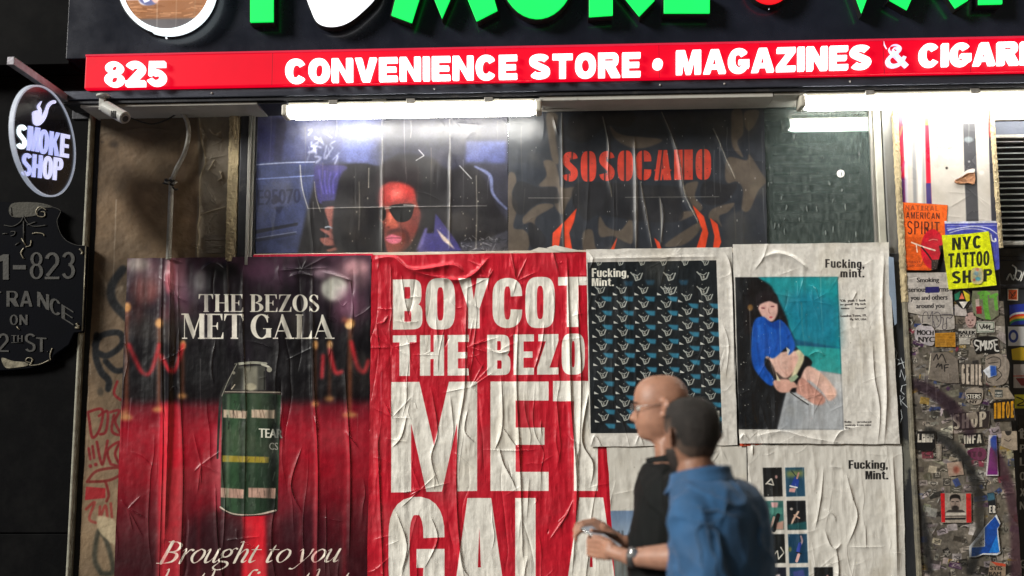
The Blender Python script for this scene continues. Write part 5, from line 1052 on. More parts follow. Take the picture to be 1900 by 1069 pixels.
a.poly(k4([(120, 215), (200, 230), (245, 300), (300, 430), (250, 450), (150, 440), (110, 480), (80, 460), (90, 300)]), (20, 17, 20), 1, 2, True)
SK, SK2 = (222, 182, 168), (198, 148, 134)
a.poly(k4([(150, 330), (190, 300), (240, 320), (248, 370), (235, 405), (215, 420), (180, 405), (155, 365)]), (218, 176, 166), 1, .8, True); a.poly(k4([(140, 300), (180, 270), (240, 285), (245, 330), (205, 318), (160, 335), (145, 360)]), (26, 20, 24), 1, .8, True)
a.ell(*k4([(176, 352)])[0], 4, 1.5, (170, 70, 84), .7, .8); a.ell(*k4([(222, 345)])[0], 3.4, 1.3, (170, 70, 84), .7, .8); a.stroke(k4([(168, 352), (182, 354)]), 1, (40, 24, 26)); a.stroke(k4([(215, 345), (230, 344)]), 1, (40, 24, 26)); a.stroke(k4([(202, 355), (205, 375), (212, 378)]), .9, (150, 90, 84), .8); a.ell(*k4([(214, 398)])[0], 3.2, 1.5, (190, 70, 84), .95, .4); a.ell(*k4([(112, 350)])[0], 5, 6, (150, 110, 60), .8, 1)
a.poly(k4([(190, 590), (340, 565), (390, 620), (340, 700), (300, 720), (250, 690), (215, 620)]), SK, 1, 1, True)
a.poly(k4([(130, 420), (175, 395), (215, 425), (260, 410), (300, 450), (330, 520), (332, 555), (300, 585), (295, 545), (230, 600), (190, 590), (185, 640), (235, 710), (205, 735), (130, 650), (116, 540)]), (20, 82, 178), 1, .8, True)
for L in ([(185, 440), (192, 520), (186, 590)], [(140, 450), (150, 560), (160, 640)], [(240, 440), (250, 500), (240, 560)], [(160, 600), (185, 660), (215, 715)], [(290, 450), (300, 500)]): a.stroke(k4(L), 2.2, (14, 54, 130), .8, 1.3)
a.stroke(k4([(160, 440), (150, 520)]), 3, (44, 116, 214), .7, 1.6); a.stroke(k4([(215, 450), (225, 540)]), 3, (40, 108, 206), .6, 1.6)
a.poly(k4([(180, 400), (215, 425), (260, 412), (280, 440), (245, 460), (200, 440)]), (14, 60, 146), .9, 1)
a.poly(k4([(240, 670), (290, 700), (350, 640), (380, 590), (418, 618), (400, 660), (355, 735), (340, 768), (300, 765), (262, 720)]), (16, 15, 18), 1, .8, True); a.poly(k4([(195, 590), (240, 680), (262, 730), (235, 720), (205, 640)]), (16, 15, 18), .9, .8)
a.poly(k4([(400, 640), (470, 680), (530, 750), (535, 790), (500, 812), (470, 770), (400, 710), (360, 760), (365, 690)]), SK, 1, .8, True); a.poly(k4([(362, 700), (430, 750), (482, 800), (470, 828), (430, 830), (370, 790), (340, 765)]), SK2, 1, .8, True); a.stroke(k4([(370, 700), (440, 760), (485, 800)]), 1.8, (150, 100, 88), .6, 1)
a.ell(*k4([(512, 780)])[0], 9, 9, (222, 176, 154), .7, 3); a.ell(*k4([(455, 815)])[0], 9, 5, (214, 150, 130), .6, 3); a.stroke(k4([(300, 765), (360, 800), (420, 830)]), 2, (230, 228, 222), .9, .5); a.stroke(k4([(310, 770), (400, 832)]), 1.6, (14, 14, 16))
a.stroke(k4([(350, 570), (365, 600), (345, 650), (320, 700)]), [9, 10, 9, 7], (204, 196, 160), 1, .8); a.poly(k4([(225, 715), (290, 705), (330, 720), (345, 745), (320, 750), (300, 770), (250, 765)]), (212, 164, 148), 1, .8, True); a.poly(k4([(300, 700), (340, 680), (352, 692), (330, 715), (312, 720)]), (150, 170, 140), 1, .6); a.poly(k4([(238, 672), (262, 715), (244, 712)]), (220, 214, 180)); a.poly(k4([(290, 545), (310, 560), (298, 588)]), (226, 222, 210), .9)
a.stroke(k4([(250, 610), (262, 650), (300, 690)]), 1.4, (176, 124, 110), .6, 1.2)
a.stroke(k4([(410, 650), (480, 705), (530, 765)]), 7, (228, 186, 168), .6, 3); a.stroke(k4([(365, 715), (410, 760), (460, 800)]), 9, (170, 116, 102), .4, 5); a.stroke(k4([(215, 620), (250, 690), (300, 712)]), 5, (226, 184, 166), .5, 3); a.stroke(k4([(330, 590), (320, 640), (300, 690)]), 6, (170, 116, 100), .5, 4); a.soften(1); a.noise(.14, 9, 3)
for k in range(26): x, y = k4([(rs.uniform(40, 230) if k % 2 else rs.uniform(60, 110), rs.uniform(200, 930))])[0]; a.ell(x, y, rs.uniform(.4, 1), rs.uniform(.4, 1.2), (196, 196, 186), .8)
draw(a, 'Fucking,', (1531, 1603.5, 481, 497, 482.5, 498), (26, 24, 26), heavy, .1); draw(a, 'mint.', (1559, 1603.5, 500.5, 515, 500, 515), (26, 24, 26), heavy, .1)
for txt, q in (('"Oh  yeah  I  look', (1558, 1606, 556, 560.5, 555, 559.5)), ('so good?  My belt', (1559, 1606, 563, 567, 562, 566)), ('tastes      better"', (1560, 1606, 570, 574, 570, 574)), ('London Town, 19,', (1560, 1607, 584, 588.5, 583, 587.5)), ('Fly, NY, USA', (1577, 1607, 590.5, 594.5, 591, 594.5)), ('Belts      produced', (1567, 1616, 781, 784.5, 781, 784.5)), ('entirely from mint', (1568, 1616, 787, 790.5, 787, 790)), ('fiber', (1568, 1578, 792.5, 795.5, 792.5, 795.5))): small(a, txt, q, (40, 36, 36), .7)
a.specks(70, 6)
keys = [([(1415, 478), (1440, 470), (1470, 478), (1500, 500)], 6, .008), ([(1425, 450), (1415, 480), (1400, 500)], 3, .004), ([(1640, 470), (1636, 560), (1640, 640), (1644, 740), (1640, 820)], 5, .008), ([(1618, 640), (1622, 700), (1632, 760), (1628, 822)], 3, .005), ([(1500, 660), (1516, 652), (1530, 660)], 3, .004), ([(1400, 810), (1450, 800), (1500, 812), (1560, 822)], 3, .004), ([(1545, 822), (1560, 800), (1600, 790)], 3, .004), ([(1590, 540), (1580, 560)], 2, .003), ([(1372, 816), (1380, 806), (1390, 818)], 3, .004), ([(1500, 530), (1512, 536), (1520, 560)], 2, .003)]
h4 = creases(g4, 74, 34, .0016, 20, 120, .4, keys, base=.0032, cross=34, star=5, cell=75)
tag(sheet('poster', [(1359, 454), (1648, 450), (1669, 824), (1372, 823)], .042, g4, h4, printmat('photo_print', g4, h4, rough=.4, coat=.2), seed=8, lift=.004), 'white poster with a photo of a blue shirted sitter on teal', 'poster')
# 5 lower white posters
g5 = Cv(1120, 815, 1390, 1200, .026, 600, (202, 199, 190)); a = g5
a.poly([(1128, 948), (1300, 946), (1302, 1080), (1132, 1080)], (104, 128, 158), 1, .6); a.poly([(1130, 968), (1300, 966), (1300, 1040), (1132, 1040)], (150, 166, 184), .6, 10)
for k in range(24): x = 1132+k*7; hgt = rs.uniform(4, 20); a.poly([(x, 1003-hgt), (x+rs.uniform(3, 6), 1003-hgt), (x+5, 1080), (x, 1080)], (70, 78, 88), .8, .5)
a.poly([(1128, 1004), (1300, 1004), (1300, 1080), (1132, 1080)], (110, 110, 100), .7, 5)
a.specks(70, 9)
h5 = creases(g5, 81, 22, .0018, 20, 100, .3, (), base=.0028, cross=30, star=5)
tag(sheet('poster', [(1126, 828), (1384, 827), (1392, 1190), (1148, 1190)], .026, g5, h5, printmat('skyline_print', g5, h5, rough=.45, coat=.1), seed=9), 'white poster with a hazy city skyline photo, behind the two men', 'poster')
g6 = Cv(1380, 812, 1700, 1200, .03, 800, (206, 203, 195)); a = g6
cells = []
for j in range(6):
    for i in range(3):
        if i == 2 and j < 3: continue
        x = 1415+i*41.5+j*2.6+(4 if i == 2 else 0); y = 868+j*61.7-i*.3; cells.append((i, j, x, y))
bgc = [(20, 22, 24), (30, 70, 96), (44, 96, 92), (18, 22, 26), (20, 24, 26), (16, 58, 86), (22, 90, 104), (22, 26, 40), (26, 60, 90)]
for n_, (i, j, x, y) in enumerate(cells):
    c = bgc[(i+j*2) % 9] if j < 3 else bgc[(i+j*2+1) % 9]
    a.poly([(x, y), (x+35, y-.5), (x+37, y+53), (x+2, y+54)], c, 1, .3); cl = lambda L: [(x+p, y+q) for p, q in L]
    k = (i+2*j) % 8
    if k == 0: a.stroke(cl([(6, 30), (16, 20), (20, 32), (8, 29)]), 2.4, (190, 186, 176), 1, smooth=False); a.ell(x+25, y+17, 2.4, 3.4, (180, 140, 134), .9, .6)
    elif k == 1: a.poly(cl([(2, 6), (33, 5), (34, 16), (3, 18)]), (150, 150, 70), .7, 3); a.poly(cl([(18, 16), (26, 24), (24, 36), (10, 34)]), (30, 60, 150), 1, .6); a.stroke(cl([(9, 34), (22, 37)]), 2.6, (226, 226, 230)); a.poly(cl([(8, 38), (20, 38), (18, 46), (7, 45)]), (220, 160, 156), 1, .6); a.stroke(cl([(25, 10), (22, 20)]), 3, (190, 140, 130)); a.stroke(cl([(12, 6), (20, 16)]), 1.5, (20, 40, 50))
    elif k == 2: a.poly(cl([(12, 2), (26, 2), (24, 14), (14, 13)]), (204, 160, 160), 1, 1); a.poly(cl([(2, 12), (34, 12), (34, 24), (16, 26), (4, 20)]), (70, 132, 120), 1, 1); a.stroke(cl([(26, 26), (22, 40), (18, 54)]), 7, (14, 14, 16)); a.stroke(cl([(18, 30), (14, 44), (10, 52)]), 4, (206, 170, 156), .9); a.poly(cl([(24, 40), (36, 36), (36, 53), (22, 53)]), (190, 140, 124), .9, 1)
    elif k == 3: a.ell(x+9, y+15, 3, 2.6, (200, 190, 180), .9, .6); a.stroke(cl([(22, 20), (14, 32), (8, 46)]), [3, 4, 2], (210, 178, 156), 1, .4); a.stroke(cl([(14, 26), (24, 32)]), 2.4, (196, 160, 140)); a.poly(cl([(2, 44), (36, 38), (37, 53), (3, 53)]), (20, 84, 88), .9, 1)
    elif k == 4: a.stroke(cl([(28, 24), (34, 34), (24, 46), (22, 30), (18, 36)]), 2, (196, 194, 184), 1, smooth=False); a.ell(x+8, y+31, 1.4, 1.6, (190, 190, 180))
    elif k == 5: a.stroke(cl([(24, 4), (26, 14), (20, 24)]), 3.4, (170, 150, 160)); a.stroke(cl([(22, 18), (18, 34)]), 6, (40, 60, 150)); a.stroke(cl([(16, 34), (24, 36)]), 2.5, (16, 16, 20)); a.stroke(cl([(20, 38), (16, 50)]), 5, (208, 166, 160)); a.ell(x+4, y+28, 2.6, 5, (150, 140, 60), .7, 1)
    elif k == 6: a.poly(cl([(10, 8), (20, 6), (22, 14), (12, 14)]), (20, 18, 22), 1, 1); a.poly(cl([(8, 14), (24, 12), (26, 30), (8, 32)]), (200, 190, 190), 1, 1)
    else: a.poly(cl([(6, 8), (26, 4), (30, 20), (10, 24)]), (60, 70, 130), 1, 1); a.stroke(cl([(8, 26), (26, 30)]), 3, (150, 150, 160))
draw(a, 'Fucking,', (1574, 1646.5, 854, 870, 854.5, 870), (18, 17, 18), heavy, .06); draw(a, 'Mint.', (1605, 1647.5, 874, 889.5, 874, 889.5), (18, 17, 18), heavy, .06)
a.specks(90, 8)
keys = [([(1527, 870), (1524, 910), (1518, 950), (1512, 980)], 3, .005), ([(1570, 880), (1580, 920), (1590, 960), (1572, 1010)], 3, .005), ([(1530, 985), (1540, 1012), (1550, 1018), (1560, 1008)], 2.4, .006), ([(1550, 1016), (1555, 1060), (1548, 1120)], 4, .006), ([(1576, 1014), (1600, 1015), (1640, 1014)], 1.4, .003), ([(1605, 975), (1606, 1015)], 1.4, .004), ([(1655, 840), (1660, 940), (1664, 1069)], 6, .006), ([(1540, 865), (1562, 868)], 2, .004), ([(1396, 825), (1396, 845)], 2, .006), ([(1528, 945), (1545, 955), (1550, 968)], 2.4, .004)]
h6 = creases(g6, 92, 30, .0016, 20, 120, .3, keys, base=.0028, cross=40, star=7)
tag(sheet('poster', [(1386, 825), (1673, 824), (1684, 1190), (1394, 1190)], .032, g6, h6, printmat('contact_sheet_print', g6, h6, rough=.42, coat=.15), seed=10), 'white poster with a grid of small dark photos', 'poster')
o_s = Cv(1370, 818, 1425, 832, .036, 600, (206, 70, 40)); o_s.noise(.2, 8, 1)
tag(flatpiece('paper_scrap', [(1373, 823), (1420, 823), (1400, 827), (1373, 828)], .036, o_s, printmat('orange_scrap', o_s)), 'orange sliver of an older poster between two white posters', 'paper scrap')
for k, (pts, lab) in enumerate((([(985, 465), (1000, 459), (1040, 464), (1046, 468), (1010, 468)], 'left white torn paper corner on the sill'), ([(1014, 460), (1030, 455), (1080, 466), (1040, 467)], 'right white torn paper corner sticking up at the sill'))):
    tag(prism('paper_scrap', [[pts]], .03+k*.004, .001, pmat('torn_white', (.65, .62, .55), .6)), lab, 'paper scrap')
tp = prism('blue_tape', [[[(1649, 476), (1658, 478), (1663, 560), (1664, 600), (1660, 604), (1655, 560), (1650, 546)]]], .05, .002, pmat('pale_blue_tape', (.25, .32, .42), .35)); tag(tp, 'torn pale blue tape on the dark post beside the photo poster', 'tape')
# ------------------------------------------------------------------ dark post with scratched tag
pst = thing('steel_post', 'black post with scratched letters between the posters and stickered column', 'post', (XX(1655, 800, .03), -.03, 0))
box('post_body', XX(1645, 460, .03), XK0-.004, 0, ZZ(1660, 470, .03), .0, .03, pmat('black_paint_worn', (.02, .022, .026), .35, dirt=(.13, .13, .11), dth=(.58, .62), ds=2.2, stretch=(1, 1, .6), bump=.4), pst)
M_scr = pmat('scratched_metal', (.42, .45, .47), .5)
def scr(pts, w=1.5): link('scratch_letter', tube_mesh([P(x, y, .032) for x, y in pts], w*.0013, 4), M_scr, pst)
scr([(1660, 645), (1664, 655), (1662, 665), (1668, 668)]); scr([(1666, 678), (1672, 664), (1678, 684)]); scr([(1668, 676), (1678, 672)]); scr([(1670, 700), (1672, 686), (1679, 706), (1682, 690)]); scr([(1682, 714), (1674, 716), (1672, 726), (1678, 732)]); scr([(1672, 752), (1670, 734), (1678, 738), (1672, 744), (1684, 756)]); scr([(1672, 760), (1674, 775), (1670, 785)])
# ------------------------------------------------------------------ stickered column
def k3(L): return [(1650+x*.2432, 560+y*.2432) for x, y in L]
def k5(L): return [(1650+x*.2518, 800+y*.2518) for x, y in L]
def k2(L): return [(1650+x*.2245, 360+y*.2245) for x, y in L]
def k1(L): return [(1640+x*.2432, 180+y*.2432) for x, y in L]
CD = .05
column = thing('column', 'narrow grey column covered in stickers right of the posters', 'column', ((XK0+XK1)/2, -CD, 0))
kc = Cv(1655, 180, 1920, 1150, CD, 640, (98, 92, 84)); a = kc; rs = np.random.RandomState(14)
for q in range(620):
    x, y = rs.uniform(1680, 1892), rs.uniform(560, 1100); w, h = rs.uniform(4, 26), rs.uniform(3, 16); r = rs.normal()*.25; v = rs.choice([22, 36, 60, 85, 110, 135, 160, 185])*rs.uniform(.8, 1.1); c = (v, v*rs.uniform(.9, 1), v*rs.uniform(.8, .98))
    if rs.rand() < .12: c = [(120, 40, 60), (40, 60, 120), (150, 120, 50), (70, 40, 80)][rs.randint(4)]
    a.poly([(x+p*w*math.cos(r)-q_*h*math.sin(r), y+p*w*math.sin(r)+q_*h*math.cos(r)) for p, q_ in ((-.5, -.5), (.5, -.5), (.5, .5), (-.5, .5))], c, .8, .3)
    if rs.rand() > .35:
        for s_ in range(3): a.stroke([(x-w*.35+rs.rand()*w*.2, y-h*.2+s_*h*.2), (x+rs.normal()*2, y+rs.normal()*3), (x+w*.35, y-h*.2+s_*h*.2)], rs.uniform(.5, 1.4), (24, 22, 24) if v > 80 else (176, 170, 160), .75)
for q in range(90):
    x, y = rs.uniform(1680, 1892), rs.uniform(560, 1100); a.stroke([(x, y), (x+rs.normal()*6, y+rs.normal()*4)], rs.uniform(.7, 2.2), (200, 194, 182), .75)
a.noise(.6, 60, 4); a.noise(.5, 9, 5); a.noise(.3, 4, 15)
hk = fbm(kc.h, kc.w, 26, rs, 4)*.002+fbm(kc.h, kc.w, 7, rs, 3, ridged=True)*.0006
for q in range(60):
    x, y = rs.uniform(1680, 1892), rs.uniform(560, 1100); ridge(hk, kc, [(x, y), (x+rs.normal()*16, y+rs.normal()*14)], 1.6, .003)
box('core', XK0+.004, XK1-.004, 0, ZHI, -.1, CD-.008, M_darkmetal, column)
PAINT = [([(1682, 712), (1720, 722), (1770, 760), (1800, 800)], [20, 22, 24, 22], (38, 24, 36)), ([(1722, 800), (1768, 828), (1800, 870), (1816, 930), (1818, 990), (1800, 1060)], [16, 18, 18, 18, 18, 16], (26, 27, 28)), ([(1848, 840), (1864, 880), (1882, 950), (1886, 1030), (1884, 1110)], [12, 18, 20, 20, 20], (48, 22, 38)), ([(1684, 895), (1700, 930), (1716, 985), (1724, 1060)], [12, 14, 14, 14], (20, 21, 23))]
def paint(cv, al=.85):
    for p_, w_, c_ in PAINT: cv.stroke(p_, w_, c_, al, 2.5)
paint(a, .8)
sheet('sticker_layer', wcorners(XK0, ZZ(1700, 1100, CD), XK1, ZZ(1700, 560, CD), CD), CD, kc, hk, printmat('old_sticker_layer', kc, hk, rough=.42, coat=.2, bump=1), step=.006, parent=column)
ragged('edge_strip', 1671, 205, 560, 9, CD+.012, M_wood, column, 6, .03); ragged('edge_strip', 1849, 205, 460, 8, CD+.012, M_wood, column, 7, .03)
sl = box('edge_strip', XK0-.012, XK0+.004, 0, ZZ(1680, 555, CD), .0, CD+.012, pmat('worn_edge', (.2, .18, .13), .7, var=.4, vs=20, dirt=(.04, .04, .04), ds=8, bump=.8), column)
# vape advert
kv = Cv(1660, 180, 1860, 420, CD+.004, 800, (196, 190, 182)); a = kv
for x0, x1, x2, x3, c in ((1662, 1675, 1681, 1668, (206, 34, 62)), (1675, 1681, 1687, 1681, (214, 208, 208)), (1690, 1697, 1702, 1696, (150, 150, 152)), (1700, 1708, 1711, 1704, (226, 224, 220)), (1709, 1713, 1718, 1714, (164, 164, 166)), (1715, 1722, 1730, 1720.5, (208, 30, 56)), (1785, 1808, 1816, 1793, (76, 76, 80)), (1832, 1850, 1860, 1840, (60, 60, 68))): a.poly([(x0, 195), (x1, 195), (x2, 420), (x3, 420)], c, 1, .5)
a.poly([(1666, 330), (1679, 330), (1681, 420), (1668, 420)], (70, 50, 120), .9, 3); a.poly([(1718, 340), (1727, 340), (1730, 420), (1720.5, 420)], (60, 50, 120), 1, .6); a.stroke([(1663, 262), (1670, 250), (1674, 235)], 3, (240, 120, 70), .9, .8); a.stroke([(1667, 340), (1674, 315), (1678, 300)], 3, (220, 60, 130), .8, 1); a.poly([(1716, 218), (1720, 210), (1722, 232), (1717, 232)], (240, 190, 50), 1, .8); a.poly([(1834, 215), (1848, 215), (1849, 252), (1836, 256)], (214, 70, 60), .9, 2); a.stroke([(1840, 212), (1846, 240)], 4, (236, 214, 208), .9, 1)
a.poly([(1785, 195), (1807, 195), (1807, 229), (1785, 229)], (214, 210, 204)); a.ell(1797, 259, 8, 5, (130, 140, 144), .8, 1); a.ell(1798, 300, 2, 2, (170, 170, 170), .8, .5)
for L in ([(1740, 232), (1740, 244), (1736, 247)], [(1744, 232), (1745, 244), (1749, 247), (1752, 244), (1752, 232)], [(1756, 232), (1757, 245), (1761, 247), (1764, 244), (1764, 232)], [(1768, 232), (1769, 245), (1772, 248)]): a.stroke(L, 1.5, (110, 106, 104))
small(a, 'JUUL device', (1736, 1767, 264, 268, 264, 268), (150, 144, 138), .3); small(a, 'USB charger', (1736, 1767, 272, 276, 272, 276), (150, 144, 138), .3); a.ell(1756.5, 312, 2.4, 2.4, (40, 34, 30), 1, .4); a.ell(1821, 321, 5, 4, (214, 210, 206), .9, 1); a.noise(.1, 30, 3)
hvv = creases(kv, 7, 8, .0012, 30, 120, .03, (), base=.0006, cross=6, star=1)
tag(sheet('advert_panel', wcorners(XK0+.004, ZZ(1700, 418, CD), XK1-.002, ZZ(1750, 183, CD), CD+.004), CD+.004, kv, hvv, printmat('vape_advert', kv, hvv, rough=.3, coat=.3), seed=2), 'pale vaping advert with red and purple stripes under the right lamp', 'advert')
hole = prism('torn_wood', [[catmull(k1([(542, 645), (560, 620), (610, 600), (640, 560), (688, 552), (692, 660), (640, 655), (600, 660), (560, 658)]), True, 3)]], CD+.012, .012, pmat('bare_wood', (.42, .2, .1), .6, var=.6, vs=30, bump=1)); tag(hole, 'torn spot of bare reddish wood on the pale advert', 'damage')
tag(prism('torn_flap', [[catmull(k1([(535, 632), (600, 585), (640, 556), (690, 548), (688, 575), (640, 580), (600, 605), (560, 625)]), True, 3)]], CD+.018, .002, pmat('flap_white', (.6, .58, .54), .5)), 'white paper flap curling above the bare wood spot', 'paper flap')
# orange, blue, yellow and warning placards + stickers share one print canvas
at = Cv(1655, 360, 1920, 1100, CD+.01, 1000, (120, 110, 100)); a = at
m_at = [None]; pieces = []
def stick(pts, label, cat='sticker', name='sticker', d=.006, px=None, smooth=False, col=None, group=None):
    if col is not None: at.poly(catmull(pts, True, 5) if smooth else pts, col)
    pieces.append((name, pts, CD+d, label, cat, smooth, group))
def rq(x0, y0, x1, y1, r=0):
    cx, cy = (x0+x1)/2, (y0+y1)/2; c, s = math.cos(r), math.sin(r); return [(cx+(x-cx)*c-(y-cy)*s, cy+(x-cx)*s+(y-cy)*c) for x, y in ((x0, y0), (x1, y0), (x1, y1), (x0, y1))]
BK, WHs = (22, 22, 24), (196, 190, 178)
# orange
stick(k2([(90, 68), (300, 78), (483, 92), (470, 300), (390, 620), (330, 632), (120, 628), (100, 350)]), 'orange cigarette placard with dark lettering on the column', 'placard', 'placard', .008, col=(232, 98, 34))
a.poly(k2([(100, 355), (400, 360), (380, 640), (110, 640)]), (208, 84, 28), .8, 2)
for t, q in (('NATURAL', (135, 410, 92, 132, 98, 140)), ('AMERICAN', (140, 417, 148, 200, 155, 208)), ('SPIRIT', (150, 417, 222, 334, 232, 330))): draw(a, t, (1650+q[0]*.2245, 1650+q[1]*.2245, 360+q[2]*.2245, 360+q[3]*.2245, 360+q[4]*.2245, 360+q[5]*.2245), (84, 38, 30) if t != 'NATURAL' else (150, 70, 40), sans, .16, sv=.13, sh=.1, W=.5)
a.ell(*k2([(360, 455)])[0], 22, 37, (196, 24, 44), 1, .5); a.stroke(k2([(185, 400), (280, 435), (380, 466)]), 2.6, (226, 206, 190)); a.stroke(k2([(270, 440), (320, 500), (350, 545)]), 3, (50, 24, 26)); a.poly(k2([(350, 545), (420, 540), (460, 560), (470, 640), (350, 640)]), (44, 34, 36), 1, .6); a.poly(k2([(410, 430), (450, 420), (460, 540), (430, 520)]), (44, 26, 28), 1, .5)
for k in range(24): x, y = k2([(rs.uniform(350, 450), rs.uniform(540, 630))])[0]; a.ell(x, y, .9, .7, (130, 110, 100), .8)
a.stroke(k2([(225, 425), (232, 480)]), 2, (226, 206, 190)); a.stroke(k2([(330, 385), (360, 375), (400, 380)]), 1.6, (236, 170, 150), .8); small(a, 'NATURALLY', (1678, 1708, 484.5, 489, 483.5, 488), (150, 60, 34), .4); small(a, 'TOBACCO', (1680, 1710, 491, 495, 490, 494.5), (150, 60, 34), .4)
# warning
stick(k2([(135, 652), (480, 648), (520, 800), (530, 1000), (260, 1000), (150, 975)]), 'grey health warning placard about smoking under the orange one', 'placard', 'placard', .009, col=(176, 170, 164))
for t, q in (('Smoking', (1701.6, 1742.5, 515, 524, 514.5, 523)), ('seriously harms', (1686, 1760, 532, 542, 531, 541)), ('you and others', (1690, 1758, 547.5, 557, 546, 556)), ('around you', (1700.5, 1752, 563, 572, 562, 571))): small(a, t, q, (34, 32, 34), .9)
a.poly(k2([(298, 768), (412, 765), (412, 815), (298, 818)]), (34, 32, 92)); a.stroke(k2([(170, 700), (230, 690)]), 1.8, (214, 210, 204), .9)
# blue
stick(k2([(458, 230), (880, 222), (897, 238), (912, 620), (860, 640), (480, 640)]), 'blue placard half hidden by the yellow tattoo sign', 'placard', 'placard', .010, col=(66, 72, 166))
a.poly(k2([(458, 222), (892, 222), (892, 240), (458, 245)]), (196, 198, 214)); a.stroke(k2([(480, 262), (890, 258)]), 1.2, (150, 154, 206)); a.stroke(k2([(485, 300), (560, 285), (700, 268), (820, 285), (890, 330)]), 2, (190, 194, 220)); a.stroke(k2([(480, 285), (540, 286)]), 3, (150, 156, 206), .8); a.stroke(k2([(840, 340), (850, 385), (878, 390), (876, 370)]), 3, (214, 214, 220)); a.stroke(k2([(500, 322), (620, 290), (760, 295), (840, 330)]), 2, (206, 206, 216), .7)
# stickers
stick(k3([(205, 200), (235, 175), (290, 170), (335, 195), (350, 250), (340, 325), (300, 335), (240, 310), (205, 290), (195, 240)]), 'white blob sticker reading MOCH NYC', smooth=True, col=(168, 162, 166)); small(a, 'MOCH', (1702.5, 1732.5, 611.5, 621, 613, 622), BK, 1.2); small(a, 'NYC', (1705, 1734, 624.5, 634.5, 624.5, 634.5), BK, 1.4)
stick(k3([(240, 75), (330, 70), (420, 78), (490, 95), (500, 190), (480, 210), (380, 215), (330, 185), (250, 175)]), 'grey bubble letter sticker under the warning placard', smooth=True, col=(160, 154, 148))
for L in ([(255, 160), (262, 90), (290, 80), (305, 130), (330, 75), (335, 180)], [(345, 90), (370, 80), (395, 110), (390, 170), (355, 195), (340, 150)], [(360, 110), (380, 150)], [(400, 95), (480, 100), (470, 125), (440, 125), (440, 200), (410, 205), (415, 130), (400, 120)]): a.stroke(k3(L), 1.1, (50, 46, 60))
stick(k3([(350, 240), (505, 232), (508, 345), (352, 345)]), 'gold rectangular sticker with faint print', col=(168, 116, 34))
for k in range(7): a.stroke(k3([(365, 252+k*12), (495, 248+k*12)]), .7, (110, 74, 26), .8, smooth=False)
stick(k3([(582, 120), (600, 88), (640, 82), (662, 115), (660, 160), (640, 195), (605, 195), (585, 160)]), 'cut-out sticker of a grey bald head', smooth=True, col=(168, 140, 134)); a.ell(*k3([(608, 140)])[0], 2, 1.2, (70, 50, 50)); a.ell(*k3([(638, 140)])[0], 2, 1.2, (70, 50, 50)); a.stroke(k3([(605, 176), (622, 182), (640, 175)]), 1.4, (90, 50, 54)); a.ell(*k3([(622, 158)])[0], 1.6, 2.4, (130, 96, 92))
stick(k3([(668, 148), (805, 150), (806, 232), (668, 238)]), 'white sticker with a black marker tag and frame', col=(172, 172, 162)); a.stroke(k3([(674, 155), (798, 157), (798, 227), (675, 230), (674, 155)]), .9, (30, 60, 40), .8, smooth=False)
for L in ([(690, 175), (710, 205), (725, 170), (728, 200), (750, 175), (745, 205), (770, 180), (768, 210), (810, 205)],): a.stroke(k3(L), 1.7, BK)
stick(k3([(530, 205), (662, 207), (665, 275), (620, 280), (618, 325), (535, 325)]), 'black and white name sticker under the bald head cut-out', col=(168, 164, 156)); small(a, 'BALEK', (1779.5, 1811, 613.5, 620, 613.5, 620), BK, 1.6); a.poly(k3([(535, 250), (662, 250), (662, 272), (535, 272)]), BK); small(a, 'LASHER', (1781, 1810, 621.5, 625.5, 621.5, 625.5), WHs, .8)
stick(k3([(635, 300), (680, 270), (760, 262), (830, 275), (835, 330), (848, 385), (780, 400), (720, 385), (670, 395), (650, 350)]), 'white outlined throw-up sticker reading SMUSE', smooth=True, col=BK)
for L in ([(690, 300), (660, 295), (655, 325), (685, 345), (665, 370)], [(700, 370), (700, 300), (715, 335), (730, 298), (735, 365)], [(745, 300), (745, 350), (762, 355), (765, 300)], [(795, 295), (775, 305), (790, 335), (775, 360)], [(825, 290), (802, 295), (808, 325), (825, 325), (808, 330), (812, 370), (838, 375)]): a.stroke(k3(L), 2.8, (190, 188, 182))
stick(k3([(318, 390), (440, 382), (520, 440), (535, 620), (440, 622), (300, 590), (300, 480)]), 'large grey torn sticker with scrawled MF', col=(112, 104, 96)); 
for L in ([(340, 445), (365, 400), (375, 440), (405, 400), (435, 465)], [(360, 500), (380, 470), (385, 495), (400, 475), (405, 510)], [(425, 530), (425, 485), (455, 480)], [(425, 505), (450, 500)]): a.stroke(k3(L), 2, (30, 28, 30))
a.stroke(k3([(318, 392), (310, 500), (300, 585), (360, 615)]), 1.6, (200, 194, 176))
stick(k3([(560, 470), (700, 475), (712, 640), (540, 640), (545, 540)]), 'grey sticker with tall spray letters reading GENIE', col=(56, 52, 50)); draw(a, 'GENIE', (1784.5, 1822.5, 676, 712, 676, 715), (178, 166, 152), sans, .12, sv=.2, sh=.14, W=.34)
stick(k3([(740, 420), (800, 398), (850, 400), (915, 460), (900, 600), (830, 640), (740, 620), (735, 500)]), 'grey line-drawing sticker of a figure', smooth=True, col=(132, 122, 112))
for L in ([(745, 440), (800, 420), (850, 440), (845, 500), (800, 520)], [(760, 470), (830, 460)], [(830, 520), (860, 560), (820, 600)], [(750, 540), (745, 600), (780, 620)]): a.stroke(k3(L), 1.2, BK)
stick(k3([(716, 525), (770, 485), (815, 490), (820, 560), (760, 580)]), 'small blue and white diamond sticker', d=.009, col=(196, 200, 208)); a.poly(k3([(770, 488), (815, 490), (820, 560), (775, 572)]), (36, 74, 150), 1, 1)
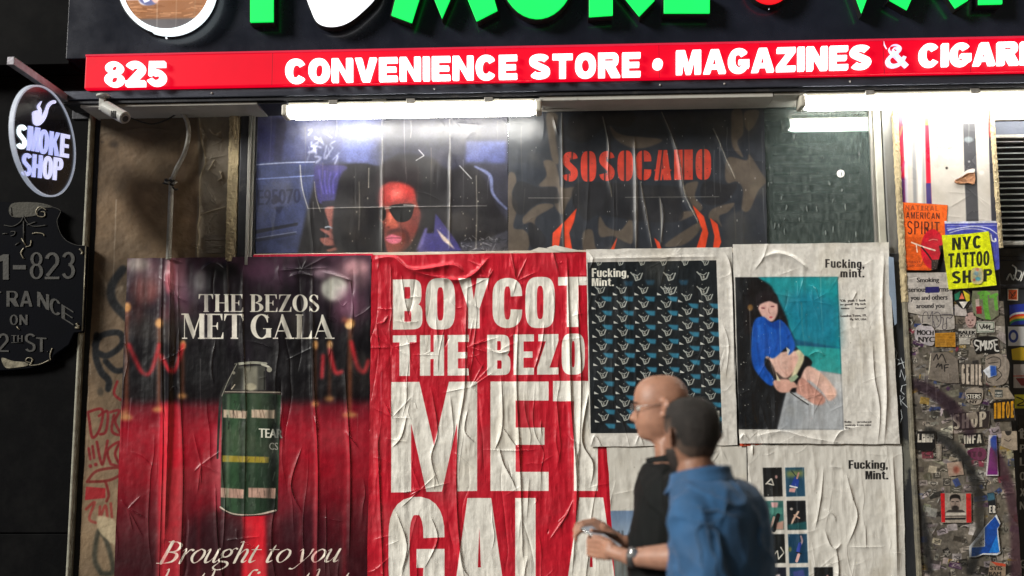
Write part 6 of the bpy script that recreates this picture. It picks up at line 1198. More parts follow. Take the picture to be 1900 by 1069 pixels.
stick(k3([(585, 680), (640, 655), (700, 662), (718, 690), (700, 770), (640, 785), (592, 750)]), 'grey burger shaped logo sticker reading STERS NY', smooth=True, col=(150, 140, 128)); a.poly(k3([(590, 695), (710, 695), (705, 745), (595, 745)]), BK); small(a, 'STERS', (1794.5, 1820, 731, 739.5, 731, 739.5), WHs, 1.2); small(a, 'NY', (1800, 1814, 742.5, 748.5, 742.5, 748.5), BK, 1)
stick(k3([(790, 760), (945, 742), (962, 905), (800, 915)]), 'black sticker with dripping yellow letters', col=BK); draw(a, 'INFOE', (1845, 1882, 748, 777, 744, 775), (188, 132, 30), sans, .1, sv=.22, sh=.16, W=.34)
stick(k3([(760, 655), (905, 655), (960, 740), (800, 745)]), 'beige torn sticker with a grey stamp', col=(140, 128, 112)); a.poly(k3([(808, 672), (868, 672), (868, 728), (808, 728)]), (60, 66, 66)); small(a, 'FIRE', (1848, 1860, 727, 731, 727, 731), WHs, .4); small(a, 'DEPT', (1848, 1860, 733, 736, 733, 736), WHs, .4)
stick(k3([(480, 850), (770, 832), (760, 960), (490, 975)]), 'dark wide sticker with big letters reading SHOP', col=(40, 34, 36)); draw(a, 'SHOP', (1769, 1831, 769, 797, 763, 791), (176, 166, 150), sans, .12, sv=.2, sh=.15, W=.5); a.poly(k3([(600, 850), (665, 835), (680, 890), (610, 900)]), (128, 118, 108), 1, .5)
stick(k5([(205, 0), (342, 0), (342, 120), (320, 146), (240, 148), (200, 130)]), 'black label sticker with white boxes reading LOOP', col=BK)
for k, ch in enumerate('LOOP'):
    x = 1703.5+k*7.8; a.poly([(x, 805+.2*k), (x+6.6, 805), (x+6.8, 821), (x-.6, 821)], WHs); 
    if ch == 'L': a.poly([(x+2.5, 805), (x+6.8, 805), (x+6.8, 817), (x+2.5, 817)], BK)
    elif ch == 'O': a.ell(x+3.4, 812, 1.3, 1.3, BK)
    else: a.ell(x+3.4, 810.5, 1.2, 1.2, BK); a.poly([(x+3.6, 815), (x+7, 815), (x+7, 821.5), (x+3.6, 821.5)], BK)
stick(k5([(545, 20), (690, 10), (708, 100), (560, 122)]), 'black sticker with white sketch letters reading INFA', col=BK); draw(a, 'INFA', (1789, 1822, 808, 824, 806, 822), (190, 184, 170), sans, .12, sv=.2, sh=.15, W=.5)
stick(k5([(735, 30), (790, 28), (800, 240), (805, 330), (712, 330)]), 'tall pointed purple and blue pennant sticker', d=.009, col=(196, 190, 196)); a.poly(k5([(742, 130), (790, 40), (798, 240), (800, 322), (722, 322)]), (104, 34, 104)); a.poly(k5([(745, 60), (765, 34), (790, 32), (796, 200), (778, 150), (748, 110)]), (36, 60, 140), 1, 1)
stick(k5([(380, 458), (605, 458), (606, 675), (384, 675)]), 'portrait sticker of a dark haired man between red bars', d=.008, col=(150, 140, 128)); a.poly(k5([(380, 458), (410, 458), (413, 672), (386, 672)]), (186, 26, 32)); a.poly(k5([(567, 460), (604, 460), (606, 674), (570, 674)]), (190, 34, 34)); a.poly(k5([(413, 600), (440, 580), (540, 580), (566, 600), (568, 630), (413, 630)]), (58, 54, 52)); a.poly(k5([(415, 600), (568, 600), (567, 622), (415, 625)]), (188, 180, 168), 1, .6)
a.ell(*k5([(487, 530)])[0], 9.5, 13, (138, 122, 112)); a.poly(k5([(448, 520), (450, 480), (485, 464), (522, 478), (526, 520), (515, 500), (487, 494), (458, 500)]), (24, 22, 22), 1, .4, True); a.ell(*k5([(487, 568)])[0], 7, 5, (34, 30, 30), .9, .8); a.stroke(k5([(462, 520), (478, 520)]), 1.4, BK); a.stroke(k5([(495, 520), (511, 520)]), 1.4, BK); a.stroke(k5([(487, 525), (486, 545)]), 1, (90, 76, 70)); a.stroke(k5([(475, 557), (500, 557)]), 1.3, (26, 22, 22)); a.poly(k5([(413, 640), (568, 638), (560, 652), (413, 655)]), BK, .9)
stick(k5([(790, 615), (820, 680), (800, 720), (820, 900), (790, 915), (690, 910), (640, 930), (590, 930), (590, 850), (640, 790), (700, 710)]), 'torn blue arrow shaped sticker with white border', d=.010, col=(204, 208, 214)); a.poly(k5([(780, 628), (815, 690), (795, 720), (800, 900), (690, 900), (640, 920), (605, 925), (608, 858), (704, 852), (704, 712)]), (24, 72, 156)); a.poly(k5([(795, 760), (812, 895), (735, 895)]), (30, 120, 210)); a.poly(k5([(612, 850), (700, 748), (700, 852)]), (150, 148, 142)); 
for k in range(14): x, y = k5([(rs.uniform(650, 698), rs.uniform(780, 845))])[0]; a.ell(x, y, 1, 1, BK, .8)
stick(k5([(722, 455), (775, 450), (788, 520), (788, 605), (735, 612)]), 'dark sticker ending in the letters ER', col=(30, 34, 38)); a.poly(k5([(722, 460), (775, 455), (782, 505), (725, 515)]), (60, 100, 120), .9, 1); draw(a, 'ER', (1836, 1848, 938, 952, 938, 952), WHs, sans, .15, sv=.24, sh=.16, W=.5)
stick(k5([(425, 235), (535, 222), (552, 320), (440, 335)]), 'small torn sticker with faded red print', col=(160, 138, 122)); a.ell(*k5([(497, 285)])[0], 6, 7, (130, 60, 46), .8, 2)
stick(k5([(575, 150), (640, 122), (700, 130), (720, 170), (690, 215), (610, 200)]), 'purple oval sticker with dark letters on the column', smooth=True, col=(96, 34, 70)); draw(a, 'UTO', (1797, 1823, 838, 848, 838, 848), (60, 20, 44), sans, .12, W=.5)
stick(k5([(345, 95), (385, 95), (385, 215), (350, 220)]), 'narrow pale sticker with a ladder drawing', col=(146, 138, 126)); a.stroke(k5([(352, 105), (378, 105), (378, 205), (355, 208), (352, 105)]), .8, (90, 84, 78), smooth=False)
stick(k5([(745, 960), (860, 980), (858, 1069), (730, 1060)]), 'orange edged sticker with black handwriting', col=(150, 130, 110)); a.poly(k5([(745, 955), (860, 975), (860, 1000), (790, 990)]), (186, 74, 50), 1, .6); small(a, 'SYIS', (1838, 1860, 1050, 1058, 1050, 1058), BK, .8); small(a, 'RAM', (1836, 1858, 1061, 1068, 1061, 1068), BK, .8)
stick(k5([(830, 0), (940, 0), (945, 140), (900, 140), (825, 110)]), 'beige sticker with a round face doodle', col=(152, 138, 122)); a.ell(*k5([(880, 5)])[0], 6, 7, BK, .9); a.stroke(k5([(850, 60), (880, 75), (900, 60)]), 1.2, (60, 50, 50)); 
stick(k3([(540, 20), (580, 30), (600, 110), (500, 105), (500, 20)]), 'white label sticker below the traffic coloured one', col=(176, 168, 164))
# round A sticker, green drips
stick(k2([(530, 850), (560, 790), (640, 795), (678, 850), (665, 900), (615, 950), (545, 890)]), 'dark sticker with a red A on green and yellow wedges', col=(26, 28, 28), d=.007, smooth=True)
a.poly(k2([(540, 830), (590, 800), (580, 870), (545, 880)]), (38, 110, 84)); a.poly(k2([(610, 795), (665, 830), (668, 880), (640, 895)]), (206, 190, 50)); a.poly(k2([(580, 868), (602, 815), (624, 866)]), (216, 110, 80)); a.poly(k2([(578, 890), (652, 888), (615, 948)]), (216, 212, 204))
stick(k2([(690, 800), (900, 800), (905, 1000), (850, 1040), (780, 1035), (700, 1005), (680, 880)]), 'sticker with dripping green figures 11 beside a small photo', col=(112, 116, 92), d=.006)
for L, w in (([(745, 820), (790, 812), (825, 822)], 6), ([(795, 820), (800, 920), (815, 1010), (820, 1030)], 9), ([(840, 850), (890, 830)], 6), ([(878, 840), (884, 900), (890, 950)], 6), ([(760, 830), (762, 860)], 5)): a.stroke(k2(L), w, (96, 160, 62))
a.poly(k2([(715, 870), (745, 865), (750, 960), (720, 965)]), (178, 160, 150)); a.poly(k2([(720, 930), (765, 925), (768, 990), (725, 990)]), (140, 30, 44))
# yellow placard
stick(k2([(430, 342), (640, 330), (822, 308), (855, 520), (888, 755), (700, 775), (487, 790), (455, 560)]), 'bright yellow placard reading NYC TATTOO SHOP', 'placard', 'placard', .016, col=(214, 222, 24))
yk = (40, 46, 30)
draw(a, 'NYC', (1765.6, 1820.5, 442, 465, 437, 461), yk, sans, .1, sv=.26, sh=.2, W=.72, n=2.2); draw(a, 'TATTOO', (1758.5, 1835, 471, 497.5, 465.5, 493), yk, sans, .07, sv=.22, sh=.18, W=.6, n=2.2); draw(a, 'SHOP', (1765.5, 1840.5, 504, 527.5, 499, 522), yk, sans, .12, sv=.24, sh=.19, W=.66, n=2.2)
stick(arc(1812, 512.5, 12.5, 15.5, 0, 360, 3, 10)[:-1], 'small oval floral sticker covering the O of the tattoo sign', d=.020, col=(190, 178, 120)); a.ell(1812, 512, 9, 12, (160, 160, 130)); a.ell(1810, 508, 4, 4, (120, 150, 160), 1, 1); a.ell(1813, 518, 5, 3.4, (70, 150, 170), .9, 1); a.ell(1812, 501, 3, 3, (190, 110, 90), .9, .6); a.ell(1806, 520, 2.4, 2.4, (180, 90, 80), .9, .6)
# strip right of the column: louvre grille, then a door edge
rb = thing('roller_grille', 'black horizontal louvre grille at the right edge', 'grille', (XX(1880, 350, 0), 0, ZZ(1880, 350)))
xg0, xg1 = XK1+.006, XX(2150, 350, 0)
box('back_plate', xg0, xg1, ZZ(1880, 465), ZZ(1880, 250), -.14, -.1, M_blackrub, rb)
M_slat = pmat('grey_slat', (.6, .6, .6), .4, metal=.4)
nsl = 18
for k in range(nsl):
    z = ZZ(1880, 262)+(ZZ(1880, 448)-ZZ(1880, 262))*k/(nsl-1); v = [(xg0, -.0, z), (xg1, -.0, z), (xg1, .05, z+.014), (xg0, .05, z+.014), (xg0, .002, z-.004), (xg1, .002, z-.004), (xg1, .052, z+.010), (xg0, .052, z+.010)]
    link('slat', mesh(v, [(0, 1, 2, 3), (4, 7, 6, 5), (0, 4, 5, 1), (2, 6, 7, 3), (0, 3, 7, 4), (1, 5, 6, 2)]), M_slat, rb)
box('top_rail', xg0, xg1, ZZ(1880, 257), ZZ(1880, 251), -.1, .014, M_greymetal, rb, .002); box('bottom_rail', xg0, xg1, ZZ(1880, 456), ZZ(1880, 451), -.1, .014, M_greymetal, rb, .002)
box('lintel', xg0, xg1, ZZ(1880, 224), ZHI+.05, -.1, .01, pmat('beige_lintel', (.3, .27, .23), .7, bump=.4), shop); box('lintel_band', xg0, xg1, ZZ(1880, 250), ZZ(1880, 224.5), -.1, .0, pmat('navy_band', (.05, .06, .09), .5), shop)
door = thing('side_door', 'dark door edge with stickers and white marker tags at the far right', 'door', (XX(1890, 700, 0), 0, 0))
box('door_leaf', xg0, xg1, 0, ZZ(1880, 458), -.1, -.03, pmat('door_black', (.03, .033, .038), .4, dirt=(.1, .1, .1), dth=(.6, .8), ds=10), door)
box('door_rail', xg0, xg1, ZZ(1880, 482), ZZ(1880, 474), -.03, -.022, M_darkmetal, door); box('door_rail', xg0, xg1, ZZ(1880, 534), ZZ(1880, 527), -.03, -.022, M_darkmetal, door)
ad = Cv(1850, 460, 1960, 1100, -.028, 800, (30, 30, 34)); a = ad; dpieces = []
def dst(pts, label, col): a.poly(pts, col); dpieces.append((pts, label))
dst(rq(1869, 536, 1889, 558), 'small orange square sticker with a dark scribble', (214, 206, 190)); a.poly(rq(1871, 538, 1887, 556), (226, 86, 40)); a.stroke([(1874, 542), (1880, 550), (1884, 541), (1876, 552), (1885, 553)], 1.4, (60, 30, 20))
dst([(1872, 566), (1920, 562), (1920, 600), (1874, 604)], 'rainbow striped sticker on the far right door', (34, 52, 150))
for k, c in enumerate(((210, 210, 214), (220, 60, 40), (232, 160, 50), (60, 140, 80))): a.stroke([(1872, 590+k*4), (1885, 582+k*4), (1920, 580+k*4)], 4, c)
dst(rq(1870, 606, 1920, 642), 'white sticker with a blue ring at the right edge', (206, 206, 206)); a.ell(1880, 624, 9, 12, (36, 60, 140)); a.ell(1880, 624, 5, 7, (206, 206, 206))
dst([(1876, 648), (1895, 644), (1920, 650), (1920, 670), (1878, 668)], 'yellow bubble letter sticker on the far right door', (214, 180, 40))
dst(rq(1880, 676, 1930, 720), 'pale sticker with a red line on the far right door', (180, 172, 166)); a.stroke([(1880, 698), (1930, 697)], 1.6, (200, 60, 40)); a.poly([(1884, 702), (1930, 700), (1930, 716), (1895, 716)], (130, 40, 46))
dst(rq(1882, 732, 1930, 758), 'yellow and black sticker on the far right door', (206, 196, 40)); a.stroke([(1886, 737), (1900, 744), (1887, 752), (1902, 752)], 2, BK)
dst(rq(1888, 790, 1930, 830), 'black sticker with white outline marks on the far right door', BK); a.stroke([(1890, 800), (1897, 796), (1897, 812)], 2, WHs)
for t, y in (('E', 798), ('P', 824), ('L', 848), ('O', 875), ('X', 905), ('N', 930), ('G', 1038), ('U', 1062)): small(a, t, (1893, 1902, y, y+16, y, y+16), (190, 188, 180), 1.5)
mdoor = printmat('door_prints', ad, rough=.4, coat=.2)
for pts, lab in dpieces: tag(flatpiece('sticker', pts, -.026, ad, mdoor, .0015), lab, 'sticker')
flatpiece('marker_lettering', [(1890, 770), (1930, 770), (1930, 1090), (1894, 1090)], -.029, ad, mdoor, .0008, door)
def marker(pts, w=3.2): link('marker_tag', tube_mesh([Vector(v) for v in catmull([tuple(P(x, y, -.028)) for x, y in pts], n=4)], w*.0011, 4), pmat('white_marker', (.6, .6, .56), .5), door)
for L in ([(1868, 520), (1874, 508), (1880, 520), (1886, 500), (1878, 492)], [(1880, 510), (1890, 520), (1896, 506), (1888, 502)], [(1894, 522), (1904, 500), (1910, 520)]): marker(L)
paint(at, .62); at.noise(.35, 20, 8); at.noise(.25, 6, 18)
hat = fbm(at.h, at.w, 18, rs, 4)*.0016+fbm(at.h, at.w, 5, rs, 3)*.0004
for q in range(50):
    x, y = rs.uniform(1670, 1890), rs.uniform(380, 1080); ridge(hat, at, [(x, y), (x+rs.normal()*14, y+rs.normal()*10)], 1.5, .0025)
matl = printmat('placards_and_stickers', at, hat, rough=.34, coat=.3, bump=.7)
for name, pts, d, lab, cat, sm, grp in pieces: tag(flatpiece(name, pts, d, at, matl, .0018, smooth=sm), lab, cat, grp)
# ------------------------------------------------------------------ people
from mathutils import noise as mnoise
def sph(V, F, c, r, n=12, sc=(1, 1, 1)):
    b = len(V); V.append(Vector(c)+Vector((0, 0, r*sc[2])))
    for i in range(1, n):
        th_ = math.pi*i/n
        for k in range(n*2): an = math.pi*k/n; V.append(Vector(c)+Vector((r*sc[0]*math.sin(th_)*math.cos(an), r*sc[1]*math.sin(th_)*math.sin(an), r*sc[2]*math.cos(th_))))
    V.append(Vector(c)-Vector((0, 0, r*sc[2]))); m = n*2
    for k in range(m): F.append((b, b+1+k, b+1+(k+1) % m)); F.append((len(V)-1, b+1+(n-2)*m+(k+1) % m, b+1+(n-2)*m+k))
    for i in range(n-2):
        for k in range(m): q = b+1+i*m; F.append((q+k, q+m+k, q+m+(k+1) % m, q+(k+1) % m))
def limb(V, F, pts, rr, sides=14):
    n = 4; c = [tuple(p) for p in pts]; P_, R_ = [], []
    for i in range(len(c)-1):
        for t in np.arange(n)/n: P_.append(Vector(c[i]).lerp(Vector(c[i+1]), t)); R_.append(rr[i]+(rr[i+1]-rr[i])*t)
    P_.append(Vector(c[-1])); R_.append(rr[-1])
    tube_mesh(P_, R_, sides, V, F)
    for p, r in zip(c, rr): sph(V, F, p, r, 8)
def loft(V, F, rings, n=28):
    """rings: centre, half width across, half depth, yaw"""
    b = len(V)
    for c, rx, ry, yaw in rings:
        for k in range(n):
            an = 2*math.pi*k/n; x = rx*math.copysign(abs(math.cos(an))**.85, math.cos(an)); y = ry*math.copysign(abs(math.sin(an))**.85, math.sin(an))
            V.append(Vector(c)+Vector((x*math.cos(yaw)-y*math.sin(yaw), x*math.sin(yaw)+y*math.cos(yaw), 0)))
    for i in range(len(rings)-1):
        for k in range(n): q = b+i*n; F.append((q+k, q+(k+1) % n, q+n+(k+1) % n, q+n+k))
    F.append(tuple(b+k for k in reversed(range(n)))); F.append(tuple(b+(len(rings)-1)*n+k for k in range(n)))
def fuse(name, V, F, mat, parent, voxel=.005, smooth=3, fn=None):
    me = mesh(V, F); bm = bmesh.new(); bm.from_mesh(me); bmesh.ops.recalc_face_normals(bm, faces=bm.faces); bm.to_mesh(me); bm.free()
    o = bpy.data.objects.new(name, me); COL.objects.link(o)
    m = o.modifiers.new('r', 'REMESH'); m.mode = 'VOXEL'; m.voxel_size = voxel
    s_ = o.modifiers.new('s', 'SMOOTH'); s_.iterations = smooth; s_.factor = .5
    dg = bpy.context.evaluated_depsgraph_get(); dg.update(); me2 = bpy.data.meshes.new_from_object(o.evaluated_get(dg)); bpy.data.objects.remove(o)
    me2.materials.clear()
    if fn:
        cn = [(v.co.copy(), v.normal.copy()) for v in me2.vertices]; me2.vertices.foreach_set('co', np.array([tuple(c_+fn(c_, n_)) for c_, n_ in cn], np.float32).ravel())
        me2.update()
    return link(name, me2, mat, parent, smooth=True)
HT = np.array([  # z, front, back, half width
 (.226, .004, .004, .004), (.224, .03, .034, .026), (.217, .052, .058, .042), (.205, .071, .075, .055), (.19, .083, .088, .065), (.17, .091, .097, .073), (.15, .095, .100, .077), (.135, .096, .100, .0785), (.125, .0965, .099, .078), (.113, .090, .097, .077), (.10, .089, .094, .0755), (.085, .091, .089, .073), (.07, .0925, .083, .071), (.055, .0935, .075, .068), (.043, .0915, .067, .064), (.03, .0915, .061, .059), (.015, .089, .058, .052), (.004, .078, .056, .046), (-.006, .05, .056, .047), (-.02, .034, .058, .052), (-.05, .034, .062, .056), (-.09, .038, .066, .06)])
def headpts(n=56, m=70, grow=0.0, ztop=.226, zbot=-.09):
    z = np.linspace(ztop, zbot, m) if grow else np.concatenate([[.226, .2255, .2235, .2205], np.linspace(.216, zbot, m-4)])
    f, b, w = (np.interp(z[::-1], HT[::-1, 0], HT[::-1, i])[::-1] for i in (1, 2, 3))
    an = np.linspace(0, 2*np.pi, n+1)[:-1]; c, s = np.cos(an), np.sin(an); pts = np.zeros((len(z), n, 3))
    for i in range(len(z)):
        e = .92 if z[i] > .02 else 1
        x = w[i]*np.sign(c)*np.abs(c)**e; y = np.where(s > 0, f[i], b[i])*np.sign(s)*np.abs(s)**(.88 if z[i] > 0 else 1)
        zz = z[i]
        nose = np.interp(zz, [.060, .066, .074, .080, .098, .118, .126], [0, .012, .025, .027, .014, .002, 0]); nw = np.interp(zz, [.066, .078, .1, .12], [.016, .013, .009, .008])
        fr = s > 0
        y = y+fr*nose*np.exp(-(x/nw)**2)
        y = y-fr*.009*np.exp(-((np.abs(x)-.033)/.014)**2-((zz-.112)/.011)**2)+fr*.004*np.exp(-((np.abs(x)-.03)/.02)**2-((zz-.128)/.007)**2)
        y = y+fr*(.006*np.exp(-((zz-.0525)/.0045)**2)+.0055*np.exp(-((zz-.0425)/.0045)**2)-.004*np.exp(-((zz-.0475)/.002)**2))*np.exp(-(x/.02)**2)
        y = y-fr*.004*np.exp(-((zz-.034)/.005)**2-(x/.03)**2)+fr*.003*np.exp(-((np.abs(x)-.045)/.018)**2-((zz-.088)/.015)**2)
        pts[i, :, 0], pts[i, :, 1], pts[i, :, 2] = x, y, zz
    return pts
def addgrid(V, F, pts, Mx):
    b = len(V); m, n = pts.shape[:2]; V += [Mx @ Vector(p) for p in pts.reshape(-1, 3)]
    for i in range(m-1):
        for k in range(n): F.append((b+i*n+k, b+(i+1)*n+k, b+(i+1)*n+(k+1) % n, b+i*n+(k+1) % n))
    F.append(tuple(b+k for k in range(n))); F.append(tuple(b+(m-1)*n+k for k in reversed(range(n))))
def ears(V, F, Mx):
    for sx in (-1, 1):
        c = catmull([(sx*.077, -.004, .130), (sx*.093, -.022, .133), (sx*.099, -.030, .113), (sx*.090, -.022, .092), (sx*.080, -.008, .078), (sx*.076, -.002, .086)], n=4)
        tube_mesh([Mx @ Vector(p) for p in c], [.005]*len(c), 8, V, F)
        sph(V, F, Mx @ Vector((sx*.084, -.015, .108)), 1, 8, (.008, .014, .023))
def hand(V, F, wrist, palm, knuck, spread, tips, thumb, r=.0085):
    """wrist and palm centre, knuckle-line centre, direction across the knuckles, four finger polylines (relative ends), thumb polyline"""
    limb(V, F, [wrist, wrist.lerp(palm, .5), palm], [.024, .024, .026]); 
    for k in range(4):
        kn = knuck+spread*(k-1.5)*.019; limb(V, F, [palm+spread*(k-1.5)*.012, kn], [.017, .0115], 10)
        limb(V, F, [kn]+[Vector(t) for t in tips[k]], [.0105, .0092, .0085, .0072][:1+len(tips[k])], 10)
    limb(V, F, [wrist.lerp(palm, .4)]+[Vector(t) for t in thumb], [.016, .013, .0105, .009][:1+len(thumb)], 10)
M_skin = pmat('skin', (.37, .19, .125), .46, var=.2, vs=22, bump=.4, bs=260, bd=.002, spec=.45); M_skin2 = pmat('tanned_skin', (.27, .135, .085), .5, var=.2, vs=22, bump=.4, bs=260, bd=.002)
for m_ in (M_skin, M_skin2):
    b = m_.node_tree.nodes['Principled BSDF']; b.inputs['Subsurface Weight'].default_value = .12; b.inputs['Subsurface Radius'].default_value = (.01, .004, .002)
def cloth(name, col, rough=.8, sheen=.3):
    m = pmat(name, col, rough, var=.3, vs=11, bump=.5, bs=420, bd=.0015, stretch=(1, 1, .6)); m.node_tree.nodes['Principled BSDF'].inputs['Sheen Weight'].default_value = sheen; return m
def folds(amp, sc=(9, 9, 3.2), seed=0):
    def fn(co, no):
        p = Vector((co.x*sc[0]+seed, co.y*sc[1], co.z*sc[2])); a_ = mnoise.noise(p); b_ = mnoise.noise(p*2.3+Vector((3, 1, 7)))
        q = Vector((co.x*5+co.z*6+seed, co.y*5-co.z*3, co.z*5)); c_ = max(0, 1-abs(mnoise.noise(q))*9)
        return no*(amp*((1-abs(a_)*2.4)+.45*(1-abs(b_)*2.4)-.6+.9*c_))
    return fn
# ---- bald man in profile
man = thing('person', 'bald man in glasses and a black shirt walking left, looking up from a phone', 'person', (XX(1255, 900, 1.1), -1.1, 0))
d = 1.1; hz = ZZ(1228, 815, d); MH = Matrix.Translation(Vector((XX(1230, 760, d), -d, hz+.002))) @ Matrix.Rotation(math.radians(84), 4, 'Z') @ Matrix.Rotation(math.radians(-3), 4, 'X')
V, F = [], []
addgrid(V, F, headpts(), MH); ears(V, F, MH)
neck = MH @ Vector((0, -.02, -.01)); nb = P(1254, 856, d)
limb(V, F, [neck, nb, nb-Vector((0, 0, .06))], [.056, .062, .08])
tz = lambda py: ZZ(1255, py, d); tx_ = lambda px, py: XX(px, py, d)
YW = math.radians(84)
def torso(grow=0., top=850, bot=1100): 
    pr = [(852, 1250, .078, .078), (860, 1249, .12, .088), (872, 1249, .155, .098), (890, 1248, .185, .108), (915, 1247, .2, .116), (950, 1247, .205, .122), (1000, 1242, .195, .126), (1050, 1240, .185, .126), (1110, 1242, .18, .122), (1170, 1246, .185, .122)]
    return [(Vector((tx_(x, y), -d, tz(y))), w+grow, dp+grow, YW) for y, x, w, dp in pr if top <= y <= bot]
loft(V, F, torso(0))
Lsh, Lel, Lwr = P(1268, 905, 1.30), P(1276, 1034, 1.40), P(1168, 1034, 1.30); Rsh, Rel, Rwr = P(1262, 905, .90), P(1262, 1020, .84), P(1158, 1008, 1.02)
limb(V, F, [Lsh, Lel, Lel.lerp(Lwr, .35), Lwr], [.056, .045, .044, .028]); limb(V, F, [Rsh, Rel, Rel.lerp(Rwr, .35), Rwr], [.056, .045, .042, .028])
# lower (left) hand cradles the phone, upper (right) hand taps it
lp, lk = P(1132, 1022, 1.25), P(1112, 1018, 1.21)
hand(V, F, Lwr, lp, lk, Vector((-.15, .35, -.92)).normalized(), [[P(1092, 1004+k*8, 1.17), P(1094+k*2, 994+k*9, 1.13), P(1104+k*2, 990+k*9, 1.11)] for k in range(4)], [P(1130, 1006, 1.22), P(1114, 998, 1.20), P(1102, 996, 1.19)])
rp, rk = P(1118, 984, 1.03), P(1098, 976, 1.05)
hand(V, F, Rwr, rp, rk, Vector((-.3, -.75, -.6)).normalized(), [[P(1082-k*1, 969+k*5, 1.05+k*.022), P(1070-k*1, 974+k*7, 1.07+k*.02), P(1066+k*1, 984+k*6, 1.09+k*.014)] for k in range(4)], [P(1122, 992, 1.10), P(1108, 988, 1.13), P(1098, 985, 1.15)])
hp = [Vector((tx_(1246, 1170), -d+s_*.09, .93)) for s_ in (-1, 1)]
kn_ = [Vector((tx_(1246, 1170)-.10*s_-.04, -d+s_*.09, .50)) for s_ in (-1, 1)]; ft = [Vector((tx_(1246, 1170)-.12*s_+.02*(1-s_), -d+s_*.09, .09)) for s_ in (-1, 1)]
for a_, b_, c_ in zip(hp, kn_, ft): limb(V, F, [a_, b_, c_], [.085, .055, .038])
fuse('body', V, F, M_skin, man, .0042, 2)
V, F = [], []
loft(V, F, torso(.014, 856, 1170)); limb(V, F, [Lsh, Lsh.lerp(Lel, .55), Lsh.lerp(Lel, .86)], [.072, .064, .062]); limb(V, F, [Rsh, Rsh.lerp(Rel, .55), Rsh.lerp(Rel, .86)], [.072, .064, .062])
M_bs = cloth('black_shirt', (.004, .005, .005), .75, 0); M_bs.node_tree.nodes['Principled BSDF'].inputs['Specular IOR Level'].default_value = .2
fuse('shirt', V, F, M_bs, man, .007, 3, folds(.006, seed=2))
def collar(c, rx, ry, yaw, h, tilt, mat, par, open_=.5):
    V, F = [], []; n = 40
    for lay in (0, 1):
        for j in range(5):
            for k in range(n+1):
                an = math.pi/2+open_+(2*math.pi-2*open_)*k/n; t = j/4; out = 1+(.10+.25*t*t if lay else .0)-(.05*t if not lay else 0)
                zz = h*(1-t*(1.35 if lay else 1))+(0 if not lay else 0)
                x, y = rx*out*math.cos(an), ry*out*math.sin(an); zz += tilt*y
                V.append(Vector(c)+Vector((x*math.cos(yaw)-y*math.sin(yaw), x*math.sin(yaw)+y*math.cos(yaw), zz)))
    for lay in (0, 1):
        for j in range(4):
            for k in range(n): q = lay*5*(n+1)+j*(n+1)+k; F.append((q, q+1, q+n+2, q+n+1))
    o = link('collar', mesh(V, F), mat, par, smooth=True); m = o.modifiers.new('t', 'SOLIDIFY'); m.thickness = .0035
collar(nb+Vector((-.014, 0, -.022)), .086, .084, YW, .05, -.2, M_bs, man, .35)
M_tr = cloth('dark_trousers', (.02, .022, .03))
def trousers(hp, kn_, ft, c, yaw, mat, par):
    V, F = [], []
    loft(V, F, [(Vector((c.x, c.y, z)), w, dp, yaw) for z, w, dp in ((1.02, .185, .13), (.95, .19, .135), (.86, .18, .13))])
    for a_, b_, c_ in zip(hp, kn_, ft): limb(V, F, [a_, b_, c_], [.105, .075, .07])
    fuse('trousers', V, F, mat, par, .01, 3, folds(.006, seed=9))
def shoes(ft, yaw, mat, par):
    for f_ in ft:
        V, F = [], []; dx, dy = -math.sin(yaw), math.cos(yaw)
        limb(V, F, [Vector((f_.x-dx*.05, f_.y-dy*.05, .045)), Vector((f_.x+dx*.08, f_.y+dy*.08, .04)), Vector((f_.x+dx*.17, f_.y+dy*.17, .03))], [.043, .038, .03]); 
        fuse('shoe', V, F, mat, par, .008, 2)
M_sh = pmat('black_leather', (.015, .014, .014), .35)
trousers(hp, kn_, ft, Vector((tx_(1246, 1170), -d, 0)), YW, M_tr, man); shoes(ft, YW, M_sh, man)
# glasses, eyes, brows, watch
gl_ = thing('g', 'x', 'x'); bpy.data.objects.remove(gl_)
def loc(*p): return MH @ Vector(p)
M_eye = pmat('eye_white', (.6, .57, .52), .2, var=.02, bump=0); M_iris = pmat('iris_dark', (.03, .02, .015), .15, var=.02, bump=0)
for sx in (-1, 1):
    V, F = [], []; sph(V, F, loc(sx*.033, .0765, .1125), .0125, 12); link('eye', mesh(V, F), M_eye, man, smooth=True); V, F = [], []; sph(V, F, loc(sx*.033, .0855, .1125), .0055, 8); link('iris', mesh(V, F), M_iris, man, smooth=True)
    link('eyelid', tube_mesh([loc(sx*.020, .084, .1165), loc(sx*.033, .0885, .119), loc(sx*.047, .080, .116)], [.003, .0042, .003], 6), M_skin, man, smooth=True)
    link('eyebrow', tube_mesh([loc(sx*.018, .096, .130), loc(sx*.033, .0955, .134), loc(sx*.052, .083, .131)], [.002, .0032, .0018], 6), pmat('brow_hair', (.06, .04, .03), .8), man, smooth=True)
M_fr = pmat('glasses_frame', (.25, .24, .23), .25, metal=.8)
g0 = None
V, F = [], []
for sx in (-1, 1):
    cs_ = [loc(sx*.034+.025*math.cos(t_), .106-.0*abs(math.cos(t_))-(.006 if sx*math.cos(t_) > 0 else 0)*abs(math.cos(t_)), .110+.018*math.sin(t_)) for t_ in np.linspace(0, 2*math.pi, 25)]
    tube_mesh(cs_, .0013, 5, V, F); tube_mesh([loc(sx*.059, .100, .115), loc(sx*.078, .085, .116), loc(sx*.083, .02, .118), loc(sx*.086, -.01, .120), loc(sx*.085, -.022, .104)], .0014, 5, V, F)
tube_mesh([loc(-.010, .107, .114), loc(0, .110, .117), loc(.010, .107, .114)], .0013, 5, V, F)
g0 = link('glasses', mesh(V, F), M_fr, man, smooth=True)
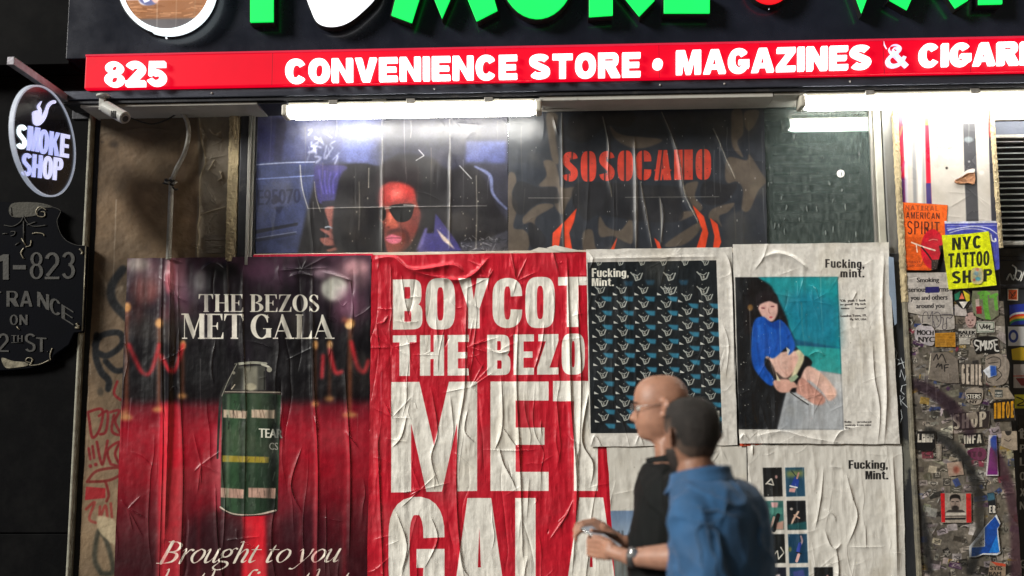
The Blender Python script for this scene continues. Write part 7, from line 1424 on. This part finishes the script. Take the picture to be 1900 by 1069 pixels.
mgl, t, b = newmat('lens_glass'); b.inputs['Transmission Weight'].default_value = 1; b.inputs['Roughness'].default_value = .02; b.inputs['IOR'].default_value = 1.3; b.inputs['Base Color'].default_value = (.95, .97, .97, 1)
for sx in (-1, 1):
    vv = [loc(sx*.034+.0245*math.cos(t_), .105, .110+.0175*math.sin(t_)) for t_ in np.linspace(0, 2*math.pi, 25)[:-1]]; lo_ = link('lens', mesh(vv, [tuple(range(24))]), mgl, g0)
wa = Lwr.lerp(Lel, .07); dv = (Lel-Lwr).normalized()
link('watch', tube_mesh([wa-dv*.012, wa-dv*.011, wa+dv*.011, wa+dv*.012], [.029, .034, .034, .029], 20), pmat('watch_steel', (.12, .12, .12), .3, metal=.7), man, smooth=True)
V, F = [], []; sph(V, F, wa+Vector((.0, -.031, .016)), .017, 10, (1, .6, 1)); link('watch_case', mesh(V, F), pmat('watch_face', (.5, .5, .5), .15, metal=.8), man, smooth=True)
ph = thing('phone', 'dark smartphone with a bright edge held in the bald man\'s hands', 'phone', tuple(P(1110, 1000, 1.15)))
pa, pb = P(1098, 986, 1.13), P(1134, 1010, 1.17); ax = (pb-pa).normalized(); sdv = Vector((.1, 1, .25)); sdv = (sdv-ax*sdv.dot(ax)).normalized(); nn_ = ax.cross(sdv).normalized()
def slab(name, c, hx, hy, hz_, mat, par, bev=.003):
    v = [c+ax*sx*hx+sdv*sy*hy+nn_*sz*hz_ for sx in (-1, 1) for sy in (-1, 1) for sz in (-1, 1)]; me = mesh(v, [(0, 1, 3, 2), (4, 6, 7, 5), (0, 4, 5, 1), (2, 3, 7, 6), (0, 2, 6, 4), (1, 5, 7, 3)]); bm = bmesh.new(); bm.from_mesh(me); bmesh.ops.recalc_face_normals(bm, faces=bm.faces); bm.to_mesh(me); bm.free()
    return link(name, me, mat, par, bevel=bev)
pc = (pa+pb)/2; slab('phone_case', pc, .072, .036, .0042, pmat('phone_black', (.01, .01, .012), .2), ph); up_ = 1 if nn_.z > 0 else -1
slab('screen', pc+nn_*up_*.0044, .067, .032, .0006, pmat('phone_screen', (.1, .1, .12), .08, emit=(.9, .95, 1), es=.3, bump=0), ph, .001)
slab('metal_edge', pc-sdv*.0362, .06, .0012, .003, pmat('phone_edge', (.8, .8, .8), .15, metal=.9, bump=0), ph, .001)
# ---- man in the blue denim shirt, seen from behind
blu = thing('person', 'man with short dark hair and a beard in a blue denim shirt, seen from behind', 'person', (XX(1340, 1000, 1.5), -1.5, 0))
d = 1.5; hy_ = math.radians(27); hz = ZZ(1278, 864, d)-.014; MH = Matrix.Translation(Vector((XX(1282, 800, d), -d, hz))) @ Matrix.Rotation(hy_, 4, 'Z') @ Matrix.Scale(.99, 4)
V, F = [], []
addgrid(V, F, headpts(), MH); ears(V, F, MH)
nb2 = P(1300, 886, d); limb(V, F, [MH @ Vector((0, -.018, .02)), MH @ Vector((0, -.02, -.03)), nb2, nb2-Vector((0, 0, .08))], [.056, .06, .066, .09])
YB = math.radians(50)
def torso2(grow=0., top=880, bot=1200):
    pr = [(880, 1303, .075, .07), (892, 1309, .105, .085), (906, 1317, .135, .098), (925, 1325, .158, .108), (955, 1332, .172, .116), (1000, 1338, .178, .12), (1060, 1341, .178, .122), (1120, 1342, .18, .124), (1190, 1342, .185, .128)]
    return [(Vector((XX(x, y, d), -d, ZZ(x, y, d))), w+grow, dp+grow, YB) for y, x, w, dp in pr if top <= y <= bot]
loft(V, F, torso2(0))
ca, sa = math.cos(YB), math.sin(YB); tc_ = P(1334, 948, d)
Ls = tc_+Vector((-ca*.15, -sa*.15, -.005)); Rs = tc_+Vector((ca*.15, sa*.15, -.005)); Le = Ls+Vector((.05, -.07, -.29)); Lw = Le+Vector((-.2, .02, -.12)); Re = Rs+Vector((.04, .03, -.29)); Rw = Re+Vector((-.22, .05, -.05))
limb(V, F, [Ls, Le, Lw], [.055, .046, .03]); limb(V, F, [Rs, Re, Rw], [.055, .046, .03])
for w_, e_ in ((Lw, Le), (Rw, Re)):
    fdir = (w_-e_).normalized(); palm = w_+fdir*.06; kn = w_+fdir*.095; sp_ = Vector((0, .6, .5)).normalized()
    hand(V, F, w_, palm, kn, sp_, [[kn+fdir*.035+sp_*(k-1.5)*.02+Vector((0, 0, -.008)), kn+fdir*.052+sp_*(k-1.5)*.018+Vector((0, 0, -.03)), kn+fdir*.045+sp_*(k-1.5)*.016+Vector((0, 0, -.05))] for k in range(4)], [palm+Vector((-.02, -.02, .02)), palm+Vector((-.05, -.03, .01)), palm+Vector((-.07, -.03, 0))])
c2 = P(1340, 1190, d); fw2 = Vector((-math.sin(YB), math.cos(YB), 0)); sd2 = Vector((math.cos(YB), math.sin(YB), 0))
hp = [Vector((c2.x, c2.y, .9))+sd2*.09*s_ for s_ in (-1, 1)]; kn_ = [Vector((c2.x, c2.y, .5))+sd2*.09*s_+fw2*(.05+.12*s_) for s_ in (-1, 1)]; ft = [Vector((c2.x, c2.y, .09))+sd2*.09*s_+fw2*(.16*s_) for s_ in (-1, 1)]
for a_, b_, c_ in zip(hp, kn_, ft): limb(V, F, [a_, b_, c_], [.088, .056, .038])
fuse('body', V, F, M_skin2, blu, .0045, 2)
M_bl_ = cloth('blue_denim', (.018, .085, .2), .75, .15)
V, F = [], []
loft(V, F, torso2(.016, 890, 1200)); limb(V, F, [Ls, Ls.lerp(Le, .5), Le, Le.lerp(Lw, .75)], [.076, .07, .062, .05]); limb(V, F, [Rs, Rs.lerp(Re, .5), Re, Re.lerp(Rw, .75)], [.076, .07, .062, .05])
fuse('shirt', V, F, M_bl_, blu, .007, 3, folds(.008, (7, 7, 3.5), 5))
collar(nb2+Vector((0, 0, -.022)), .088, .082, math.radians(40), .042, -.22, M_bl_, blu, .3)
trousers(hp, kn_, ft, c2, YB, cloth('jeans', (.03, .04, .07)), blu); shoes(ft, YB, M_sh, blu)
def seam(shirt, pts, r, mat):
    out = []
    for p in catmull([tuple(q) for q in pts], n=8):
        ok, co, no, _ = shirt.closest_point_on_mesh(Vector(p))
        if ok: out.append(co+no*r*.3)
    link('seam', tube_mesh(out, r, 5), mat, shirt.parent, smooth=True)
M_seam = cloth('seam_thread', (.03, .09, .18)); shb = [o for o in blu.children if o.name.startswith('shirt')][0]; shm = [o for o in man.children if o.name.startswith('shirt')][0]
seam(shb, [P(1290, 925, 1.8), P(1340, 930, 1.8), P(1390, 950, 1.7)], .0022, M_seam); seam(shb, [P(1392, 900, 1.7), P(1372, 950, 1.8), P(1366, 1000, 1.8)], .002, M_seam); seam(shb, [P(1290, 935, 1.8), P(1284, 980, 1.8), P(1290, 1040, 1.8)], .002, M_seam); seam(shb, [P(1340, 940, 1.8), P(1345, 1000, 1.8), P(1346, 1080, 1.8)], .0018, M_seam)
M_seam2 = cloth('black_thread', (.03, .03, .03)); seam(shm, [P(1215, 862, 1.5), P(1228, 900, 1.5), P(1232, 950, 1.5)], .0018, M_seam2); seam(shm, [P(1238, 992, 1.6), P(1256, 996, 1.6), P(1285, 1002, 1.6)], .004, M_bs)
# hair cap and beard follow the head, lifted off the skin
def cap(name, keep, off, mat, par, seed, clumps=.0025, strands=9000):
    pts = headpts(n=110, m=120); V, F = [], []; m, n = pts.shape[:2]; cen = np.array([0, -.005, .11]); idx = -np.ones((m, n), int)
    for i in range(m):
        for k in range(n):
            p = pts[i, k]; a_ = keep(p)
            if a_ > 0:
                dirv = (p-cen)/np.linalg.norm(p-cen); q = p+dirv*(off(p)*min(1, a_)+clumps*mnoise.noise(Vector(p)*110+Vector((seed, 0, 0)))*min(1, a_)); idx[i, k] = len(V); V.append(MH @ Vector(q))
    for i in range(m-1):
        for k in range(n):
            q = (idx[i, k], idx[i+1, k], idx[i+1, (k+1) % n], idx[i, (k+1) % n])
            if min(q) >= 0: F.append(q)
    rr_ = random.Random(seed); cw = MH @ Vector(cen); base = list(V)
    for k in range(strands):
        p0 = base[rr_.randrange(len(base))]; n_ = (p0-cw).normalized(); t_ = Vector((rr_.uniform(-1, 1), rr_.uniform(-1, 1), rr_.uniform(-1.4, .2))); t_ = (t_-n_*t_.dot(n_)).normalized(); s_ = n_.cross(t_)*.0007; j = Vector((rr_.uniform(-1, 1), rr_.uniform(-1, 1), rr_.uniform(-1, 1)))*.002
        b_ = len(V); V += [p0+j-s_-n_*.002, p0+j+s_-n_*.002, p0+j+t_*rr_.uniform(.005, .010)+n_*rr_.uniform(.001, .003)]; F.append((b_, b_+1, b_+2))
    return link(name, mesh(V, F), mat, par, smooth=True)
M_hair = pmat('dark_hair', (.03, .025, .022), .6, var=.5, vs=60, bump=1, bs=700, bd=.003, stretch=(1, 1, .25), spec=.4)
def keep_h(p):
    x, y, z = p; lim = np.interp(y, [-.12, -.06, -.02, .0, .03, .06, .1], [.028, .034, .07, .125, .115, .155, .172]); side = abs(x) > .07 and -.03 < y < .012 and z < .132
    return 0 if side else (z-lim)/.012
M_fade = pmat('faded_hair', (.075, .048, .034), .75, var=.6, vs=240, bump=.8, bs=900, bd=.002)
cap('hair', lambda p: keep_h(p)-3.2-1.2*mnoise.noise(Vector(p)*45), lambda p: .0025+.0065*np.clip((p[2]-.09)/.1, 0, 1), M_hair, blu, 4, .0012)
cap('hair', lambda p: keep_h(p)+.2, lambda p: .0016, M_fade, blu, 6, .0004, 4000)
cap('beard', lambda p: 0 if not (p[1] > -.012 and -.002 < p[2] < (.07 if abs(p[0]) > .045 else .036)) else min((.072-p[2])/.012, (p[2]+.004)/.01, (p[1]+.014)/.02), lambda p: .004, M_hair, blu, 9, .001, 1500)
for o_ in [o for o in bpy.data.objects if o.type == 'EMPTY' and not o.children]: bpy.data.objects.remove(o_)
